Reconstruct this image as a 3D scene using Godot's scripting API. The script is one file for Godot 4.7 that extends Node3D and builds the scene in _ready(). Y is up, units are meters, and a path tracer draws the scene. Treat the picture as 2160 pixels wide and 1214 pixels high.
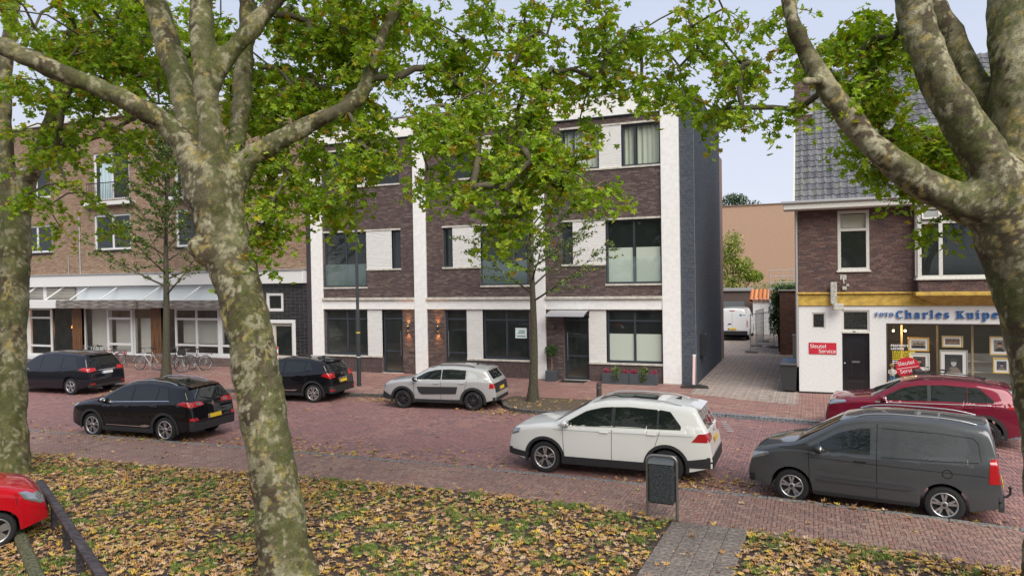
extends Node3D

var rng := RandomNumberGenerator.new()
var mats := {}
var used := {}
var eye := Vector3(4.54, 4.1, 27.665)

# ---------------------------------------------------------------- mesh builder
class MB:
	var v := PackedVector3Array()
	var n := PackedVector3Array()
	var c := PackedColorArray()
	var uv := PackedVector2Array()
	var tint := Color(1, 1, 1)
	var colored := false
	func tri(a: Vector3, b: Vector3, d: Vector3) -> void:
		var m := (d - a).cross(b - a).normalized()
		v.append(a); v.append(b); v.append(d)
		n.append(m); n.append(m); n.append(m)
		if colored:
			c.append(tint); c.append(tint); c.append(tint)
	func quad(a: Vector3, b: Vector3, d: Vector3, e: Vector3) -> void:
		tri(a, b, d); tri(a, d, e)
	func quad_uv(a: Vector3, b: Vector3, d: Vector3, e: Vector3) -> void:
		quad(a, b, d, e)
		for t in [Vector2(0, 1), Vector2(0, 0), Vector2(1, 0), Vector2(0, 1), Vector2(1, 0), Vector2(1, 1)]:
			uv.append(t)
	func box(center: Vector3, size: Vector3, bs := Basis()) -> void:
		var h := size * 0.5
		var p: Array[Vector3] = []
		for i in 8:
			p.append(center + bs * Vector3(h.x if i & 1 else -h.x, h.y if i & 2 else -h.y, h.z if i & 4 else -h.z))
		quad(p[4], p[6], p[7], p[5]); quad(p[1], p[3], p[2], p[0])
		quad(p[5], p[7], p[3], p[1]); quad(p[0], p[2], p[6], p[4])
		quad(p[6], p[2], p[3], p[7]); quad(p[0], p[4], p[5], p[1])
	func span(lo: Vector3, hi: Vector3) -> void:
		box((lo + hi) * 0.5, hi - lo)
	func cbox(center: Vector3, size: Vector3, b: float, bs := Basis()) -> void:
		# box with chamfered edges
		var h := size * 0.5
		b = minf(b, minf(h.x, minf(h.y, h.z)) * 0.9)
		for ax in 3:
			for s in [-1.0, 1.0]:
				var u := (ax + 1) % 3
				var w := (ax + 2) % 3
				var q: Array[Vector3] = []
				for k in [[-1, -1], [-1, 1], [1, 1], [1, -1]]:
					var t := Vector3()
					t[ax] = s * h[ax]; t[u] = k[0] * (h[u] - b); t[w] = k[1] * (h[w] - b)
					q.append(center + bs * t)
				if s > 0: quad(q[0], q[1], q[2], q[3])
				else: quad(q[3], q[2], q[1], q[0])
		for ax in 3:
			var u2 := (ax + 1) % 3
			var w2 := (ax + 2) % 3
			for su in [-1.0, 1.0]:
				for sw in [-1.0, 1.0]:
					var q2: Array[Vector3] = []
					for e in [[-1, 0], [1, 0], [1, 1], [-1, 1]]:
						var t2 := Vector3()
						t2[ax] = e[0] * (h[ax] - b)
						t2[u2] = su * (h[u2] if e[1] == 0 else h[u2] - b)
						t2[w2] = sw * (h[w2] - b if e[1] == 0 else h[w2])
						q2.append(center + bs * t2)
					if su * sw > 0: quad(q2[0], q2[1], q2[2], q2[3])
					else: quad(q2[3], q2[2], q2[1], q2[0])
		for sx in [-1.0, 1.0]:
			for sy in [-1.0, 1.0]:
				for sz in [-1.0, 1.0]:
					var k1 := center + bs * Vector3(sx * h.x, sy * (h.y - b), sz * (h.z - b))
					var k2 := center + bs * Vector3(sx * (h.x - b), sy * h.y, sz * (h.z - b))
					var k3 := center + bs * Vector3(sx * (h.x - b), sy * (h.y - b), sz * h.z)
					if sx * sy * sz > 0: tri(k1, k3, k2)
					else: tri(k1, k2, k3)
	func grid(rows: Array, flip := false, wrap := false) -> void:
		# rows: Array of PackedVector3Array of equal length, smooth normals
		var R := rows.size()
		var C: int = rows[0].size()
		var nn := []
		for i in R:
			var line := PackedVector3Array()
			for j in C:
				var di: Vector3 = rows[mini(i + 1, R - 1)][j] - rows[maxi(i - 1, 0)][j]
				var ja := j - 1
				var jb := j + 1
				if wrap:
					ja = (j - 1 + C - 1) % (C - 1)
					jb = (j + 1) % (C - 1)
				else:
					ja = maxi(ja, 0); jb = mini(jb, C - 1)
				var dj: Vector3 = rows[i][jb] - rows[i][ja]
				var m := di.cross(dj)
				line.append(m.normalized() * (-1.0 if flip else 1.0) if m.length_squared() > 1e-14 else Vector3.UP)
			nn.append(line)
		for i in R - 1:
			for j in C - 1:
				var a: Vector3 = rows[i][j]
				var b: Vector3 = rows[i][j + 1]
				var d: Vector3 = rows[i + 1][j + 1]
				var e: Vector3 = rows[i + 1][j]
				if flip:
					v.append_array([a, d, b, a, e, d])
					n.append_array([nn[i][j], nn[i + 1][j + 1], nn[i][j + 1], nn[i][j], nn[i + 1][j], nn[i + 1][j + 1]])
				else:
					v.append_array([a, b, d, a, d, e])
					n.append_array([nn[i][j], nn[i][j + 1], nn[i + 1][j + 1], nn[i][j], nn[i + 1][j + 1], nn[i + 1][j]])
				if colored:
					for q in 6: c.append(tint)
	func tube(path: PackedVector3Array, radii: PackedFloat32Array, sides := 8, caps := true) -> void:
		var rows := []
		var ref := Vector3(0.31, 0.2, 0.93).normalized()
		var N := path.size()
		var t0 := (path[1] - path[0]).normalized()
		if absf(t0.dot(ref)) > 0.9: ref = Vector3(0.9, 0.4, 0.1).normalized()
		var side := t0.cross(ref).normalized()
		for i in N:
			var t := (path[mini(i + 1, N - 1)] - path[maxi(i - 1, 0)]).normalized()
			side = (side - t * side.dot(t)).normalized()
			var up := t.cross(side)
			var row := PackedVector3Array()
			var r := radii[mini(i, radii.size() - 1)]
			for k in sides + 1:
				var a := TAU * float(k % sides) / sides
				row.append(path[i] + (side * cos(a) + up * sin(a)) * r)
			rows.append(row)
		grid(rows, true, true)
		if caps:
			for e in [0, N - 1]:
				for k in sides:
					if e == 0: tri(path[0], rows[0][k], rows[0][k + 1])
					else: tri(path[e], rows[e][k + 1], rows[e][k])
	func rod(a: Vector3, b: Vector3, r: float, sides := 8) -> void:
		tube(PackedVector3Array([a, b]), PackedFloat32Array([r, r]), sides)
	func lathe(profile: PackedVector2Array, segs := 24, xf := Transform3D(), smooth := true) -> void:
		# profile: (radius, height) around local y
		var rows := []
		for p in profile:
			var row := PackedVector3Array()
			for k in segs + 1:
				var a := TAU * float(k % segs) / segs
				row.append(xf * Vector3(cos(a) * p.x, p.y, sin(a) * p.x))
			rows.append(row)
		if smooth:
			grid(rows, false, true)
		else:
			for i in rows.size() - 1:
				grid([rows[i], rows[i + 1]], false, true)
	func prism(poly: PackedVector2Array, d0: float, d1: float, xf := Transform3D()) -> void:
		# polygon in local XY swept along local Z from d0 to d1
		var idx := Geometry2D.triangulate_polygon(poly)
		var ccw := not Geometry2D.is_polygon_clockwise(poly)
		for k in range(0, idx.size(), 3):
			var p0 := poly[idx[k]]
			var p1 := poly[idx[k + 1]]
			var p2 := poly[idx[k + 2]]
			if (p1 - p0).cross(p2 - p0) > 0:
				var sw := p1; p1 = p2; p2 = sw
			tri(xf * Vector3(p0.x, p0.y, d1), xf * Vector3(p1.x, p1.y, d1), xf * Vector3(p2.x, p2.y, d1))
			tri(xf * Vector3(p0.x, p0.y, d0), xf * Vector3(p2.x, p2.y, d0), xf * Vector3(p1.x, p1.y, d0))
		for k in poly.size():
			var a := poly[k]
			var b := poly[(k + 1) % poly.size()]
			if not ccw:
				var s := a; a = b; b = s
			quad(xf * Vector3(a.x, a.y, d0), xf * Vector3(a.x, a.y, d1), xf * Vector3(b.x, b.y, d1), xf * Vector3(b.x, b.y, d0))
	func ball(center: Vector3, r: Vector3, segs := 12) -> void:
		var rows := []
		for i in segs / 2 + 1:
			var la := PI * (float(i) / (segs / 2)) - PI / 2
			var row := PackedVector3Array()
			for k in segs + 1:
				var a := TAU * float(k % segs) / segs
				row.append(center + Vector3(cos(a) * cos(la), sin(la), sin(a) * cos(la)) * r)
			rows.append(row)
		grid(rows, false, true)
	func mesh() -> ArrayMesh:
		var m := ArrayMesh.new()
		if v.is_empty(): return m
		var a := []
		a.resize(Mesh.ARRAY_MAX)
		a[Mesh.ARRAY_VERTEX] = v
		a[Mesh.ARRAY_NORMAL] = n
		if colored: a[Mesh.ARRAY_COLOR] = c
		if uv.size() == v.size(): a[Mesh.ARRAY_TEX_UV] = uv
		m.add_surface_from_arrays(Mesh.PRIMITIVE_TRIANGLES, a)
		return m

# ---------------------------------------------------------------- scene helpers
func numbered(called: String) -> String:
	var k: int = used.get(called, -1) + 1
	used[called] = k
	return called if k == 0 else "%s_%03d" % [called, k]

func tag(o: Node, label: String, category := "", group := "", kind := "") -> Node:
	if label: o.set_meta("label", label)
	if category: o.set_meta("category", category)
	if group: o.set_meta("group", group)
	if kind: o.set_meta("kind", kind)
	return o

func thing(called: String, label: String, category: String, at := Vector3.ZERO, turn := 0.0, group := "") -> Node3D:
	var o := Node3D.new()
	o.name = numbered(called)
	add_child(o)
	o.position = at
	o.rotation.y = turn
	tag(o, label, category, group)
	return o

func group_node(called: String, parent: Node3D, at := Vector3.ZERO) -> Node3D:
	var o := Node3D.new()
	o.name = called
	parent.add_child(o, true)
	o.position = at
	return o

func obj(called: String, mb: MB, m: Material, parent: Node = self) -> MeshInstance3D:
	return inst(called, mb.mesh(), m, parent)

func inst(called: String, mesh: Mesh, m: Material, parent: Node = self) -> MeshInstance3D:
	var o := MeshInstance3D.new()
	o.mesh = mesh
	o.material_override = m
	o.name = numbered(called) if parent == self else called
	parent.add_child(o, true)
	return o

func struct(called: String, mb: MB, m: Material) -> MeshInstance3D:
	var o := obj(called, mb, m)
	o.set_meta("kind", "structure")
	return o

func lin(r: float, g: float, b: float) -> Color:
	return Color(r, g, b).linear_to_srgb()

func mat(key: String, col := Color(1, 1, 1), rough := 0.7, metal := 0.0) -> StandardMaterial3D:
	# col: linear base colour
	if mats.has(key): return mats[key]
	var m := StandardMaterial3D.new()
	m.resource_name = key
	m.albedo_color = lin(col.r, col.g, col.b)
	m.roughness = rough
	m.metallic = metal
	mats[key] = m
	return m

func noise(freq: float, seed_ := 1, oct := 4, type := FastNoiseLite.TYPE_SIMPLEX_SMOOTH) -> FastNoiseLite:
	var f := FastNoiseLite.new()
	f.noise_type = type
	f.frequency = freq
	f.seed = seed_
	f.fractal_octaves = oct
	return f

func noise_tex(freq: float, lo: Color, hi: Color, seed_ := 1, oct := 4, size := 256, mid := -1.0) -> NoiseTexture2D:
	var t := NoiseTexture2D.new()
	t.width = size
	t.height = size
	t.seamless = true
	t.noise = noise(freq, seed_, oct)
	var g := Gradient.new()
	g.offsets = PackedFloat32Array([0.15, 0.85])
	g.colors = PackedColorArray([lo, hi])
	t.color_ramp = g
	return t

func mottle(m: StandardMaterial3D, freq: float, lo: float, scale: float, bump := 0.0, seed_ := 1) -> StandardMaterial3D:
	# grain and patches on a surface, in world space
	m.albedo_texture = noise_tex(freq, Color(lo, lo, lo), Color(1, 1, 1), seed_, 5)
	m.uv1_triplanar = true
	m.uv1_world_triplanar = true
	m.uv1_scale = Vector3.ONE * scale
	if bump > 0.0:
		m.heightmap_enabled = true
		m.heightmap_texture = noise_tex(freq * 2.0, Color.BLACK, Color.WHITE, seed_ + 7, 5)
		m.heightmap_scale = bump
	return m

func glossy(m: StandardMaterial3D, coat := 1.0, cr := 0.03) -> StandardMaterial3D:
	m.clearcoat_enabled = true
	m.clearcoat = coat
	m.clearcoat_roughness = cr
	return m

func pane_mat(key: String, col: Color, alpha: float) -> StandardMaterial3D:
	if mats.has(key): return mats[key]
	var m := mat(key, col, 0.0)
	m.transparency = BaseMaterial3D.TRANSPARENCY_ALPHA
	m.albedo_color.a = alpha
	m.metallic_specular = 0.5
	return m

# pieces that can be told apart: the nearest ones are nodes of their own, the rest one mass of copies
func pieces(parent: Node, called: String, mass: String, mesh: Mesh, xs: Array, tones: PackedInt32Array, palette: Array, base: StandardMaterial3D, most := 300) -> void:
	var order := range(xs.size())
	var world: Transform3D = parent.global_transform if parent is Node3D else Transform3D()
	var dist := PackedFloat32Array()
	for x in xs: dist.append(((world * x.origin) - eye).length_squared())
	order.sort_custom(func(a, b): return dist[a] < dist[b])
	var tm := []
	for p in palette:
		var m: StandardMaterial3D = base.duplicate()
		m.vertex_color_use_as_albedo = false
		m.albedo_color = lin(p.r, p.g, p.b)
		tm.append(m)
	var k := mini(most, xs.size())
	for i in k:
		var o := MeshInstance3D.new()
		o.mesh = mesh
		o.material_override = tm[tones[order[i]]]
		o.name = called
		parent.add_child(o, true)
		o.transform = xs[order[i]]
	if xs.size() > k:
		var sub := []
		var cols := PackedColorArray()
		for i in range(k, xs.size()):
			sub.append(xs[order[i]])
			cols.append(palette[tones[order[i]]])
		scatter(parent, mass, mesh, sub, cols, base)

func scatter(parent: Node, called: String, mesh: Mesh, xs: Array, cols: PackedColorArray, base: StandardMaterial3D) -> MultiMeshInstance3D:
	var mm := MultiMesh.new()
	mm.transform_format = MultiMesh.TRANSFORM_3D
	mm.use_colors = true
	mm.mesh = mesh
	mm.instance_count = xs.size()
	for i in xs.size():
		mm.set_instance_transform(i, xs[i])
		mm.set_instance_color(i, cols[i])
	base.vertex_color_use_as_albedo = true
	var o := MultiMeshInstance3D.new()
	o.multimesh = mm
	o.material_override = base
	o.name = numbered(called) if parent == self else called
	o.set_meta("kind", "stuff")
	parent.add_child(o, true)
	return o

# ---------------------------------------------------------------- walls
# a wall frame: origin, direction along (u), up is y, outward normal
class Face:
	var o: Vector3
	var u: Vector3
	var w: Vector3
	func _init(o_: Vector3, u_: Vector3, w_: Vector3) -> void:
		o = o_; u = u_.normalized(); w = w_.normalized()
	func at(a: float, y: float, d := 0.0) -> Vector3:
		return o + u * a + Vector3(0, y, 0) + w * d
	func bs() -> Basis:
		return Basis(u, Vector3.UP, w)

func slab(mb: MB, f: Face, a0: float, a1: float, y0: float, y1: float, d0: float, d1: float, bev := 0.0) -> void:
	var c := f.at((a0 + a1) * 0.5, (y0 + y1) * 0.5, (d0 + d1) * 0.5)
	var s := Vector3(absf(a1 - a0), absf(y1 - y0), absf(d1 - d0))
	if bev > 0.0: mb.cbox(c, s, bev, f.bs())
	else: mb.box(c, s, f.bs())

func sheet(f: Face, r: Rect2, holes: Array, depth: float, back := 0.0) -> MB:
	# a wall face at distance "back" with openings and their reveals of the given depth
	var mb := MB.new()
	var us := [r.position.x, r.end.x]
	var vs := [r.position.y, r.end.y]
	for h in holes:
		for x in [h.position.x, h.end.x]:
			if x > r.position.x and x < r.end.x: us.append(x)
		for y in [h.position.y, h.end.y]:
			if y > r.position.y and y < r.end.y: vs.append(y)
	us.sort(); vs.sort()
	for i in us.size() - 1:
		for j in vs.size() - 1:
			var c := Vector2((us[i] + us[i + 1]) * 0.5, (vs[j] + vs[j + 1]) * 0.5)
			var open := false
			for h in holes:
				if h.has_point(c): open = true
			if open or us[i + 1] - us[i] < 1e-4 or vs[j + 1] - vs[j] < 1e-4: continue
			mb.quad(f.at(us[i], vs[j], -back), f.at(us[i], vs[j + 1], -back), f.at(us[i + 1], vs[j + 1], -back), f.at(us[i + 1], vs[j], -back))
	for h: Rect2 in holes:
		var a := h.position
		var b := h.end
		var d := -depth
		mb.quad(f.at(a.x, a.y, -back), f.at(a.x, a.y, d), f.at(a.x, b.y, d), f.at(a.x, b.y, -back))
		mb.quad(f.at(b.x, a.y, d), f.at(b.x, a.y, -back), f.at(b.x, b.y, -back), f.at(b.x, b.y, d))
		mb.quad(f.at(a.x, b.y, -back), f.at(a.x, b.y, d), f.at(b.x, b.y, d), f.at(b.x, b.y, -back))
		mb.quad(f.at(a.x, a.y, d), f.at(a.x, a.y, -back), f.at(b.x, a.y, -back), f.at(b.x, a.y, d))
	return mb

var brick_mesh: ArrayMesh
func bricks(parent: Node3D, f: Face, r: Rect2, holes: Array, palette: Array, base: StandardMaterial3D, sz := Vector2(0.21, 0.0625), joint := 0.011, proud := 0.009, most := 300, soldier := false, seed_ := 5) -> void:
	# courses of bricks laid in running bond over the rectangle, cut at the openings
	if brick_mesh == null:
		var b := MB.new()
		var e := 0.5
		b.quad(Vector3(-e, -e, 1), Vector3(-e, e, 1), Vector3(e, e, 1), Vector3(e, -e, 1))
		b.quad(Vector3(-e, e, 0), Vector3(e, e, 0), Vector3(e, e, 1), Vector3(-e, e, 1))
		b.quad(Vector3(-e, -e, 1), Vector3(e, -e, 1), Vector3(e, -e, 0), Vector3(-e, -e, 0))
		b.quad(Vector3(-e, -e, 0), Vector3(-e, e, 0), Vector3(-e, e, 1), Vector3(-e, -e, 1))
		b.quad(Vector3(e, -e, 1), Vector3(e, e, 1), Vector3(e, e, 0), Vector3(e, -e, 0))
		brick_mesh = b.mesh()
	var g := RandomNumberGenerator.new()
	g.seed = seed_
	var xs := []
	var tones := PackedInt32Array()
	var bs := f.bs()
	var rows := maxi(1, roundi(r.size.y / sz.y))
	var ch := r.size.y / rows
	for k in rows:
		var y := r.position.y + (k + 0.5) * ch
		var cuts := [[r.position.x, r.end.x]]
		for h: Rect2 in holes:
			if y > h.position.y and y < h.end.y:
				var nx := []
				for c in cuts:
					if h.end.x <= c[0] or h.position.x >= c[1]: nx.append(c)
					else:
						if h.position.x > c[0]: nx.append([c[0], h.position.x])
						if h.end.x < c[1]: nx.append([h.end.x, c[1]])
				cuts = nx
		var off: float = 0.0 if soldier else (sz.x * 0.5 * (k % 2) + (sz.x * 0.25 if k % 3 == 0 else 0.0))
		for c in cuts:
			var i0 := floori((c[0] - off) / sz.x)
			var i1 := ceili((c[1] - off) / sz.x)
			for i in range(i0, i1):
				var a := maxf(c[0], i * sz.x + off)
				var b2 := minf(c[1], (i + 1) * sz.x + off)
				if b2 - a < 0.03: continue
				var p := proud + g.randf_range(-0.0025, 0.0025)
				var t := Transform3D(Basis(bs.x * (b2 - a - joint), bs.y * (ch - joint), bs.z * p), f.at((a + b2) * 0.5, y + g.randf_range(-0.0015, 0.0015), 0.0))
				xs.append(t)
				tones.append(mini(palette.size() - 1, int(pow(g.randf(), 1.3) * palette.size())))
	pieces(parent, "brick", "bricks", brick_mesh, xs, tones, palette, base, most)

# window in an opening: frame with mullions and transoms, panes, optional sill
func window(parent: Node3D, f: Face, r: Rect2, depth: float, fw: float, fm: Material, glass: Material, mull := [], trans := [], called := "window", inner := 0.05) -> Node3D:
	var w := group_node(called, parent, f.at(r.get_center().x, r.position.y, -depth))
	var inv := w.transform.affine_inverse()
	var lf := Face.new(inv * f.o, f.u, f.w)
	var fr := MB.new()
	var th := 0.07
	slab(fr, lf, r.position.x, r.position.x + fw, r.position.y, r.end.y, -depth, -depth + th, 0.006)
	slab(fr, lf, r.end.x - fw, r.end.x, r.position.y, r.end.y, -depth, -depth + th, 0.006)
	slab(fr, lf, r.position.x + fw, r.end.x - fw, r.end.y - fw, r.end.y, -depth, -depth + th - 0.003, 0.006)
	slab(fr, lf, r.position.x + fw, r.end.x - fw, r.position.y, r.position.y + fw, -depth, -depth + th - 0.003, 0.006)
	for m in mull:
		slab(fr, lf, m - fw * 0.5, m + fw * 0.5, r.position.y + fw, r.end.y - fw, -depth, -depth + th - 0.005, 0.006)
	for t in trans:
		slab(fr, lf, r.position.x + fw, r.end.x - fw, t - fw * 0.45, t + fw * 0.45, -depth, -depth + th - 0.008, 0.006)
	obj("frame", fr, fm, w)
	var xs := [r.position.x + fw * 0.5] + mull + [r.end.x - fw * 0.5]
	var ys := [r.position.y + fw * 0.5] + trans + [r.end.y - fw * 0.5]
	for i in xs.size() - 1:
		for j in ys.size() - 1:
			var p := MB.new()
			var e := -depth + 0.022
			# each pane sits a hair out of true, as real glazing does
			var t1 := rng.randf_range(-0.004, 0.004)
			var t2 := rng.randf_range(-0.004, 0.004)
			p.quad(lf.at(xs[i], ys[j], e + t1), lf.at(xs[i], ys[j + 1], e + t2), lf.at(xs[i + 1], ys[j + 1], e - t1), lf.at(xs[i + 1], ys[j], e - t2))
			obj("pane", p, glass, w)
	return w

func part_slab(called: String, parent: Node3D, f: Face, a0: float, a1: float, y0: float, y1: float, d0: float, d1: float, m: Material, bev := 0.0) -> MeshInstance3D:
	var mb := MB.new()
	slab(mb, f, a0, a1, y0, y1, d0, d1, bev)
	return obj(called, mb, m, parent)

func lettering(called: String, txt: String, f: Face, a: float, y: float, d: float, size: float, m: Material, parent: Node, bold := false, serif := false, deep := 0.012, tilt := 0.0, spaced := 0) -> MeshInstance3D:
	var t := TextMesh.new()
	var s := SystemFont.new()
	s.font_names = PackedStringArray(["Droid Serif" if serif else "Droid Sans"])
	s.font_weight = 700 if bold else 400
	if spaced > 0:
		var fv := FontVariation.new()
		fv.base_font = s
		fv.spacing_glyph = spaced
		t.font = fv
	else:
		t.font = s
	t.text = txt
	t.font_size = 64
	t.pixel_size = size / 64.0
	t.depth = deep
	t.curve_step = 2.0
	t.horizontal_alignment = HORIZONTAL_ALIGNMENT_LEFT
	t.vertical_alignment = VERTICAL_ALIGNMENT_BOTTOM
	var o := inst(called, t, m, parent)
	o.transform = Transform3D(f.bs() * Basis(Vector3(0, 0, 1), tilt), f.at(a, y, d + deep * 0.5))
	return o

func _ready() -> void:
	rng.seed = 20
	# camera
	var cam := Camera3D.new()
	cam.name = "camera"
	add_child(cam)
	cam.position = eye
	cam.rotation = Vector3(deg_to_rad(-0.815), deg_to_rad(22.229), deg_to_rad(-0.943))
	cam.fov = 42.83
	cam.near = 0.1
	cam.far = 2000.0
	cam.current = true
	# sky and light: bright overcast
	var env := Environment.new()
	var sky := Sky.new()
	var sm := ProceduralSkyMaterial.new()
	sm.sky_top_color = Color(0.69, 0.74, 0.85)
	sm.sky_horizon_color = Color(0.84, 0.86, 0.905)
	sm.sky_curve = 0.25
	sm.ground_bottom_color = Color(0.3, 0.27, 0.25)
	sm.ground_horizon_color = Color(0.6, 0.6, 0.62)
	sm.sun_angle_max = 5.0
	sm.sky_cover = cloud_cover()
	sm.sky_cover_modulate = Color(1, 1, 1, 0.35)
	sky.sky_material = sm
	env.background_mode = Environment.BG_SKY
	env.sky = sky
	env.background_energy_multiplier = 0.42
	env.tonemap_mode = Environment.TONE_MAPPER_LINEAR
	env.tonemap_exposure = 2.85
	env.sdfgi_enabled = true
	env.ssao_enabled = true
	env.ssil_enabled = true
	var we := WorldEnvironment.new()
	we.name = "environment"
	we.environment = env
	add_child(we)
	var sun := DirectionalLight3D.new()
	sun.name = "sun"
	sun.light_energy = 0.5
	sun.light_color = Color(1.0, 0.985, 0.965)
	sun.light_angular_distance = 50.0
	sun.shadow_enabled = true
	add_child(sun)
	sun.rotation = Vector3(deg_to_rad(-44), deg_to_rad(43), 0)
	build_ground()
	build_houses()
	build_left_block()
	build_corner_house()
	build_alley()
	build_cars()
	build_street()
	build_trees()
	build_greens()
	build_litter()

func cloud_cover() -> ImageTexture:
	var f := noise(0.006, 40, 5)
	var im := Image.create_empty(512, 256, false, Image.FORMAT_RGBA8)
	for y in 256:
		var el := (0.5 - y / 256.0) * PI
		for x in 512:
			var a := x / 512.0 * TAU
			var d := Vector3(cos(a) * cos(el), sin(el) * 2.2, sin(a) * cos(el)) * 120.0
			var t := smoothstep(-0.15, 0.45, f.get_noise_3dv(d))
			im.set_pixel(x, y, Color(0.35, 0.35, 0.36, t if y < 128 else 0.0))
	return ImageTexture.create_from_image(im)

# ---------------------------------------------------------------- ground
var far_kerb := PackedVector2Array([Vector2(-46, 7.3), Vector2(-30, 6.6), Vector2(-16, 5.95), Vector2(-11.2, 5.5), Vector2(-6.2, 4.95), Vector2(-5.5, 5.0), Vector2(-5.0, 5.35), Vector2(-4.7, 6.0), Vector2(-4.3, 6.45), Vector2(-3.6, 6.68), Vector2(-2.8, 6.66), Vector2(-2.2, 6.35), Vector2(-1.9, 5.8), Vector2(-1.6, 5.35), Vector2(1.7, 5.4), Vector2(4.8, 5.9), Vector2(16, 6.9)])
var near_kerb := PackedVector2Array([Vector2(-46, 14.1), Vector2(-16.2, 13.6), Vector2(-10.7, 13.45), Vector2(-6.8, 13.34), Vector2(-3, 13.28), Vector2(0.28, 13.32), Vector2(3.5, 13.46), Vector2(5.9, 13.7), Vector2(7.6, 13.94), Vector2(16, 15.2)])
var lawn_edge := PackedVector2Array([Vector2(-46, 16.2), Vector2(-13.2, 15.66), Vector2(-9, 15.58), Vector2(-5.3, 15.22), Vector2(-2.1, 15.06), Vector2(0.8, 15.1), Vector2(2.2, 15.42), Vector2(3.7, 15.6), Vector2(5.7, 15.7), Vector2(7.2, 15.9), Vector2(16, 17.0)])
const ROAD := -0.1

func along(p: PackedVector2Array, x: float) -> float:
	for i in p.size() - 1:
		if x <= p[i + 1].x:
			return lerpf(p[i].y, p[i + 1].y, clampf((x - p[i].x) / (p[i + 1].x - p[i].x), 0, 1))
	return p[p.size() - 1].y

func in_view(p: Vector3, margin := 1.15) -> bool:
	# does a small step to either side of the photograph's position show this point
	var q := p - eye
	var yaw := 0.38797
	var z := -q.x * sin(yaw) - q.z * cos(yaw)
	var x := q.x * cos(yaw) - q.z * sin(yaw)
	return z > 3.0 and absf(x) < z * 0.7 * margin + 0.8 and q.y > -z * 0.42 * margin - 0.3

func band(lo: PackedVector2Array, hi: PackedVector2Array, y: float) -> MB:
	var mb := MB.new()
	var x := -46.0
	while x < 16.0:
		var x2 := x + 0.25
		mb.quad(Vector3(x, y, along(lo, x)), Vector3(x2, y, along(lo, x2)), Vector3(x2, y, along(hi, x2)), Vector3(x, y, along(hi, x)))
		x = x2
	return mb

var paver_mesh: ArrayMesh
func paver() -> ArrayMesh:
	if paver_mesh == null:
		var b := MB.new()
		var e := 0.5
		var i := 0.46
		var j := 0.42
		var t := [Vector3(-i, 1, -j), Vector3(i, 1, -j), Vector3(i, 1, j), Vector3(-i, 1, j)]
		var s := [Vector3(-e, 0.55, -e), Vector3(e, 0.55, -e), Vector3(e, 0.55, e), Vector3(-e, 0.55, e)]
		var g := [Vector3(-e, -0.6, -e), Vector3(e, -0.6, -e), Vector3(e, -0.6, e), Vector3(-e, -0.6, e)]
		b.quad(t[0], t[1], t[2], t[3])
		for k in 4:
			b.quad(s[k], s[(k + 1) % 4], t[(k + 1) % 4], t[k])
			b.quad(g[k], g[(k + 1) % 4], s[(k + 1) % 4], s[k])
		paver_mesh = b.mesh()
	return paver_mesh

func lay(parent: Node3D, y: float, bond: String, L: float, W: float, box: Rect2, inside: Callable, palette: Array, base: StandardMaterial3D, seed_: int, relief := 0.008, most := 300) -> void:
	var g := RandomNumberGenerator.new()
	g.seed = seed_
	var patch := noise(0.35, seed_, 3)
	var xs := []
	var tones := PackedInt32Array()
	var put := func(cx: float, cz: float, lx: float, lz: float) -> void:
		var p := Vector3(cx, y, cz)
		if not inside.call(cx, cz) or not in_view(p): return
		var turn := 0.0 if lx >= lz else PI / 2
		var bs := Basis(Vector3.UP, turn + g.randf_range(-0.012, 0.012)) * Basis(Vector3(1, 0, 0), g.randf_range(-0.012, 0.012)) * Basis(Vector3(0, 0, 1), g.randf_range(-0.006, 0.006))
		bs = bs * Basis.from_scale(Vector3(maxf(lx, lz) - 0.006, relief, minf(lx, lz) - 0.006))
		xs.append(Transform3D(bs, p + Vector3(0, g.randf_range(-0.0015, 0.0015), 0)))
		var k := (patch.get_noise_2d(cx, cz) * 0.9 + 0.5 + g.randf_range(-0.42, 0.42)) * palette.size()
		tones.append(clampi(int(k), 0, palette.size() - 1))
	if bond == "herringbone":
		var n := int(ceil((box.size.x + box.size.y) / W)) + 4
		var m := int(ceil((box.size.x + box.size.y) / L)) + 4
		for i in range(-n, n):
			for j in range(-m, m):
				var ox := i * W + j * L + box.position.x
				var oz := i * W - j * L + box.position.y
				if ox < box.position.x - L or ox > box.end.x + L or oz < box.position.y - L or oz > box.end.y + L: continue
				put.call(ox + L * 0.5, oz + W * 0.5, L, W)
				put.call(ox + W * 0.5, oz + W + L * 0.5, W, L)
	else:
		var rows := int(box.size.y / W)
		for r in rows:
			var cols := int(box.size.x / L) + 1
			for k in cols:
				if bond == "across":
					put.call(box.position.x + (k + 0.5 * (r % 2)) * L, box.position.y + (r + 0.5) * W, L, W)
				else:
					put.call(box.position.x + (k + 0.5) * L, box.position.y + (r + 0.5) * W, L, W)
	pieces(parent, "paver", "pavers", paver(), xs, tones, palette, base, most)

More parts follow.
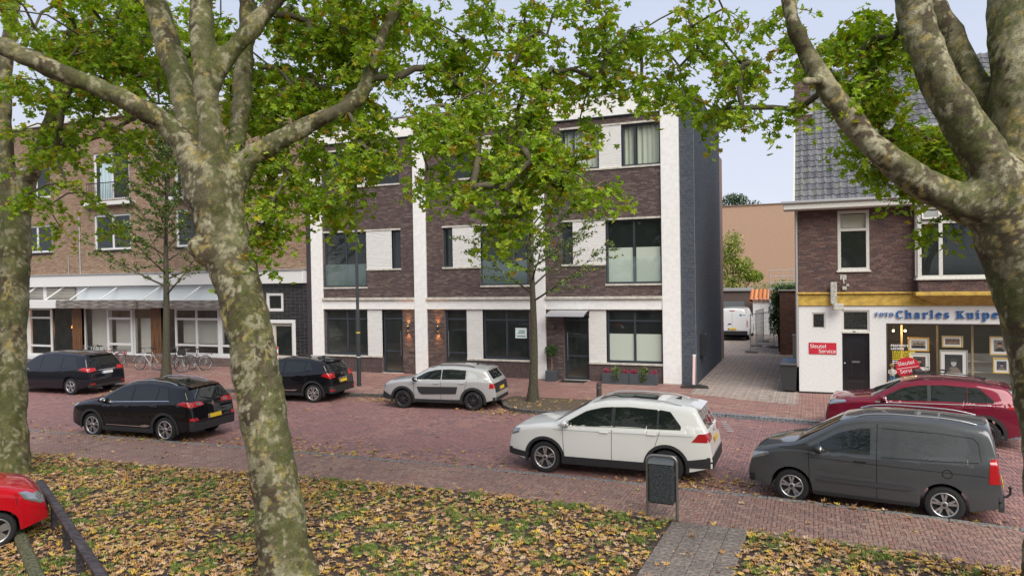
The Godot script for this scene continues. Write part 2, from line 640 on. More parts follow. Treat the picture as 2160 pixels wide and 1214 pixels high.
func kerb_line(called: String, parent: Node, line: PackedVector2Array, x0: float, x1: float, out: float, width: float, top: float, m: StandardMaterial3D, palette: Array) -> void:
	# kerb stones about a metre long, laid end to end
	var x := x0
	var g := RandomNumberGenerator.new()
	g.seed = 31
	while x < x1:
		var step := 0.95 if (x < -6.4 or x > -1.4 or out > 0.0) else 0.42
		var x2 := minf(x + step, x1)
		var a := Vector3(x, 0, along(line, x))
		var b := Vector3(x2, 0, along(line, x2))
		var d := (b - a).normalized()
		var nrm := Vector3(-d.z, 0, d.x) * out
		var len := (b - a).length()
		var mid := (a + b) * 0.5 + nrm * (width * 0.5)
		if in_view(mid):
			var mb := MB.new()
			var bs := Basis(d, Vector3.UP, d.cross(Vector3.UP))
			mb.cbox(Vector3.ZERO, Vector3(len - 0.006, 0.3, width), 0.018)
			var mm: StandardMaterial3D = m.duplicate()
			var p: Color = palette[g.randi() % palette.size()]
			mm.albedo_color = lin(p.r, p.g, p.b)
			var o := obj("kerb_stone", mb, mm, parent)
			o.transform = Transform3D(bs, mid + Vector3(0, top - 0.15 + g.randf_range(-0.003, 0.003), 0))
		x = x2

func leaf_mesh(curl: float, stem := true) -> ArrayMesh:
	# a lobed plane-tree leaf, about one unit across, lying in XZ with its stalk towards -z
	var mb := MB.new()
	var rim := [[-90, 0.12], [-60, 0.36], [-38, 0.30], [-12, 0.52], [12, 0.30], [42, 0.60], [62, 0.34], [90, 0.66], [118, 0.34], [138, 0.60], [168, 0.30], [192, 0.52], [218, 0.30], [240, 0.36]]
	var pts: Array[Vector3] = []
	for k in rim:
		var a := deg_to_rad(k[0])
		var r: float = k[1]
		var x := cos(a) * r
		var z := sin(a) * r
		pts.append(Vector3(x, curl * (r * r * 1.6 - 0.1 + 0.35 * absf(x)) + (0.08 * sin(k[0] * 0.07) if curl > 0.2 else 0.0), z))
	for k in pts.size():
		mb.tri(Vector3(0, 0, -0.05), pts[(k + 1) % pts.size()], pts[k])
	return mb.mesh()

func build_ground() -> void:
	# one sheet to the horizon
	var g := MB.new()
	g.quad(Vector3(-600, -0.26, -600), Vector3(600, -0.26, -600), Vector3(600, -0.26, 600), Vector3(-600, -0.26, 600))
	struct("ground", g, mottle(mat("earth", Color(0.11, 0.09, 0.065), 0.95), 0.02, 0.6, 0.05))
	# road
	var sand := mottle(mat("joint_sand", Color(0.085, 0.06, 0.055), 0.95), 0.03, 0.55, 0.4)
	var road := struct("road", band(far_kerb, near_kerb, ROAD - 0.006), sand)
	var clay := mottle(mat("clinker", Color(1, 1, 1), 0.62), 0.02, 0.62, 3.1, 0.25, 4)
	var road_tones := [Color(0.382, 0.198, 0.186), Color(0.332, 0.178, 0.171), Color(0.424, 0.219, 0.198), Color(0.353, 0.201, 0.195), Color(0.283, 0.160, 0.158), Color(0.467, 0.251, 0.215)]
	lay(road, ROAD, "herringbone", 0.21, 0.07, Rect2(-34, 4.6, 46, 10.4), func(x, z): return z > along(far_kerb, x) + 0.04 and z < along(near_kerb, x) - 0.04, road_tones, clay, 11)
	# footpath on the park side
	var foot := struct("footpath", band(near_kerb, lawn_edge, -0.006), sand)
	var foot_tones := [Color(0.388, 0.237, 0.192), Color(0.351, 0.211, 0.174), Color(0.424, 0.264, 0.213), Color(0.320, 0.201, 0.171), Color(0.406, 0.225, 0.181), Color(0.456, 0.292, 0.228)]
	var clay2: StandardMaterial3D = clay.duplicate()
	clay2.roughness = 0.75
	lay(foot, 0.0, "herringbone", 0.21, 0.07, Rect2(-22, 12.9, 34, 4.6), func(x, z): return z > along(near_kerb, x) + 0.13 and z < along(lawn_edge, x) + 0.02 * sin(x * 9.0), foot_tones, clay2, 12)
	# pavement in front of the houses
	var zero := PackedVector2Array([Vector2(-46, -0.35), Vector2(16, -0.35)])
	var walk := struct("pavement", band(zero, far_kerb, -0.006), sand)
	var walk_tones := [Color(0.396, 0.207, 0.179), Color(0.352, 0.180, 0.158), Color(0.440, 0.239, 0.200), Color(0.374, 0.223, 0.189), Color(0.308, 0.175, 0.158), Color(0.473, 0.286, 0.231)]
	lay(walk, 0.0, "across", 0.21, 0.105, Rect2(-34, 0.0, 46, 7), func(x, z): return z < along(far_kerb, x) - 0.14 and z > (0.02 if x < 0.6 or x > 4.1 else 1.9 + 0.35 * x) and not (z < 0.8 and x > 4.1) and not (x > -5.1 and x < -1.9 and z > 4.25), walk_tones, clay2, 13)
	# alley of grey concrete pavers
	var al := MB.new()
	al.quad(Vector3(0.56, -0.006, -34), Vector3(5.6, -0.006, -34), Vector3(5.6, -0.006, -0.35), Vector3(0.56, -0.006, -0.35))
	al.quad(Vector3(-14, -0.010, -40), Vector3(0.56, -0.010, -40), Vector3(0.56, -0.010, -9.6), Vector3(-14, -0.010, -9.6))
	var alley := struct("alley_path", al, mottle(mat("grey_sand", Color(0.16, 0.145, 0.13), 0.95), 0.03, 0.6, 0.4))
	var grey := mottle(mat("concrete_paver", Color(1, 1, 1), 0.8), 0.02, 0.65, 2.3, 0.2, 9)
	lay(alley, 0.0, "across", 0.21, 0.105, Rect2(-3, -26, 8, 30.2), func(x, z): return (x > 0.56 or z < -9.7) and x < 4.35 and (z < 1.9 + 0.35 * x and (z < 0.0 or (x > 0.6 and x < 4.1))), [Color(0.480, 0.392, 0.342), Color(0.423, 0.352, 0.309), Color(0.526, 0.433, 0.370), Color(0.389, 0.326, 0.290), Color(0.503, 0.392, 0.332)], grey, 14)
	# kerbs
	var stone := mottle(mat("kerb_concrete", Color(0.3, 0.29, 0.28), 0.85), 0.03, 0.6, 1.7, 0.3, 6)
	var ks := [Color(0.27, 0.265, 0.26), Color(0.31, 0.30, 0.29), Color(0.24, 0.235, 0.235), Color(0.29, 0.27, 0.25)]
	var k1 := Node3D.new()
	k1.name = "near_kerb"
	k1.set_meta("kind", "structure")
	add_child(k1)
	kerb_line("kerb_stone", k1, near_kerb, -20, 11, 1.0, 0.13, 0.012, stone, ks)
	var k2 := Node3D.new()
	k2.name = "far_kerb"
	k2.set_meta("kind", "structure")
	add_child(k2)
	kerb_line("kerb_stone", k2, far_kerb, -34, 1.2, -1.0, 0.14, 0.025, stone, [Color(0.14, 0.13, 0.125), Color(0.17, 0.155, 0.15), Color(0.2, 0.18, 0.17)])
	kerb_line("kerb_stone", k2, far_kerb, 1.2, 13, -1.0, 0.16, 0.012, stone, [Color(0.27, 0.28, 0.30), Color(0.31, 0.31, 0.33)])
	# white paint blocks on the road at the driveway
	var paint := mottle(mat("worn_road_paint", Color(0.62, 0.6, 0.58), 0.8), 0.05, 0.45, 4.0)
	var pm := MB.new()
	for q in [[2.2, 6.2], [2.27, 6.5], [2.34, 6.8], [2.42, 7.1], [2.5, 7.4], [1.0, 6.1], [1.5, 6.55], [1.0, 6.95]]:
		pm.box(Vector3(q[0], ROAD + 0.010, q[1]), Vector3(0.17 if q[0] > 2.1 else 0.3, 0.004, 0.12 if q[0] > 2.1 else 0.06))
	struct("road_marking", pm, paint)
	# tree bed in the pavement bulge
	var bed := MB.new()
	var soil := mottle(mat("dry_soil", Color(0.20, 0.15, 0.095), 1.0), 0.05, 0.5, 1.2, 1.2, 21)
	var x := -5.05
	while x < -1.95:
		var x2 := x + 0.1
		bed.quad(Vector3(x, 0.008, 4.25), Vector3(x2, 0.008, 4.25), Vector3(x2, 0.008, along(far_kerb, x2) - 0.13), Vector3(x, 0.008, along(far_kerb, x) - 0.13))
		x = x2
	struct("tree_bed_ground", bed, soil)
	# park lawn: bare soil under grass and leaves
	var park := MB.new()
	var hn := noise(0.5, 3, 3)
	var rows := []
	for i in 61:
		var row := PackedVector3Array()
		for j in 111:
			var px := -26.0 + 40.0 * j / 110.0
			var t := float(i) / 60.0
			var z0 := along(lawn_edge, px)
			var pz := lerpf(z0, 34.0, t * t * 0.6 + t * 0.4)
			row.append(Vector3(px, -0.004 + 0.03 * smoothstep(0.0, 0.6, pz - z0) * (0.6 + hn.get_noise_2d(px * 2.0, pz * 2.0)), pz))
		rows.append(row)
	park.grid(rows, false)
	struct("lawn_ground", park, mottle(mat("lawn_soil", Color(0.125, 0.088, 0.062), 1.0), 0.04, 0.45, 0.9, 1.6, 22))
	# slab path across the lawn
	var sp := MB.new()
	sp.quad(Vector3(2.36, 0.028, 15.5), Vector3(3.56, 0.028, 15.62), Vector3(3.3, 0.028, 24), Vector3(2.1, 0.028, 24))
	var path := struct("slab_path", sp, sand)
	var sl := []
	var tn := PackedInt32Array()
	for r in 26:
		for k in 4:
			var cz := 15.68 + r * 0.305
			sl.append(Transform3D(Basis(Vector3.UP, rng.randf_range(-0.01, 0.01)) * Basis(Vector3(1, 0, 0), rng.randf_range(-0.01, 0.01)) * Basis.from_scale(Vector3(0.295, 0.012, 0.295)), Vector3(2.52 + k * 0.302 - (cz - 15.6) * 0.03, 0.032, cz)))
			tn.append(rng.randi() % 3)
	pieces(path, "slab", "slabs", paver(), sl, tn, [Color(0.265, 0.218, 0.188), Color(0.235, 0.192, 0.166), Color(0.29, 0.24, 0.205)], grey.duplicate())

func in_path(x: float, z: float, m := 0.0) -> bool:
	var c := 2.95 - (z - 15.6) * 0.03
	return absf(x - c) < 0.6 + m and z > 15.5

func build_litter() -> void:
	var g := RandomNumberGenerator.new()
	g.seed = 77
	var dry := mat("fallen_leaf", Color(1, 1, 1), 0.75)
	dry.backlight_enabled = true
	dry.backlight = Color(0.25, 0.2, 0.1)
	var tones := [Color(0.475, 0.275, 0.096), Color(0.532, 0.342, 0.156), Color(0.408, 0.218, 0.084), Color(0.570, 0.380, 0.096), Color(0.342, 0.190, 0.096), Color(0.589, 0.418, 0.252), Color(0.608, 0.399, 0.060), Color(0.275, 0.166, 0.102), Color(0.503, 0.266, 0.084), Color(0.456, 0.275, 0.144), Color(0.570, 0.399, 0.252), Color(0.342, 0.351, 0.072)]
	var meshes := [leaf_mesh(0.35), leaf_mesh(0.9), leaf_mesh(0.15)]
	var grassy := noise(0.55, 8, 3)
	var dens := noise(0.3, 15, 3)
	var xs := [[], [], []]
	var cs := [PackedColorArray(), PackedColorArray(), PackedColorArray()]
	var drop := func(x: float, z: float, y: float, s: float) -> void:
		var p := Vector3(x, y, z)
		if not in_view(p, 1.12): return
		var k := g.randi() % 3
		var tilt := g.randf_range(-0.3, 0.3) if y > 0.02 else g.randf_range(-0.15, 0.15)
		var bs := Basis(Vector3.UP, g.randf() * TAU) * Basis(Vector3(1, 0, 0), tilt) * Basis(Vector3(0, 0, 1), tilt * 0.6)
		if g.randf() < 0.35: bs = bs * Basis(Vector3(1, 0, 0), PI)
		xs[k].append(Transform3D(bs.scaled_local(Vector3.ONE * s), p + Vector3(0, s * 0.12, 0)))
		var t: Color = tones[g.randi() % tones.size()] * g.randf_range(0.75, 1.12)
		cs[k].append(t)
	# thick on the lawn, thinner where grass shows
	for i in 74000:
		var x := g.randf_range(-17, 9.5)
		var z := g.randf_range(15.0, 24.5)
		var e := along(lawn_edge, x)
		if z < e + g.randf_range(-0.12, 0.1): continue
		var gr := grassy.get_noise_2d(x * 1.6, z * 1.6)
		var keep := 0.92 - 0.5 * smoothstep(0.0, 0.32, gr) - 0.3 * smoothstep(0.1, 0.5, dens.get_noise_2d(x * 2.0, z * 2.0))
		if x > -3.5 and x < 2.5: keep *= 0.8
		if in_path(x, z): keep *= 0.07
		if g.randf() > keep: continue
		drop.call(x, z, 0.012 + g.randf() * 0.03, g.randf_range(0.045, 0.118))
	# scattered over footpath, road and gutters
	for i in 2100:
		var x := g.randf_range(-22, 9)
		var kind := g.randf()
		var z := 0.0
		var y := 0.012
		if kind < 0.42:
			z = along(near_kerb, x) - absf(g.randfn(0.0, 0.55)) - 0.05
			y = ROAD + 0.012
			if x > -1.5 and g.randf() < 0.4: continue
		elif kind < 0.62:
			z = along(far_kerb, x) + absf(g.randfn(0.0, 0.5)) + 0.05
			y = ROAD + 0.012
			if x > 0.0 and g.randf() < 0.85: continue
		elif kind < 0.80:
			z = g.randf_range(along(near_kerb, x) + 0.1, along(lawn_edge, x))
			if x > -9.0 and g.randf() < 0.55: continue
		elif kind < 0.9:
			z = g.randf_range(along(far_kerb, x), along(near_kerb, x))
			y = ROAD + 0.012
			if g.randf() < 0.6: continue
		else:
			z = g.randf_range(0.6, along(far_kerb, x))
			if x > -12.0 and g.randf() < 0.8: continue
		if dens.get_noise_2d(x * 5.0, z * 5.0) < g.randf_range(-0.35, 0.15): continue
		drop.call(x, z, y, g.randf_range(0.05, 0.12))
	# heaps where cars stand over the gutter and in the bed
	for h in [[-12.5, 13.1, 2.2, 0.45, 240], [-7.0, 12.6, 3.0, 0.45, 200], [2.9, 12.6, 1.2, 0.5, 130], [5.4, 13.45, 1.6, 0.14, 120], [-9.2, 5.95, 1.6, 0.2, 150], [-4.4, 6.75, 1.4, 0.25, 130], [-18.5, 7.9, 3.5, 0.5, 230], [-14.0, 7.6, 2.0, 0.5, 90], [-3.4, 5.4, 1.3, 0.6, 60], [2.0, 12.9, 1.0, 0.3, 60]]:
		for i in h[4]:
			var x: float = h[0] + g.randfn(0.0, h[2] * 0.5)
			var z: float = h[1] + g.randfn(0.0, h[3])
			var rd: bool = z > along(far_kerb, x) and z < along(near_kerb, x)
			drop.call(x, z, (ROAD if rd else 0.0) + 0.012, g.randf_range(0.05, 0.12))
	var all := Node3D.new()
	all.name = "fallen_leaves"
	add_child(all)
	tag(all, "yellow and brown fallen plane leaves strewn over lawn, footpath and gutters", "leaves", "", "stuff")
	for k in 3:
		scatter(all, "leaf_litter", meshes[k], xs[k], cs[k], dry)
	# grass
	var bl := MB.new()
	for i in 9:
		var a := i * 2.4
		var lean := Vector3(cos(a), 0, sin(a))
		var side := Vector3(-lean.z, 0, lean.x) * 0.07
		var b0 := lean * 0.12
		var top := lean * (0.45 + 0.3 * (i % 3)) + Vector3(0, 1.0 - 0.18 * (i % 3), 0)
		var mid := lean * 0.3 + Vector3(0, 0.55, 0)
		bl.quad(b0 - side, mid - side * 0.8, mid + side * 0.8, b0 + side)
		bl.tri(mid - side * 0.8, top, mid + side * 0.8)
	var tuft := bl.mesh()
	var gx := []
	var gc := PackedColorArray()
	var fine := noise(2.2, 61, 2)
	for i in 40000:
		var x := g.randf_range(-14, 9.0)
		var z := g.randf_range(15.0, 23.5)
		if z < along(lawn_edge, x) - 0.02 or in_path(x, z, 0.05): continue
		var gr := grassy.get_noise_2d(x * 1.6, z * 1.6) + 0.35 * fine.get_noise_2d(x, z)
		if gr < g.randf_range(0.06, 0.36): continue
		var p := Vector3(x, 0.0, z)
		if not in_view(p, 1.12): continue
		var s := g.randf_range(0.05, 0.10)
		gx.append(Transform3D(Basis(Vector3.UP, g.randf() * TAU).scaled_local(Vector3(s, s * g.randf_range(0.7, 1.2), s)), p))
		gc.append(Color(0.13, 0.215, 0.03).lerp(Color(0.24, 0.29, 0.06), g.randf()) * g.randf_range(0.7, 1.15))
	var blade := mat("grass_blade", Color(1, 1, 1), 0.6)
	blade.backlight_enabled = true
	blade.backlight = Color(0.2, 0.3, 0.08)
	var gr2 := scatter(self, "lawn_grass", tuft, gx, gc, blade)
	tag(gr2, "tufts of green grass showing between fallen leaves on the lawn", "grass", "", "stuff")

# ---------------------------------------------------------------- the three new townhouses and the dark end wall
func house_mats() -> void:
	mottle(mat("white_render", Color(0.80, 0.79, 0.77), 0.85), 0.03, 0.95, 0.5, 0.08, 41)
	mottle(mat("cream_stone", Color(0.6, 0.57, 0.50), 0.8), 0.02, 0.8, 0.8, 0.1, 42)
	mat("anthracite", Color(0.030, 0.037, 0.048), 0.42)
	mottle(mat("mortar_brown", Color(0.175, 0.14, 0.135), 0.95), 0.03, 0.7, 1.0)
	mottle(mat("mortar_white", Color(0.72, 0.71, 0.68), 0.9), 0.03, 0.85, 1.0)
	mottle(mat("brick_face", Color(1, 1, 1), 0.85), 0.03, 0.7, 2.2, 0.2, 43)
	pane_mat("window_glass", Color(0.25, 0.34, 0.33), 0.05)
	pane_mat("tinted_glass", Color(0.36, 0.55, 0.52), 0.16)
	mottle(mat("inner_wall", Color(0.24, 0.23, 0.21), 0.9), 0.01, 0.8, 0.3)
	mat("inner_floor", Color(0.2, 0.15, 0.1), 0.6)
	mat("steel", Color(0.55, 0.55, 0.56), 0.3, 1.0)
	mat("black_metal", Color(0.02, 0.02, 0.022), 0.45)
	mottle(mat("white_brick", Color(1, 1, 1), 0.8), 0.05, 0.93, 2.0, 0.15, 44)
	mat("film", Color(0.50, 0.55, 0.47), 0.9)

var brown := [Color(0.144, 0.097, 0.089), Color(0.123, 0.083, 0.078), Color(0.168, 0.116, 0.103), Color(0.192, 0.135, 0.118), Color(0.108, 0.075, 0.073), Color(0.226, 0.168, 0.147)]
var chalk := [Color(0.76, 0.75, 0.72), Color(0.73, 0.72, 0.69), Color(0.78, 0.77, 0.75)]

func rooms(parent: Node3D, f: Face, a0: float, a1: float, floors: Array, deep: float) -> void:
	var mb := MB.new()
	var fl := MB.new()
	for i in floors.size() - 1:
		var y0: float = floors[i] + 0.06
		var y1: float = floors[i + 1] - 0.12
		mb.quad(f.at(a0, y0, -deep), f.at(a0, y1, -deep), f.at(a1, y1, -deep), f.at(a1, y0, -deep))
		mb.quad(f.at(a0, y0, -0.25), f.at(a0, y1, -0.25), f.at(a0, y1, -deep), f.at(a0, y0, -deep))
		mb.quad(f.at(a1, y0, -deep), f.at(a1, y1, -deep), f.at(a1, y1, -0.25), f.at(a1, y0, -0.25))
		mb.quad(f.at(a0, y1, -deep), f.at(a0, y1, -0.25), f.at(a1, y1, -0.25), f.at(a1, y1, -deep))
		fl.quad(f.at(a0, y0, -0.25), f.at(a0, y0, -deep), f.at(a1, y0, -deep), f.at(a1, y0, -0.25))
	obj("inner_wall", mb, mats["inner_wall"], parent)
	obj("inner_floor", fl, mats["inner_floor"], parent)

func drape(parent: Node3D, f: Face, a0: float, a1: float, y0: float, y1: float, d: float, m: Material, wave := 0.09) -> void:
	var rows := []
	for j in 2:
		var row := PackedVector3Array()
		var k := 0.0
		while k <= 1.0001:
			var a := lerpf(a0, a1, k)
			row.append(f.at(a, y0 if j == 0 else y1, d + sin(a / wave * TAU) * 0.03 + sin(a * 23.0) * 0.012))
			k += 0.012 / maxf(0.2, a1 - a0) * 1.2
		rows.append(row)
	var mb := MB.new()
	mb.grid(rows)
	obj("curtain", mb, m, parent)

func door_leaf(parent: Node3D, f: Face, r: Rect2, hinge_left: bool) -> void:
	var d := window(parent, f, r, 0.17, 0.085, mats["anthracite"], mats["window_glass"], [], [r.position.y + 0.92, r.end.y - 0.40], "door")
	var hb := MB.new()
	var hx := (r.position.x + 0.13 if not hinge_left else r.end.x - 0.13) - r.get_center().x
	hb.rod(Vector3(hx, 0.75, 0.115), Vector3(hx, 1.85, 0.115), 0.016, 8)
	hb.rod(Vector3(hx, 0.85, 0.06), Vector3(hx, 0.85, 0.115), 0.01, 6)
	hb.rod(Vector3(hx, 1.75, 0.06), Vector3(hx, 1.75, 0.115), 0.01, 6)
	obj("handle", hb, mats["steel"], d)

func townhouse(label: String, x0: float, x1: float, spec: Dictionary, seed_: int) -> Node3D:
	var xc := (x0 + x1) * 0.5
	var h := thing("townhouse", label, "house", Vector3(xc, 0, 0), 0.0, "row of new townhouses")
	var f := Face.new(Vector3(-xc, 0, 0), Vector3(1, 0, 0), Vector3(0, 0, 1))
	var white: Material = mats["white_render"]
	var b0: float = spec.brick[0]
	var b1: float = spec.brick[1]
	# openings in the brick skin
	var holes := []
	for k in ["win2", "win1", "small1", "win0", "door"]:
		for r in spec[k]: holes.append(r)
	for r in spec.panels: holes.append(r)
	var skin := Rect2(b0, 0.0, b1 - b0, 10.2)
	var sh := sheet(f, skin, holes, 0.2)
	obj("wall", sh, mats["mortar_brown"], h)
	# band of render above ground floor counts as an opening for the bricks
	var cut := holes.duplicate()
	cut.append(Rect2(b0, 2.8, b1 - b0, 0.52))
	for r: Rect2 in spec.win0:
		cut.append(Rect2(minf(r.position.x, spec.sill0[0]), 0.0, maxf(r.end.x, spec.sill0[1]) - minf(r.position.x, spec.sill0[0]), 0.76))
	bricks(h, f, skin, cut, brown, mats["brick_face"], Vector2(0.215, 0.0625), 0.011, 0.009, 300, false, seed_)
	# standing bricks of the plinth
	bricks(h, f, Rect2(spec.sill0[0], 0.0, spec.sill0[1] - spec.sill0[0], 0.67), [], [brown[0], brown[1], brown[4]], mats["brick_face"], Vector2(0.0625, 0.223), 0.01, 0.009, 40, true, seed_ + 1)
	for r: Rect2 in spec.panels:
		var ps := MB.new()
		slab(ps, f, r.position.x, r.end.x, r.position.y, r.end.y, -0.2, -0.004)
		obj("white_panel", ps, mats["mortar_white"], h)
		bricks(h, f, r, [], chalk, mats["white_brick"], Vector2(0.215, 0.0625), 0.008, 0.004, 24, false, seed_ + 2)
	# windows
	var glass: Material = mats["window_glass"]
	var fm: Material = mats["anthracite"]
	for r: Rect2 in spec.win2:
		window(h, f, r, 0.16, 0.075, fm, glass, [r.position.x + r.size.x * 0.33] if r.size.x > 1.0 else [], [])
	for r: Rect2 in spec.win1:
		var w := window(h, f, r, 0.16, 0.08, fm, glass, [r.position.x + r.size.x * 0.5], [])
		var bal := MB.new()
		bal.quad(Vector3(-r.size.x * 0.5 + 0.03, 0.06, 0.12), Vector3(-r.size.x * 0.5 + 0.03, 1.02, 0.12), Vector3(r.size.x * 0.5 - 0.03, 1.02, 0.12), Vector3(r.size.x * 0.5 - 0.03, 0.06, 0.12))
		obj("glass_balustrade", bal, mats["tinted_glass"], w)
		for s in [-1.0, 1.0]:
			var br := MB.new()
			br.box(Vector3(s * (r.size.x * 0.5 - 0.022), 0.52, 0.125), Vector3(0.035, 1.04, 0.05))
			obj("balustrade_clamp", br, fm, w)
	for r: Rect2 in spec.small1:
		window(h, f, r, 0.16, 0.07, fm, glass)
	for r: Rect2 in spec.win0:
		window(h, f, r, 0.16, 0.085, fm, glass, [r.get_center().x], [r.end.y - 0.42])
	for r: Rect2 in spec.door:
		door_leaf(h, f, r, spec.hinge_left)
		part_slab("doorstep", h, f, r.position.x - 0.03, r.end.x + 0.03, -0.02, 0.03, -0.2, 0.05, mats["cream_stone"], 0.008)
	# stone sills and lintels
	for s in spec.bands:
		part_slab("sill" if s[3] else "lintel", h, f, s[0], s[1], s[2], s[2] + 0.075, -0.05, 0.055 if s[3] else 0.03, mats["cream_stone"], 0.008)
	part_slab("sill", h, f, spec.sill0[0], spec.sill0[1], 0.67, 0.75, -0.05, 0.055, mats["cream_stone"], 0.008)
	# white bands
	part_slab("beam", h, f, b0, b1, 2.82, 3.2, -0.02, 0.06, white, 0.006)
	part_slab("cornice", h, f, b0, b1, 3.2, 3.31, -0.02, 0.15, mats["cream_stone"], 0.012)
	part_slab("drip_edge", h, f, b0, b1, 2.795, 2.82, -0.02, 0.075, mats["cream_stone"], 0.005)
	part_slab("parapet", h, f, b0, b1, 10.24, 11.06, -0.3, 0.075, white, 0.008)
	part_slab("parapet_trim", h, f, b0, b1, 10.2, 10.24, -0.02, 0.09, fm, 0.004)
	part_slab("coping", h, f, x0, x1, 11.065, 11.10, -0.34, 0.125, mats["steel"], 0.006)
	for p in spec.pillars:
		part_slab("pillar", h, f, p[0], p[1], 0.0, 11.06, -0.3, 0.10, white, 0.01)
		part_slab("pillar_foot", h, f, p[0] - 0.004, p[1] + 0.004, 0.0, 0.05, -0.1, 0.108, mats["cream_stone"], 0.006)
	var rb := MB.new()
	slab(rb, f, x0, x1, 10.55, 10.65, -10.4, -0.3)
	slab(rb, f, x0, x1, 0.0, 11.0, -10.5, -10.4)
	obj("roof", rb, mats["mortar_brown"], h)
	rooms(h, f, x0 + 0.12, x1 - 0.12, [0.0, 3.3, 6.75, 10.5], 4.2)
	return h

func build_houses() -> void:
	house_mats()
	var h1 := townhouse("brown brick townhouse adjoining the tan apartment block, lamp post before its facade", -16.64, -10.69, {
		"brick": [-16.04, -11.27], "pillars": [[-16.64, -16.04], [-11.27, -10.69]],
		"win2": [Rect2(-15.98, 8.27, 1.53, 1.6), Rect2(-13.56, 8.27, 1.58, 1.6)], "win1": [Rect2(-15.98, 3.79, 2.27, 2.45)], "small1": [Rect2(-12.4, 4.58, 0.44, 1.66)],
		"win0": [Rect2(-15.97, 0.75, 2.25, 2.03)], "door": [Rect2(-12.96, 0.03, 1.03, 2.75)], "hinge_left": true,
		"panels": [Rect2(-14.45, 8.27, 0.89, 1.6), Rect2(-13.71, 4.58, 1.31, 1.66), Rect2(-13.72, 0.75, 0.76, 2.05)], "sill0": [-16.04, -12.98],
		"bands": [[-16.0, -11.95, 9.87, false], [-16.0, -11.95, 8.195, true], [-16.0, -11.94, 6.24, false], [-16.02, -13.68, 3.715, true], [-13.71, -11.94, 4.505, true]]}, 101)
	townhouse("brown brick townhouse between its two neighbours, street tree by its large windows", -10.69, -5.31, {
		"brick": [-10.69, -5.77], "pillars": [[-5.77, -5.31]],
		"win2": [Rect2(-9.9, 8.27, 1.55, 1.6), Rect2(-7.5, 8.27, 1.46, 1.6)], "win1": [Rect2(-8.14, 3.79, 2.1, 2.45)], "small1": [Rect2(-9.9, 4.58, 0.46, 1.66)],
		"win0": [Rect2(-8.1, 0.75, 2.06, 2.03)], "door": [Rect2(-9.86, 0.03, 1.02, 2.75)], "hinge_left": false,
		"panels": [Rect2(-8.35, 8.27, 0.85, 1.6), Rect2(-9.44, 4.58, 1.3, 1.66), Rect2(-8.84, 0.75, 0.74, 2.05)], "sill0": [-8.84, -5.77],
		"bands": [[-9.93, -6.0, 9.87, false], [-9.93, -6.0, 8.195, true], [-9.93, -6.0, 6.24, false], [-8.17, -5.98, 3.715, true], [-9.93, -8.14, 4.505, true]]}, 102)
	var h3 := townhouse("brown brick townhouse with grey door canopy and heather planters beside the alley", -5.31, 0.0, {
		"brick": [-5.31, -0.65], "pillars": [[-0.65, 0.0]],
		"win2": [Rect2(-4.6, 8.27, 1.56, 1.6), Rect2(-2.15, 8.27, 1.5, 1.6)], "win1": [Rect2(-2.82, 3.79, 2.17, 2.45)], "small1": [Rect2(-4.61, 4.58, 0.46, 1.66)],
		"win0": [Rect2(-2.84, 0.75, 2.19, 2.03)], "door": [Rect2(-4.57, 0.03, 1.02, 2.75)], "hinge_left": false,
		"panels": [Rect2(-3.04, 8.27, 0.89, 1.6), Rect2(-4.15, 4.58, 1.33, 1.66), Rect2(-3.55, 0.75, 0.71, 2.05)], "sill0": [-3.55, -0.65],
		"bands": [[-4.63, -0.65, 9.87, false], [-4.63, -0.65, 8.195, true], [-4.63, -0.65, 6.24, false], [-2.85, -0.65, 3.715, true], [-4.63, -2.82, 4.505, true]]}, 103)
	# curtains and privacy film of the end house
	var f := Face.new(Vector3(2.655, 0, 0), Vector3(1, 0, 0), Vector3(0, 0, 1))
	var net := mat("curtain_cloth", Color(0.46, 0.50, 0.40), 0.9)
	net.backlight_enabled = true
	net.backlight = Color(0.3, 0.3, 0.25)
	drape(h3, f, -2.1, -1.66, 8.3, 9.85, -0.28, net, 0.16)
	drape(h3, f, -1.58, -0.72, 8.3, 9.85, -0.28, net, 0.2)
	drape(h3, f, -4.5, -3.1, 8.3, 9.85, -0.3, net, 0.2)
	for q in [[-2.74, -1.74, 3.86, 5.18], [-1.66, -0.73, 3.86, 5.18], [-2.75, -1.79, 0.83, 1.86], [-1.7, -0.74, 0.83, 1.86]]:
		var mb := MB.new()
		mb.quad(f.at(q[0], q[2], -0.146), f.at(q[0], q[3], -0.146), f.at(q[1], q[3], -0.146), f.at(q[1], q[2], -0.146))
		obj("privacy_film", mb, mats["film"], h3)
	lettering("house_number", "2", f, -5.0, 1.95, 0.012, 0.26, mats["black_metal"], h3, true)
	# letter slots
	for q in [[-11.85, h1], [-10.5, null]]:
		if q[1]: part_slab("letter_slot", q[1], Face.new(Vector3(13.665, 0, 0), Vector3(1, 0, 0), Vector3(0, 0, 1)), -11.62, -11.3, 0.9, 0.96, -0.01, 0.014, mats["black_metal"], 0.004)
	# curved door canopy
	var can := thing("door_canopy", "curved grey translucent canopy over the end townhouse door", "canopy", Vector3(-4.28, 2.5, 0.0))
	var rows := []
	for i in 9:
		var t := i / 8.0
		var row := PackedVector3Array()
		for k in 2:
			row.append(Vector3(-0.78 + 1.56 * k, 0.28 - 0.19 * t * t - 0.02 * t, 0.02 + 0.85 * t))
		rows.append(row)
	var cb := MB.new()
	cb.grid(rows, true)
	for row in rows:
		for k in 2: row[k] += Vector3(0, -0.012, 0)
	cb.grid(rows, false)
	var smoke := mat("canopy_sheet", Color(0.33, 0.32, 0.34), 0.25)
	obj("sheet", cb, smoke, can)
